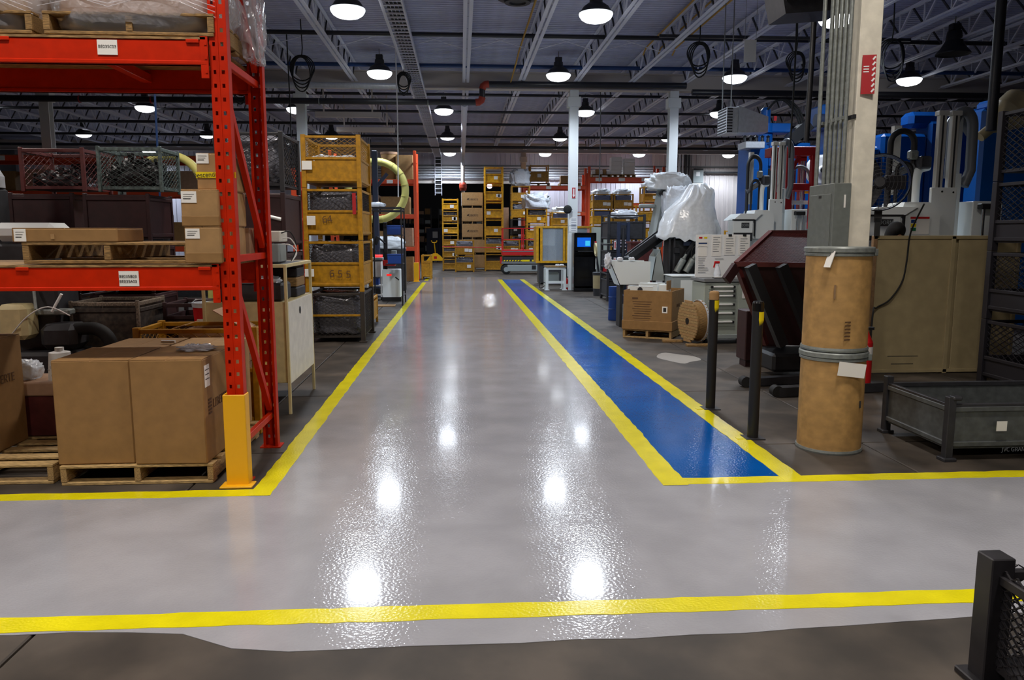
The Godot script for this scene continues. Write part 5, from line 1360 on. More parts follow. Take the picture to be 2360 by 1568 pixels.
	P = [V(-0.36, 1.14, 0.18), V(0.34, 1.12, 0.18), V(0.34, 0.72, 0.18), V(-0.18, 0.72, 0.18), V(-0.36, 1.14, -0.3), V(0.34, 1.12, -0.3), V(0.34, 0.72, -0.3), V(-0.18, 0.72, -0.3)]
	hull(t, "hopper_wall", P, [[0, 3, 7, 4], [0, 1, 2, 3], [4, 5, 6, 7], [3, 2, 6, 7]], 0.012, M.machine_white)
	P = [V(0.36, 0.8, 0.2), V(0.6, 0.8, 0.2), V(0.5, 1.32, 0.2), V(0.42, 1.2, 0.2), V(0.36, 0.8, -0.25), V(0.6, 0.8, -0.25), V(0.5, 1.32, -0.25), V(0.42, 1.2, -0.25)]
	hull(t, "chute_wall", P, [[0, 1, 2, 3], [4, 5, 6, 7], [0, 3, 7, 4], [1, 2, 6, 5]], 0.012, M.machine_grey)
	for x in [-0.12, 0.3]: bx("leg", V(x, 0.36, -0.1), V(0.05, 0.72, 0.3), M.charcoal, t)
	heap("white_rag", "white cloth draped over the left rim of the pale hopper", "cloth", V(2.45, 1.0, -12.9), V(0.06, 0.13, 0.06), M.cloth_white, 130, -0.9, "", 1.0, 0.4)
	for k in 2: heap("paper_wad", ["crumpled white paper on the hopper rim, left one", "crumpled white paper on the hopper rim, right one"][k], "paper", V(2.66 + 0.2 * k, 1.14, -12.93), V(0.05, 0.035, 0.04), M.cloth_white, 131 + k, -0.5)
	# brown carton on a pallet, turned
	var yaw := 0.5
	pallet("wooden pallet under the big printed brown carton on the right", V(3.0, 0, -11.9), 0.76, 0.8, "", -yaw)
	t = thing("bulk_carton", "big open brown carton filled with white sheet metal parts", "box", V(3.0, 0.131, -11.9), -yaw)
	for k in [[V(0, 0.3, 0.4), V(0.74, 0.6, 0.012)], [V(0, 0.3, -0.4), V(0.74, 0.6, 0.012)], [V(-0.37, 0.3, 0), V(0.012, 0.6, 0.8)], [V(0.37, 0.3, 0), V(0.012, 0.6, 0.8)]]: bx("side_wall", k[0], k[1], M.carton, t, 0.004)
	bx("base_tray", V(0, 0.07, 0), V(0.78, 0.14, 0.84), M.carton, t, 0.006)
	g = G.new(); g.box(V(0.2, 0.66, -0.1), V(0.012, 0.14, 0.26), 0.0); part("inner_flap", g, M.carton, t)
	bx("paper_label", V(0.27, 0.32, 0.408), V(0.08, 0.1, 0.003), M.paper, t); bx("label_mark", V(0.27, 0.32, 0.41), V(0.045, 0.06, 0.002), M.ink, t)
	bx("printed_header", V(-0.19, 0.48, 0.4075), V(0.09, 0.028, 0.002), M.ink_brown, t)
	for k in 9: bx("printed_line", V(-0.08, 0.43 - 0.036 * k, 0.4075), V(0.3 - 0.03 * (k % 3), 0.009, 0.002), M.ink_brown, t)
	text("LIBERTE", 0.05, V(0.3775, 0.36, 0.0), V(0, PI / 2, 0), M.ink_brown, t, "lettering", true)
	for k in 4:
		t = thing("sheet_metal_part", ["white folded sheet metal part lying in the brown carton, front one", "white sheet metal part with a round hole, second in the brown carton", "white sheet metal part standing at the back of the brown carton", "pale boxy sheet metal part at the right of the brown carton"][k], "metal part", [V(2.78, 0.36, -11.92), V(2.95, 0.36, -12.12), V(3.1, 0.36, -12.22), V(3.2, 0.36, -12.04)][k], -yaw + 0.05)
		bx("plate", V(0, 0.26, 0.0), [V(0.4, 0.3, 0.01), V(0.3, 0.36, 0.01), V(0.3, 0.36, 0.01), V(0.16, 0.34, 0.16)][k], M.machine_white, t, 0.003)
		bx("flange", V(0, 0.41 + (0.03 if k in [1, 2] else 0.0), -0.04), V(0.4 if k == 0 else 0.28 if k < 3 else 0.14, 0.012, 0.1), M.machine_white, t, 0.003)
		if k in [0, 1]:
			g = G.new(); g.lathe([Vector2(0, 0), Vector2(0.04, 0), Vector2(0.04, 0.004), Vector2(0, 0.004)], V(0.0, 0.36, 0.006), 18, Basis(V(1, 0, 0), PI / 2)); part("round_hole", g, M.charcoal, t)
		bx("lower_flange", V(0, 0.0 + 0.06, -0.03), V(0.2, 0.1, 0.05), M.machine_white, t)
	t = thing("white_cabinet", "pale grey cabinet behind the brown carton, left of the tool chest", "cabinet", V(3.72, 0, -12.6)); bx("cabinet_body", V(0, 0.45, 0), V(0.62, 0.9, 0.5), M.machine_grey, t, 0.015); bx("top", V(0, 0.905, 0), V(0.66, 0.02, 0.54), M.machine_white, t, 0.006); bx("door_panel", V(0.05, 0.45, 0.252), V(0.46, 0.78, 0.006), M.machine_white, t)
	# cable spool
	t = thing("cable_spool", "wooden cable spool with a slatted disc standing on edge", "spool", V(3.34, 0.335, -10.95), 0.2)
	var bz := Basis(V(0, 0, 1), PI / 2)
	for x in [-0.085, 0.085]:
		# disc of parallel boards
		var w := 0.04
		for k in 15:
			var y := -0.28 + w * k
			var half := sqrt(maxf(0.0, 0.3 * 0.3 - y * y))
			if half > 0.04: bx("disc_board", V(x, y, 0), V(0.02, w - 0.003, half * 2), M.wood_z if k % 2 else M.carton_light, t, 0.002)
	g = G.new(); g.lathe([Vector2(0, -0.075), Vector2(0.275, -0.075), Vector2(0.275, 0.075), Vector2(0, 0.075)], Vector3.ZERO, 24, bz); part("wound_cable", g, M.wood_dark, t)
	g = G.new(); g.lathe([Vector2(0, 0.096), Vector2(0.05, 0.096), Vector2(0.05, 0.099), Vector2(0, 0.099)], Vector3.ZERO, 18, bz); part("axle_hole", g, M.black, t)
	g = G.new(); g.lathe([Vector2(0.296, -0.1), Vector2(0.306, -0.1), Vector2(0.306, -0.066), Vector2(0.296, -0.066)], Vector3.ZERO, 32, bz); part("metal_rim", g, M.galv, t)
	tag(bx("wood_block", V(3.38, 0.017, -10.72), V(0.4, 0.034, 0.09), M.wood_dark, null, 0.004), "wooden block on the floor in front of the cable spool", "wood block")
	tag(bx("wood_block", V(3.1, 0.018, -11.15), V(0.3, 0.035, 0.09), M.wood_dark, null, 0.004), "wooden block on the floor left of the cable spool", "wood block")
	# tool chest
	t = thing("tool_chest", "grey-green tool chest on casters with six drawers", "tool chest", V(3.84, 0, -11.15), 0.06)
	bx("body", V(0, 0.5, 0), V(0.78, 0.78, 0.5), M.grey_green, t, 0.01); bx("base", V(0, 0.11, 0), V(0.8, 0.06, 0.52), M.machine_grey, t, 0.006); bx("worktop", V(0, 0.925, 0), V(0.82, 0.05, 0.55), M.grey, t, 0.006)
	var ys := [0.83, 0.765, 0.7, 0.575, 0.45, 0.325]
	var hs := [0.06, 0.06, 0.06, 0.12, 0.12, 0.12]
	for k in 6:
		var dr := bx("drawer", V(-0.12, ys[k] - 0.01, 0.252), V(0.42, hs[k] - 0.005, 0.012), M.grey_green, t, 0.003)
		bx("drawer_handle", V(-0.12, ys[k] + 0.004, 0.276), V(0.3, 0.022, 0.035), M.white, dr, 0.004)
		for s in [-0.165, 0.165]: bx("handle_end", V(s - 0.12, ys[k], 0.274), V(0.03, 0.034, 0.04), M.black, dr, 0.004)
	bx("cabinet_door", V(0.25, 0.52, 0.252), V(0.26, 0.72, 0.01), M.grey_green, t, 0.003)
	bx("red_switch", V(0.24, 0.72, 0.268), V(0.05, 0.05, 0.02), M.red, t, 0.006); bx("switch_plate", V(0.23, 0.74, 0.26), V(0.11, 0.16, 0.008), M.white, t, 0.003)
	for x in [-0.33, 0.33]:
		for z in [-0.2, 0.2]:
			g = G.new(); g.lathe([Vector2(0, -0.018), Vector2(0.042, -0.018), Vector2(0.042, 0.018), Vector2(0, 0.018)], V(x, 0.043, z), 16, bz); part("caster", g, M.rubber, t)
			bx("caster_fork", V(x, 0.075, z), V(0.05, 0.02, 0.06), M.zinc, t)
	# whiteboard with notes
	t = thing("whiteboard", "whiteboard with papers and handwriting standing on the tool chest", "whiteboard", V(3.84, 0.951, -11.2), 0.06)
	bx("board", V(-0.02, 0.31, 0), V(0.82, 0.62, 0.02), M.cream_white, t, 0.003)
	for k in [[-0.33, 0.52, 0.15, 0.16], [-0.33, 0.38, 0.13, 0.15], [0.08, 0.47, 0.17, 0.29], [0.3, 0.47, 0.17, 0.29], [-0.12, 0.46, 0.14, 0.3]]: bx("paper_sheet", V(k[0], k[1], 0.014), V(k[2], k[3], 0.004), M.paper, t)
	bx("red_mark", V(-0.365, 0.575, 0.017), V(0.05, 0.025, 0.002), M.red, t); bx("yellow_mark", V(-0.29, 0.575, 0.017), V(0.05, 0.025, 0.002), M.tape_yellow, t); bx("blue_mark", V(-0.33, 0.495, 0.017), V(0.13, 0.02, 0.002), M.blue_pipe, t)
	for k in 2: bx("binder_clip", V(0.08 + 0.22 * k, 0.61, 0.018), V(0.05, 0.03, 0.012), M.black, t)
	var rng := RandomNumberGenerator.new(); rng.seed = 9
	for col in [[-0.12, 0.58, 7, 0.11], [-0.33, 0.28, 5, 0.12], [0.08, 0.56, 7, 0.12], [0.3, 0.56, 7, 0.12], [-0.3, 0.14, 3, 0.18], [-0.05, 0.27, 1, 0.18]]:
		for k in int(col[2]):
			var w: float = col[3] * rng.randf_range(0.6, 1.0)
			bx("written_line", V(col[0] - (col[3] - w) / 2, col[1] - 0.034 * k, 0.0175), V(w, 0.006, 0.002), M.hose_grey, t)
	t = thing("spray_bottle", "clear spray bottle with a red trigger on the tool chest", "bottle", V(3.68, 0.951, -10.98))
	g = G.new(); g.lathe([Vector2(0, 0), Vector2(0.05, 0), Vector2(0.05, 0.03), Vector2(0, 0.031)], Vector3.ZERO, 18); part("blue_liquid", g, M.blue_bin, t)
	g = G.new(); g.lathe([Vector2(0.051, 0.0), Vector2(0.052, 0.06), Vector2(0.04, 0.12), Vector2(0.02, 0.17), Vector2(0.02, 0.2)], Vector3.ZERO, 18); part("bottle_shell", g, M.bag_clear, t)
	bx("trigger_head", V(-0.01, 0.225, 0), V(0.08, 0.035, 0.03), M.red, t, 0.008)
	g = G.new(); g.bar(V(-0.04, 0.215, 0), V(-0.055, 0.15, 0), 0.014, 0.02); part("trigger", g, M.red, t)
	t = thing("clipboard", "open papers on the tool chest in front of the spray bottle", "papers", V(3.74, 0.951, -10.93)); bx("backing", V(0, 0.006, 0), V(0.26, 0.012, 0.1), M.charcoal, t); bx("sheets", V(-0.01, 0.016, 0), V(0.22, 0.008, 0.09), M.paper, t)
	# tilted maroon tipping bin on its lifter
	t = thing("tipping_bin", "tilted maroon steel bin tipped on a dark lifter behind the bollards", "tipping bin", V(3.5, 0, -8.5))
	P = [V(-0.62, 1.27, 0.5), V(0.22, 1.26, 0.62), V(0.1, 1.6, -0.4), V(0.86, 1.6, -0.28), V(-0.16, 0.38, 0.25), V(0.5, 0.36, 0.35), V(0.3, 0.5, -0.75), V(0.95, 0.5, -0.65)]
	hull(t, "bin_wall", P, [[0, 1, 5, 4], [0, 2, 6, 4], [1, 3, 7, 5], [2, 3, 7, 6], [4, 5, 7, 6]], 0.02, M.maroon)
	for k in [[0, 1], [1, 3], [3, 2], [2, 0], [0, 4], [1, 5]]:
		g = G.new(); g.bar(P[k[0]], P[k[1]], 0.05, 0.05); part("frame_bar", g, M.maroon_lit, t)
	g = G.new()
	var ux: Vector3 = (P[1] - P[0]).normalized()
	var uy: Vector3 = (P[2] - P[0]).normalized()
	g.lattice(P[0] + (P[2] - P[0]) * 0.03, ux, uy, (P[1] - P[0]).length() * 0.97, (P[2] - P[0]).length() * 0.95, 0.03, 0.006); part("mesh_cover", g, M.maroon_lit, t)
	for k in 2:
		var ox := 0.33 * k
		g = G.new(); g.bar(V(-0.53 + ox, 1.26, 0.66), V(-0.13 + ox, 0.42, 0.62), 0.09, 0.1); part("lifting_arm", g, M.black, t)
	bx("blue_label", V(0.5, 1.47, -0.02), V(0.12, 0.1, 0.01), M.blue_bin, t)
	g = G.new(); g.bar(V(-0.62, 1.25, 0.5), V(-0.74, 1.1, 0.55), 0.05, 0.1); part("latch", g, M.maroon, t)
	t = thing("bin_lifter", "dark floor lifter with two fork legs beneath the tipped bin", "lifter", V(3.5, 0, -8.5))
	bx("pan", V(0.22, 0.2, 0.15), V(0.75, 0.2, 0.6), M.black, t, 0.03); bx("stand_box", V(0.12, 0.38, -0.6), V(0.5, 0.6, 0.3), M.maroon, t, 0.01)
	for x in [0.0, 0.36]: bx("stand_foot", V(x - 0.06, 0.05, -0.6), V(0.08, 0.1, 0.2), M.maroon, t)
	g = G.new(); g.bar(V(-0.55, 0.05, 0.7), V(0.8, 0.05, 0.42), 0.1, 0.08); part("fork_leg", g, M.charcoal, t)
	g = G.new(); g.bar(V(-0.42, 0.05, 1.2), V(0.8, 0.05, 1.0), 0.12, 0.09); part("fork_leg", g, M.charcoal, t)
	for k in [[-0.55, 0.7], [-0.42, 1.2]]:
		g = G.new(); g.lathe([Vector2(0, -0.05), Vector2(0.055, -0.05), Vector2(0.055, 0.05), Vector2(0, 0.05)], V(k[0], 0.056, k[1]), 14, Basis(V(1, 0, 0), PI / 2)); part("fork_wheel", g, M.rubber, t)
	bx("mast", V(0.75, 0.7, 0.35), V(0.12, 1.3, 0.12), M.black, t, 0.01); bx("small_platform", V(0.35, 0.78, 0.7), V(0.4, 0.03, 0.2), M.charcoal, t, 0.004)
	# bollards
	for k in 2:
		t = thing("bollard", ["slim black bollard with a tan cap and yellow bands, farther one", "slim black bollard with a black cap and one yellow band, nearer one"][k], "bollard", [V(2.265, 0, -6.82), V(2.27, 0, -5.79)][k])
		g = G.new(); g.lathe([Vector2(0, 0), Vector2(0.042, 0), Vector2(0.042, 1.0), Vector2(0, 1.0)], Vector3.ZERO, 24); part("tube", g, M.black, t)
		g = G.new(); g.lathe([Vector2(0, 1.0), Vector2(0.044, 1.0), Vector2(0.044, 1.06), Vector2(0.036, 1.075), Vector2(0, 1.08)], Vector3.ZERO, 24); part("cap", g, M.carton_light if k == 0 else M.black_gloss, t)
		g = G.new()
		for j in 10:   # slanting band round part of the tube
			var a0 := -0.35 + 1.9 * j / 10.0 + 0.2
			var a1 := -0.35 + 1.9 * (j + 1) / 10.0 + 0.2
			var f0 := 1.0 - 0.07 * j / 10.0
			var f1 := 1.0 - 0.07 * (j + 1) / 10.0
			g.face([V(cos(a0) * 0.0455, f0 - 0.06 + 0.01 * j / 10.0, sin(a0) * 0.0455), V(cos(a1) * 0.0455, f1 - 0.06 + 0.07 * j / 10.0, sin(a1) * 0.0455), V(cos(a1) * 0.0455, 0.995, sin(a1) * 0.0455), V(cos(a0) * 0.0455, 0.995, sin(a0) * 0.0455)], V(cos(a0), 0, sin(a0)))
		part("yellow_band", g, M.tape_yellow, t)
		bx("base_plate", V(0, 0.004, 0), V(0.15, 0.008, 0.15), M.charcoal, t)
		tag(bx("paint_drip", V(-0.11, 0.006, 0.03), V(0.06, 0.005, 0.05), M.line_yellow, t), "dried yellow paint")
	# stacked fibre drums
	for k in 2:
		t = thing("fibre_drum", ["lower brown fibre drum of the stack, with a paper hanging at its rim", "upper brown fibre drum of the stack, under the grey electrical panel"][k], "drum", V(2.735, 0.75 * k, -5.49), 0.3 * k)
		g = G.new(); g.lathe([Vector2(0, 0.002), Vector2(0.225, 0.002), Vector2(0.225, 0.72), Vector2(0.0, 0.72)], Vector3.ZERO, 48); part("drum_body", g, M.drum, t)
		g = G.new(); g.lathe([Vector2(0.2, 0.0), Vector2(0.231, 0.0), Vector2(0.235, 0.012), Vector2(0.231, 0.028), Vector2(0.225, 0.028)], Vector3.ZERO, 48); part("bottom_ring", g, M.zinc, t)
		g = G.new(); g.lathe([Vector2(0.225, 0.678), Vector2(0.236, 0.682), Vector2(0.236, 0.696), Vector2(0.229, 0.704), Vector2(0.241, 0.708), Vector2(0.241, 0.735), Vector2(0.235, 0.744), Vector2(0.0, 0.744)], Vector3.ZERO, 48); part("lid_ring", g, M.zinc, t)
		bx("ring_latch", V(0.2, 0.705, 0.145), V(0.03, 0.05, 0.02), M.zinc, t, 0.004)
		if k == 0:
			g = G.new()
			g.box(V(0.02, 0.63, 0.245), V(0.2, 0.1, 0.002), 0.0, Basis(V(0, 0, 1), -0.12)); part("hanging_paper", g, M.paper, t)
			bx("tear_mark", V(0.12, 0.37, 0.2), V(0.012, 0.05, 0.004), M.ink, t)
		else:
			g = G.new(); g.box(V(-0.205, 0.66, 0.13), V(0.006, 0.12, 0.06), 0.0, Basis(V(0, 0, 1), -0.35)); part("hanging_paper", g, M.paper, t)
			g = G.new(); g.box(V(-0.17, 0.43, 0.159), V(0.012, 0.1, 0.004), 0.0, Basis(V(0, 1, 0), -0.8)); part("rust_stain", g, M.tan_edge, t)
			for q in 6: bx("stamp_line", V(-0.09, 0.22 - 0.025 * q, 0.2145), V(0.05, 0.008, 0.004), M.ink_brown, t)
	# building column with panel, conduits and sign
	t = thing("column", "cream building column above the stacked drums", "column", V(3.155, 0, -6.12), 0, "", "structure")
	bx("shaft", V(0, 3.04, 0), V(0.175, 6.08, 0.2), M.column_white, t, 0.006); bx("yellow_base", V(0, 0.74, 0), V(0.177, 1.48, 0.203), M.guard_yellow, t, 0.006, "yellow painted lower part")
	t = thing("striped_sign", "red and white striped warning sign peeling off the cream column", "sign", V(3.14, 2.8, -6.0), -0.25)
	bx("sign_plate", V(0, 0, 0.006), V(0.1, 0.29, 0.004), M.safety_red, t)
	for q in 7:
		g = G.new(); g.box(V(0.034, -0.12 + 0.04 * q, 0.0095), V(0.03, 0.013, 0.002), 0.0, Basis(V(0, 0, 1), 0.9)); part("white_stripe", g, M.white, t)
	for q in 3: bx("white_lettering", V(-0.02, 0.06 - 0.02 * q, 0.0095), V(0.04, 0.008, 0.002), M.white, t)
	t = thing("electrical_panel", "grey electrical panel mounted on the aisle side of the cream column", "electrical panel", V(2.99, 1.42, -6.2))
	bx("enclosure", V(0, 0.28, -0.02), V(0.14, 0.56, 0.44), M.panel_grey, t, 0.004); bx("door", V(-0.073, 0.26, -0.02), V(0.006, 0.44, 0.36), M.panel_grey, t, 0.002); bx("latch", V(-0.077, 0.46, -0.02), V(0.006, 0.02, 0.04), M.black, t); bx("label_strip", V(0.02, 0.42, 0.202), V(0.014, 0.1, 0.002), M.paper, t)
	for k in 6:
		pipe_run("conduit", "%s of six vertical conduits rising from the electrical panel" % ["nearest", "second", "third", "fourth", "fifth", "farthest"][k], "conduit", [V(2.995 - 0.007 * k, 1.985, -6.03 - 0.064 * k - (0.06 if k == 5 else 0.0)), V(2.995 - 0.007 * k, 6.05, -6.03 - 0.064 * k - (0.06 if k == 5 else 0.0))], 0.0165, M.zinc)
	t = thing("strut_clamp", "slotted steel strut clamping the conduits to the column", "strut", V(3.0, 2.45, -6.2)); g = G.new(); g.bar(V(0.06, 0.04, 0.19), V(-0.02, 0.02, -0.26), 0.02, 0.03); part("strut", g, M.charcoal, t)
	for k in 6: bx("clamp", V(-0.03, 0.03, 0.17 - 0.064 * k), V(0.03, 0.025, 0.02), M.zinc, t)
	# tan cabinet, with a person behind it
	t = thing("tan_enclosure", "big stained tan steel enclosure behind the low dark crate", "enclosure", V(5.42, 0, -8.55))
	for k in [[-0.36, 0.88], [0.52, 0.7]]:
		bx("panel", V(k[0], 0.78, 0.1), V(k[1], 1.5, 0.02), M.tan_cab, t, 0.004)
	for x in [-0.81, 0.1, 0.87]: bx("frame_post", V(x, 0.78, 0.1), V(0.05, 1.56, 0.05), M.tan_edge if x < 0 else M.tan_cab, t, 0.004)
	for y in [0.03, 1.545]: bx("frame_rail", V(0.03, y, 0.1), V(1.72, 0.04, 0.05), M.tan_cab, t, 0.004)
	bx("rear_body", V(0.35, 0.78, -0.05), V(1.0, 1.5, 0.24), M.tan_cab, t)
	for q in 2: bx("scrape", V(-0.4, 0.2 - 0.09 * q, 0.1105), V(0.36 - 0.1 * q, 0.008, 0.002), M.ink, t)
	person()
	t = thing("fire_extinguisher", "red extinguisher half hidden between drums and tan enclosure", "extinguisher", V(4.06, 0.0, -7.5))
	g = G.new(); g.lathe([Vector2(0, 0.0), Vector2(0.07, 0.0), Vector2(0.075, 0.03), Vector2(0.075, 0.5), Vector2(0.04, 0.58), Vector2(0.025, 0.62), Vector2(0, 0.62)], Vector3.ZERO, 20); part("cylinder", g, M.red, t); g = G.new(); g.lathe([Vector2(0.0758, 0.38), Vector2(0.077, 0.38), Vector2(0.077, 0.46), Vector2(0.0758, 0.46)], Vector3.ZERO, 20); part("band", g, M.paper, t); bx("valve_handle", V(0.02, 0.64, 0), V(0.12, 0.03, 0.03), M.black, t)
	# low dark crate
	t = crate("low wide dark grey steel crate in front of the tan enclosure", V(4.02, 0, -5.5), V(1.28, 0.46, 0.85), {"mat": "charcoal", "panel": "crate_grey", "ph": 0.62, "foot": 0.1, "post": 0.055, "pads": true, "rail_drop": 0.07, "papers": [[-0.2, 0.55, 0.075, 0.07]]})
	text("JVC GRANNE", 0.03, V(-0.12, 0.08, 0.428), Vector3.ZERO, M.hose_grey, t, "chalk_lettering")
	for x in [-0.58, 0.58]: bx("corner_cap", V(x, 0.45, 0.4), V(0.07, 0.03, 0.07), M.charcoal, t, 0.01)
	# tower of dark mesh crates at right
	for k in 4: crate("%s dark mesh crate of the tower at the right edge" % ["bottom", "second", "third", "topmost"][k], V(6.12, 0.705 * k, -7.35), V(1.3, 0.7, 0.9), {"mat": "black_steel", "ph": 0.3 if k < 3 else 0.0, "foot": 0.1, "post": 0.07, "mesh": 0.05, "wire": 0.007, "papers": [[-0.3, 0.2, 0.08, 0.05]] if k in [1, 2] else []})
	# near crate at the lower right corner
	crate("black mesh-sided crate in the lower right foreground corner", V(2.53, 0, -2.04), V(1.42, 0.475, 0.95), {"mat": "near_black", "ph": 0.0, "foot": 0.08, "post": 0.085, "mesh": 0.028, "wire": 0.007, "pads": true, "rail_drop": 0.075})
	scrap_pile("dark parts lying in the near mesh crate", V(2.53, 0.1, -2.04), 1.2, 0.75, 0.14, 8, 160)

func person() -> void:
	var t := thing("person", "person with dark hair in a blue shirt half hidden behind the tan enclosure", "person", V(5.16, 0, -9.02))
	# joints: head, neck, shoulders, elbows, hands, hips, knees, ankles
	var body := [[V(0, 1.60, 0.02), V(0, 1.56, 0.03), 0.085, 0.078], [V(0, 1.5, 0.0), V(0, 1.42, -0.01), 0.055, 0.06], [V(-0.17, 1.34, 0), V(0.17, 1.34, 0), 0.07, 0.07], [V(0, 1.3, 0), V(0, 1.0, 0), 0.13, 0.12], [V(0, 1.0, 0), V(0, 0.9, 0), 0.12, 0.13],
		[V(-0.2, 1.33, 0), V(-0.26, 1.06, 0.02), 0.055, 0.045], [V(-0.26, 1.06, 0.02), V(-0.29, 0.84, 0.12), 0.042, 0.03], [V(0.2, 1.33, 0), V(0.26, 1.06, 0.02), 0.055, 0.045], [V(0.26, 1.06, 0.02), V(0.22, 0.9, 0.2), 0.042, 0.03],
		[V(-0.29, 0.84, 0.12), V(-0.295, 0.77, 0.15), 0.03, 0.034], [V(0.22, 0.9, 0.2), V(0.2, 0.88, 0.27), 0.03, 0.034],
		[V(-0.1, 0.9, 0), V(-0.1, 0.48, 0.02), 0.085, 0.06], [V(-0.1, 0.48, 0.02), V(-0.1, 0.09, -0.02), 0.055, 0.038], [V(0.1, 0.9, 0), V(0.1, 0.48, 0.02), 0.085, 0.06], [V(0.1, 0.48, 0.02), V(0.1, 0.09, -0.02), 0.055, 0.038],
		[V(-0.1, 0.06, -0.03), V(-0.11, 0.04, 0.14), 0.045, 0.035], [V(0.1, 0.06, -0.03), V(0.11, 0.04, 0.14), 0.045, 0.035], [V(0, 1.575, 0.1), V(0, 1.56, 0.11), 0.016, 0.018]]
	for s in [-1.0, 1.0]:   # fingers and thumbs
		var p: Vector3 = V(-0.295, 0.77, 0.15) if s < 0 else V(0.2, 0.88, 0.27)
		for f in 4: body.append([p + V(0.02 * (f - 1.5), 0, 0.0), p + V(0.018 * (f - 1.5), -0.055 + 0.006 * absf(f - 1.5), 0.03), 0.009, 0.008])
		body.append([p + V(-0.03 * s, 0.02, 0.0), p + V(-0.05 * s, -0.01, 0.03), 0.01, 0.009])
	part("body", sdf(body, 0.016, V(-0.4, -0.01, -0.2), V(0.4, 1.72, 0.36), 0.035), M.skin, t)
	var shirt := [[V(-0.17, 1.35, 0), V(0.17, 1.35, 0), 0.082, 0.082], [V(0, 1.32, 0), V(0, 0.98, 0), 0.15, 0.145], [V(-0.2, 1.34, 0), V(-0.255, 1.08, 0.02), 0.07, 0.062], [V(0.2, 1.34, 0), V(0.255, 1.08, 0.02), 0.07, 0.062], [V(0, 1.42, -0.01), V(0, 1.4, 0), 0.07, 0.08]]
	part("shirt", sdf(shirt, 0.022, V(-0.38, 0.78, -0.24), V(0.38, 1.54, 0.24), 0.04), M.shirt, t)
	var legs := [[V(-0.1, 0.92, 0), V(-0.1, 0.48, 0.02), 0.105, 0.075], [V(-0.1, 0.48, 0.02), V(-0.1, 0.1, -0.02), 0.07, 0.062], [V(0.1, 0.92, 0), V(0.1, 0.48, 0.02), 0.105, 0.075], [V(0.1, 0.48, 0.02), V(0.1, 0.1, -0.02), 0.07, 0.062], [V(-0.06, 0.95, 0), V(0.06, 0.95, 0), 0.13, 0.13]]
	part("trousers", sdf(legs, 0.022, V(-0.3, 0.0, -0.22), V(0.3, 1.14, 0.22), 0.03), M.trousers, t)
	var hair := [[V(0, 1.625, 0.03), V(0, 1.57, -0.01), 0.105, 0.105]]
	part("hair", sdf(hair, 0.014, V(-0.15, 1.45, -0.18), V(0.15, 1.78, 0.15), 0.02), M.hair, t)
	heap("plastic_bag", "clear plastic bag with pale contents held by the person beside the drums", "bag", V(4.86, 0.5, -8.86), V(0.06, 0.15, 0.06), M.bag_clear, 140, -0.9)

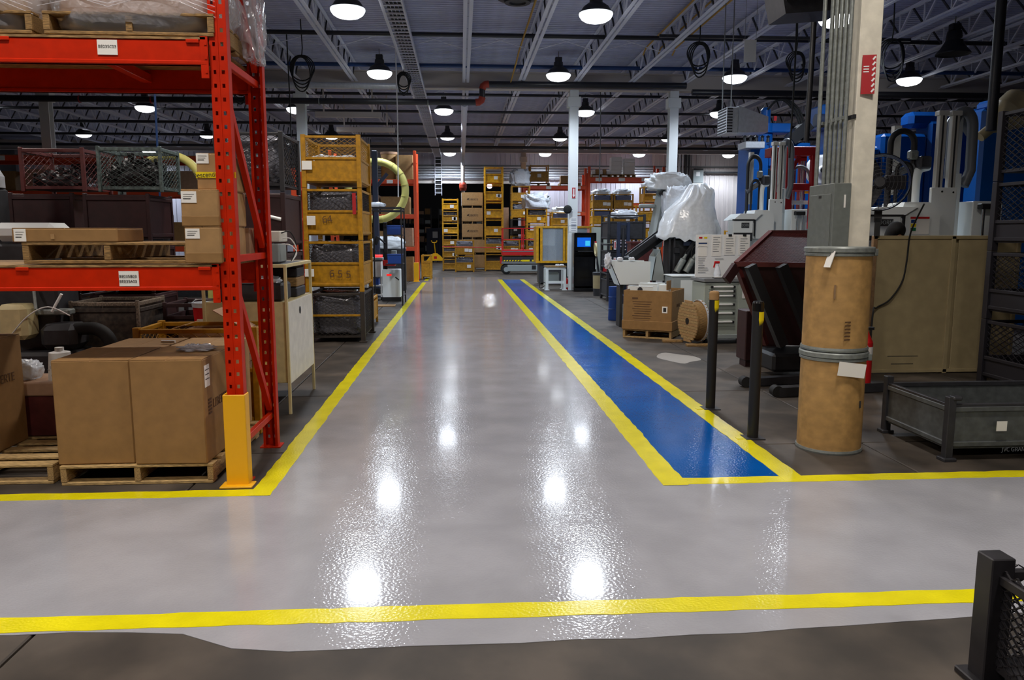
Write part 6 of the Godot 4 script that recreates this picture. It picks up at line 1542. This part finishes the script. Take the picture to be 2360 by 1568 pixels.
func sdf(bones: Array, h: float, lo: Vector3, hi: Vector3, k: float) -> ArrayMesh:   # surface nets round tapered capsules
	var nx := int((hi.x - lo.x) / h) + 2
	var ny := int((hi.y - lo.y) / h) + 2
	var nz := int((hi.z - lo.z) / h) + 2
	var f := PackedFloat32Array()
	f.resize(nx * ny * nz)
	f.fill(1.0)
	for b in bones:
		var a: Vector3 = b[0]
		var d: Vector3 = b[1] - a
		var r: float = max(b[2], b[3]) + k * 1.5 + h
		var mn: Vector3 = (a.min(b[1]) - Vector3.ONE * r - lo) / h
		var mx: Vector3 = (a.max(b[1]) + Vector3.ONE * r - lo) / h
		var dd := maxf(d.length_squared(), 1e-9)
		for z in range(maxi(0, int(mn.z)), mini(nz, int(mx.z) + 2)):
			for y in range(maxi(0, int(mn.y)), mini(ny, int(mx.y) + 2)):
				for x in range(maxi(0, int(mn.x)), mini(nx, int(mx.x) + 2)):
					var p := lo + V(x, y, z) * h
					var s := clampf((p - a).dot(d) / dd, 0.0, 1.0)
					var v: float = (p - a - d * s).length() - lerpf(b[2], b[3], s)
					var i := (z * ny + y) * nx + x
					var w: float = f[i]
					var m := clampf(0.5 + 0.5 * (w - v) / k, 0.0, 1.0)
					f[i] = lerpf(w, v, m) - k * m * (1.0 - m)
	var vi := {}
	var vs := PackedVector3Array()
	for z in nz - 1:
		for y in ny - 1:
			for x in nx - 1:
				var i := (z * ny + y) * nx + x
				var neg := 0
				var sum := Vector3.ZERO
				var cnt := 0
				for c8 in 8:
					if f[i + (c8 & 1) + ((c8 >> 1) & 1) * nx + (c8 >> 2) * nx * ny] < 0.0: neg += 1
				if neg == 0 or neg == 8: continue
				for e in [[0, 1], [2, 3], [4, 5], [6, 7], [0, 2], [1, 3], [4, 6], [5, 7], [0, 4], [1, 5], [2, 6], [3, 7]]:
					var p0 := V(e[0] & 1, (e[0] >> 1) & 1, e[0] >> 2)
					var p1 := V(e[1] & 1, (e[1] >> 1) & 1, e[1] >> 2)
					var f0: float = f[i + int(p0.x) + int(p0.y) * nx + int(p0.z) * nx * ny]
					var f1: float = f[i + int(p1.x) + int(p1.y) * nx + int(p1.z) * nx * ny]
					if (f0 < 0.0) != (f1 < 0.0):
						sum += p0.lerp(p1, f0 / (f0 - f1)); cnt += 1
				vi[i] = vs.size()
				vs.append(lo + (V(x, y, z) + sum / cnt) * h)
	var st := SurfaceTool.new()
	st.begin(Mesh.PRIMITIVE_TRIANGLES)
	st.set_smooth_group(0)
	for p in vs: st.add_vertex(p)
	for i in vi:
		var x: int = i % nx
		var y: int = (i / nx) % ny
		var z: int = i / (nx * ny)
		for ax in 3:
			var st1: int = [1, nx, nx * ny][ax]
			var u: int = [nx, nx * ny, 1][ax]
			var w: int = [nx * ny, 1, nx][ax]
			if i + st1 >= f.size() or (f[i] < 0.0) == (f[i + st1] < 0.0): continue
			var q := [i, i - u, i - u - w, i - w]
			if not (vi.has(q[1]) and vi.has(q[2]) and vi.has(q[3])): continue
			if f[i] < 0.0: q.reverse()
			for c3 in [0, 1, 2, 0, 2, 3]: st.add_index(vi[q[c3]])
	st.generate_normals()
	return st.commit()

# ---------------------------------------------------------------- machines and presses on the right
func moulding_machine(label: String, at: Vector3, s: float, withlabel: bool) -> void:
	var t := thing("moulding_machine", label, "machine", at)
	t.scale.x = s
	var w: Material = M.machine_white
	bx("machine_base", V(0.4, 0.75, -0.3), V(1.9, 1.5, 0.7), w, t, 0.02)
	bx("front_hood", V(-0.28, 1.68, 0.02), V(0.5, 0.26, 0.26), w, t, 0.01)
	var g := G.new(); g.prism([Vector2(-0.54, 1.81), Vector2(0.0, 1.81), Vector2(0.18, 1.92), Vector2(-0.35, 1.92)], -0.35, 0.16); part("hood_slope", g, w, t)
	g = G.new(); g.prism([Vector2(-0.02, 1.5), Vector2(0.5, 1.5), Vector2(0.5, 1.86), Vector2(0.35, 1.98), Vector2(0.02, 1.98), Vector2(-0.02, 1.85)], -0.4, 0.12); part("side_cover", g, w, t)
	bx("black_seal", V(-0.28, 1.815, 0.155), V(0.54, 0.02, 0.02), M.black, t); bx("black_seal", V(0.0, 1.68, 0.158), V(0.03, 0.28, 0.02), M.black, t)
	bx("hood_opening", V(-0.28, 1.53, 0.14), V(0.46, 0.06 if withlabel else 0.14, 0.04), M.charcoal, t)
	bx("name_plate", V(-0.23, 1.725, 0.156), V(0.19, 0.085, 0.006), M.charcoal, t)
	text("DORN", 0.05, V(-0.23, 1.725, 0.16), Vector3.ZERO, M.machine_grey, t)
	bx("slide_plate", V(0.6, 1.86, -0.02), V(0.34, 0.62, 0.05), w, t, 0.006)
	for q in [[-0.03, 0.26], [0.12, 0.25], [-0.1, -0.25]]:
		g = G.new(); g.lathe([Vector2(0, 0), Vector2(0.012, 0), Vector2(0.012, 0.006), Vector2(0, 0.006)], V(0.6 + q[0], 1.86 + q[1], 0.005), 12, Basis(V(1, 0, 0), PI / 2)); part("bolt", g, M.black, t)
	bx("rear_plate", V(0.84, 1.95, -0.2), V(0.16, 0.82, 0.1), w, t, 0.006)
	for k in 2:
		var x := 0.54 + 0.17 * k
		bx("linear_guide", V(x, 2.62, -0.06), V(0.1, 0.94, 0.07), M.alu, t, 0.006); bx("guide_slot", V(x, 2.62, -0.022), V(0.02, 0.9, 0.008), M.charcoal, t); bx("guide_head", V(x, 3.1, -0.06), V(0.14, 0.06, 0.1), M.alu, t, 0.006)
	bx("rear_guide", V(1.0, 2.55, -0.4), V(0.06, 1.1, 0.06), M.alu, t); bx("rear_guide", V(0.2, 2.55, -0.5), V(0.1, 0.9, 0.08), M.alu, t)
	g = G.new()
	var pts := []
	for a in 17: pts.append(V(0.92 - 0.13 * cos(PI * a / 16.0), 2.95 + 0.2 * sin(PI * a / 16.0), -0.2))
	pts.push_front(V(0.78, 2.3, -0.2)); pts.append(V(1.06, 2.4, -0.2)); pts.append(V(0.98, 2.2, -0.2)); g.tube(pts, 0.065, 12); part("ribbed_hose", g, M.hose_grey, t)
	g = G.new()
	pts = []
	for a in 17: pts.append(V(0.18 - 0.16 * cos(PI * a / 16.0), 2.75 + 0.16 * sin(PI * a / 16.0), -0.3))
	pts.push_front(V(0.02, 1.9, -0.3)); pts.append(V(0.34, 2.0, -0.3)); g.tube(pts, 0.04, 8); part("cable_chain", g, M.black, t)
	g = G.new()
	pts = []
	for a in 13: pts.append(V(0.2 - 0.1 * cos(PI * a / 12.0), 2.4 + 0.1 * sin(PI * a / 12.0), -0.25))
	pts.push_front(V(0.1, 1.95, -0.25)); pts.append(V(0.3, 2.0, -0.25)); g.tube(pts, 0.025, 8); part("cable_chain", g, M.black, t)
	g = G.new(); g.cord([V(0.36, 1.98, -0.25), V(0.36, 2.3, -0.25), V(0.4, 2.42, -0.25), V(0.52, 2.46, -0.25)], 0.06, 12); part("feed_pipe", g, w, t)
	g = G.new(); g.cord([V(0.0, 2.3, -0.3), V(0.2, 2.4, -0.3), V(0.34, 2.45, -0.28)], 0.05, 10); part("ribbed_hose", g, M.hose_grey, t)
	bx("clamp_block", V(0.42, 2.5, -0.2), V(0.16, 0.16, 0.14), M.charcoal, t, 0.02); bx("clamp_block", V(0.3, 2.6, -0.25), V(0.12, 0.12, 0.1), M.zinc, t, 0.02)
	bx("right_block", V(1.2, 1.75, -0.2), V(0.4, 0.5, 0.4), w, t, 0.01)
	for k in 2:
		g = G.new(); g.tube([V(1.08 + 0.14 * k, 1.55, 0.1), V(1.08 + 0.14 * k, 1.9, 0.1)], 0.02, 8); part("chrome_rod", g, M.chrome, t)
	bx("valve_block", V(1.14, 1.93, 0.1), V(0.24, 0.07, 0.1), M.black, t, 0.01)
	if withlabel:
		bx("safety_label", V(0.23, 1.69, 0.124), V(0.26, 0.22, 0.004), M.paper, t); bx("label_header", V(0.23, 1.785, 0.127), V(0.25, 0.025, 0.002), M.red, t)
		for k in 3: bx("colour_field", V(0.15, 1.74 - 0.05 * k, 0.127), V(0.07, 0.042, 0.002), [M.blue_bin, M.tape_yellow, M.guard_green][k], t)

func machines() -> void:
	moulding_machine("white moulding machine with a square opening left of the electrical panel", V(4.97, 0, -13.15), 0.7, false)
	moulding_machine("white moulding machine with a safety label behind the tan enclosure", V(5.58, 0, -9.72), 1.0, true)
	# drum fan
	var t := thing("drum_fan", "round black cage fan right of the cream column", "fan", V(4.62, 2.14, -8.43), -0.5)
	var g := G.new()
	g.lathe([Vector2(0.29, -0.12), Vector2(0.3, -0.12), Vector2(0.31, 0.12), Vector2(0.3, 0.12), Vector2(0.29, -0.12)], Vector3.ZERO, 40, Basis(V(1, 0, 0), PI / 2)); part("fan_shroud", g, M.black_gloss, t)
	for k in 7:
		g = G.new()
		var pts := []
		for a in 37: pts.append(V(cos(TAU * a / 36), sin(TAU * a / 36), 0) * (0.06 + 0.038 * k) + V(0, 0, 0.15 - 0.03 * pow((0.06 + 0.038 * k) / 0.3, 3.0)))
		g.tube(pts, 0.0025, 5); part("guard_ring", g, M.charcoal, t)
	for k in 12:
		var d := V(cos(TAU * k / 12), sin(TAU * k / 12), 0)
		g = G.new(); g.tube([d * 0.05 + V(0, 0, 0.15), d * 0.3 + V(0, 0, 0.12)], 0.0025, 5); part("guard_spoke", g, M.charcoal, t)
	for k in 3:
		var b := Basis(V(0, 0, 1), TAU * k / 3) * Basis(V(1, 0, 0), 0.5)
		g = G.new(); g.box(b * V(0.16, 0, 0), V(0.2, 0.17, 0.006), 0.003, b); part("fan_blade", g, M.charcoal, t)
	g = G.new(); g.lathe([Vector2(0, -0.2), Vector2(0.07, -0.2), Vector2(0.07, 0.02), Vector2(0.05, 0.05), Vector2(0, 0.05)], Vector3.ZERO, 20, Basis(V(1, 0, 0), PI / 2)); part("motor", g, M.charcoal, t)
	g = G.new(); g.lathe([Vector2(0, 0.15), Vector2(0.055, 0.15), Vector2(0.05, 0.165), Vector2(0, 0.165)], Vector3.ZERO, 20, Basis(V(1, 0, 0), PI / 2)); part("guard_badge", g, M.charcoal, t)
	bx("fan_yoke", V(0, -0.36, 0), V(0.08, 0.14, 0.06), M.black, t); bx("fan_pole", V(0, -0.48, 0), V(0.06, 0.2, 0.06), M.black, t)
	pipe_run("fan_cord", "black fan cord hanging down the front of the tan enclosure", "cord", [V(4.94, 1.9, -8.1), V(4.98, 1.6, -8.38), V(4.97, 1.3, -8.4), V(4.93, 1.05, -8.4), V(4.8, 0.85, -8.4), V(4.66, 0.76, -8.41), V(4.56, 0.7, -8.3), V(4.5, 0.02, -8.2)], 0.009, M.rubber)
	# red press frame
	t = thing("press_frame", "tall red steel press frame between machine and electrical panel", "frame", V(6.1, 0, -14.2))
	for x in [-0.2, 0.27]:
		for z in [-0.2, 0.3]: bx("frame_leg", V(x, 1.5, z), V(0.13, 3.0, 0.1), M.red_frame, t, 0.008)
	for z in [-0.2, 0.3]:
		bx("top_beam", V(0.035, 3.05, z), V(0.6, 0.16, 0.1), M.red_frame, t, 0.008); bx("middle_beam", V(0.035, 2.42, z), V(0.42, 0.12, 0.08), M.red_frame, t, 0.006)
		for s in [-1, 1]:
			g = G.new(); g.bar(V(0.09 + s * 0.22, 2.75, z), V(0.09 + s * 0.1, 2.97, z), 0.05, 0.06); part("gusset", g, M.red_frame, t)
	bx("side_beam", V(-0.36, 3.05, 0.05), V(0.24, 0.16, 0.4), M.red_frame, t, 0.008); bx("side_leg", V(-0.44, 2.9, 0.2), V(0.08, 0.36, 0.08), M.red_frame, t)
	for x in [0.0, 0.18]:
		g = G.new(); g.tube([V(x, 1.6, 0.05), V(x, 2.9, 0.05)], 0.045, 12); part("chrome_rod", g, M.chrome, t)
	g = G.new()
	var hp := []
	for a in 13: hp.append(V(0.09 - 0.2 * cos(PI * a / 12.0), 2.55 + 0.25 * sin(PI * a / 12.0), 0.12))
	g.tube(hp, 0.03, 8); part("clear_hose", g, M.hose_grey, t)
	for k in 3: bx("amber_block", V(0.28, 1.9 + 0.12 * k + (0.2 if k == 2 else 0.0), 0.0), V(0.14, 0.04, 0.1), M.guard_yellow, t)
	bx("bolster", V(0.09, 1.6, 0.05), V(0.7, 0.14, 0.6), M.machine_white, t, 0.01); bx("middle_plate", V(0.09, 2.15, 0.05), V(0.5, 0.06, 0.4), M.machine_white, t); bx("lower_body", V(0.0, 0.76, 0.05), V(0.9, 1.5, 0.6), M.machine_white, t, 0.01)
	# blue press on the left
	t = thing("blue_press", "large blue hydraulic press with a ram on top behind the red frame", "press", V(7.1, 0, -17.4))
	bx("press_body", V(0, 1.75, 0), V(1.5, 3.5, 0.8), M.blue_press, t, 0.02); bx("front_column", V(-0.62, 1.5, 0.42), V(0.26, 3.0, 0.06), M.blue_press, t, 0.01); bx("upper_box", V(0.1, 3.3, 0.36), V(0.9, 0.5, 0.2), M.blue_press, t, 0.01)
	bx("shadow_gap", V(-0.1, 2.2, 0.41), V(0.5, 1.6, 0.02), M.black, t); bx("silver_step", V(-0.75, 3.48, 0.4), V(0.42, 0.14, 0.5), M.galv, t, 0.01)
	for k in 5:
		g = G.new(); g.lathe([Vector2(0, 0), Vector2(0.04, 0), Vector2(0.03, 0.1), Vector2(0.05, 0.12), Vector2(0, 0.16)], V(-0.9 + 0.13 * k, 3.56, 0.4), 10); part("valve", g, M.black, t)
	g = G.new(); g.lathe([Vector2(0, 3.5), Vector2(0.17, 3.5), Vector2(0.17, 3.8), Vector2(0.22, 3.8), Vector2(0.22, 4.0), Vector2(0.11, 4.02), Vector2(0.11, 4.3), Vector2(0.06, 4.36), Vector2(0, 4.36)], V(-0.3, 0, 0), 20); part("ram_cylinder", g, M.blue_press, t)
	bx("ram_bracket", V(0.0, 3.9, 0), V(0.46, 0.2, 0.4), M.blue_press, t, 0.02); bx("red_tag", V(-0.16, 4.1, 0.2), V(0.06, 0.1, 0.03), M.red, t)
	for k in 3:
		g = G.new(); g.cord([V(-0.3, 4.3, 0.1), V(-0.1, 4.5, 0.1), V(0.1 + 0.06 * k, 4.46, 0.15), V(0.3 + 0.06 * k, 4.1, 0.3), V(0.5, 3.5, 0.35)], 0.025, 6); part("hydraulic_hose", g, M.rubber, t)
	g = G.new(); g.lathe([Vector2(0, 0.2), Vector2(0.32, 0.2), Vector2(0.36, -0.2), Vector2(0, -0.2)], V(-0.9, 3.3, 0.6), 3, Basis(V(0, 0, 1), 0.3)); g = G.new(); g.bar(V(0.1, 3.6, 0.4), V(0.5, 3.95, 0.4), 0.3, 0.24); part("motor", g, M.black, t)
	t = thing("blue_press", "tall bright blue press column beside the conduits", "press", V(8.4, 0, -17.2))
	bx("press_column", V(0, 2.15, 0), V(0.7, 4.3, 0.7), M.blue_press, t, 0.02); bx("press_head", V(-0.15, 4.1, 0.1), V(0.9, 0.5, 0.7), M.blue_press, t, 0.04); bx("side_rib", V(-0.2, 3.0, 0.38), V(0.1, 2.0, 0.06), M.blue_deep, t)
	g = G.new(); g.lathe([Vector2(0, -0.2), Vector2(0.14, -0.2), Vector2(0.14, 0.2), Vector2(0, 0.2)], V(-0.55, 4.0, 0.45), 16, Basis(V(0, 0, 1), PI / 2)); part("motor", g, M.navy, t)
	bx("white_reel_bracket", V(-0.5, 2.8, 0.4), V(0.3, 0.06, 0.06), M.blue_deep, t)
	t = thing("white_reel", "white ribbed reel disc right of the red press frame", "reel", V(7.1, 2.82, -15.2))
	g = G.new(); g.lathe([Vector2(0, -0.05), Vector2(0.3, -0.05), Vector2(0.3, 0.05), Vector2(0.25, 0.06), Vector2(0.09, 0.06), Vector2(0.07, 0.09), Vector2(0.0, 0.09)], Vector3.ZERO, 32, Basis(V(1, 0, 0), PI / 2)); part("reel_disc", g, M.white, t); g = G.new(); g.lathe([Vector2(0, 0.09), Vector2(0.05, 0.09), Vector2(0.05, 0.1), Vector2(0, 0.1)], Vector3.ZERO, 16, Basis(V(1, 0, 0), PI / 2)); part("hub", g, M.black, t); bx("reel_post", V(0, -1.5, -0.1), V(0.08, 2.64, 0.08), M.machine_grey, t)
	# glossy blue machine wall further right
	t = thing("blue_machine", "glossy dark blue machine housing seen right of the cream column", "machine", V(8.6, 0, -14.6))
	for k in 4:
		bx("housing_panel", V(-1.2 + 0.9 * k, 1.6 + 0.12 * k, 0), V(0.89, 3.2 + 0.24 * k, 0.5), M.blue_deep, t, 0.06)
	bx("top_duct", V(0.6, 3.7, 0), V(1.6, 0.3, 0.4), M.blue_deep, t, 0.08)
	t = thing("blue_machine", "blue machine housing behind the right-hand mesh tower", "machine", V(9.4, 0, -12.6))
	bx("housing_panel", V(0, 1.8, 0), V(1.9, 3.6, 0.4), M.blue_press, t, 0.05); bx("housing_cap", V(0, 3.66, 0), V(1.7, 0.16, 0.36), M.blue_press, t, 0.05)
	g = G.new(); g.lathe([Vector2(0, 0), Vector2(0.12, 0), Vector2(0.12, 0.3), Vector2(0.42, 0.85), Vector2(0.45, 1.2), Vector2(0.3, 1.4), Vector2(0, 1.45)], V(0, 0, 0), 24, Basis(V(0, 0, 1), -0.9))
	var o := part("dust_collector", g, M.tan_cab); o.position = V(7.4, 2.95, -10.9)
	o.scale = Vector3.ONE * 0.6
	tag(o, "pale conical dust collector at the upper right beside the mesh tower", "dust collector")
	pipe_run("ribbed_hose", "thick grey ribbed hose joining the machine to the cone", "hose", [V(6.5, 2.6, -10.3), V(6.55, 2.95, -10.3), V(6.68, 3.12, -10.35), V(6.85, 3.1, -10.45), V(7.05, 2.98, -10.58)], 0.08, M.hose_grey)
	# ventilation unit
	t = thing("ventilation_unit", "galvanized ventilation fan unit with louvred face hung under the roof", "ventilation unit", V(5.2, 3.62, -14.4))
	bx("intake_box", V(-0.28, 0.0, 0.0), V(0.22, 0.46, 0.5), M.galv, t, 0.008)
	var P := [V(-0.17, 0.25, 0.26), V(-0.17, -0.22, 0.26), V(-0.17, -0.22, -0.26), V(-0.17, 0.25, -0.26), V(0.42, 0.08, 0.16), V(0.42, -0.2, 0.16), V(0.42, -0.2, -0.16), V(0.42, 0.08, -0.16)]
	hull(t, "duct_side", P, [[0, 1, 5, 4], [0, 3, 7, 4], [1, 2, 6, 5], [2, 3, 7, 6], [4, 5, 6, 7]], 0.01, M.galv)
	for k in 9:
		bx("louvre", V(-0.395, -0.2 + 0.05 * k, 0.0), V(0.012, 0.022, 0.46), M.charcoal, t); bx("louvre", V(-0.33, -0.2 + 0.05 * k, 0.253), V(0.1, 0.022, 0.01), M.charcoal, t)
	for x in [-0.36, -0.2]:
		g = G.new(); g.tube([V(x, 0.23, -0.1), V(x, 2.46, -0.1)], 0.01, 6); part("hanger_rod", g, M.grey, t)
	# electric items on the pale wall
	t = thing("wall_box", "grey control box on the pale back wall beside dark conduits", "electrical box", V(12.39, 4.57, -40.65)); t.scale = Vector3.ONE * 0.85; bx("enclosure", V(0, 0, 0), V(0.64, 0.86, 0.26), M.machine_grey, t, 0.02); bx("dark_strip", V(0, 0.38, 0.132), V(0.6, 0.1, 0.01), M.black, t); bx("white_label", V(-0.02, 0.1, 0.132), V(0.24, 0.26, 0.01), M.white, t); bx("sill", V(0, -0.5, 0.05), V(0.76, 0.08, 0.36), M.white, t)
	for k in 6: pipe_run("wall_conduit", "%s vertical conduit on the back wall left of the grey box" % ["first", "second", "third", "fourth", "fifth", "sixth"][k], "conduit", [V(11.05 + 0.17 * k, 6.0, -40.6), V(11.05 + 0.17 * k, 0.0, -40.6)], 0.05 if k % 2 else 0.07, M.galv if k < 4 else M.charcoal)
	for k in 5: pipe_run("wall_conduit", "%s horizontal conduit along the back wall above the opening" % ["lowest", "second", "third", "fourth", "topmost"][k], "conduit", [V(-9.0, 4.42 + 0.13 * k, -40.6), V(10.7, 4.42 + 0.13 * k, -40.6)], 0.046, M.galv)
	pipe_run("wall_conduit", "thin dark pipe across the pale wall at right", "pipe", [V(12.7, 4.74, -40.6), V(19.8, 4.74, -40.6)], 0.05, M.charcoal)
	# dark racks of stock closing the view at far right and far left
	for k in 3:
		crate("%s distant amber crate beside the dark frame under the pale wall" % ["first", "second", "third"][k], V(9.9 + 0.9 * k, 0, -30.0), V(0.8, 1.5 + 0.2 * (k % 2), 0.8), {"mat": "crate_gold", "ph": 0.4, "post": 0.06})
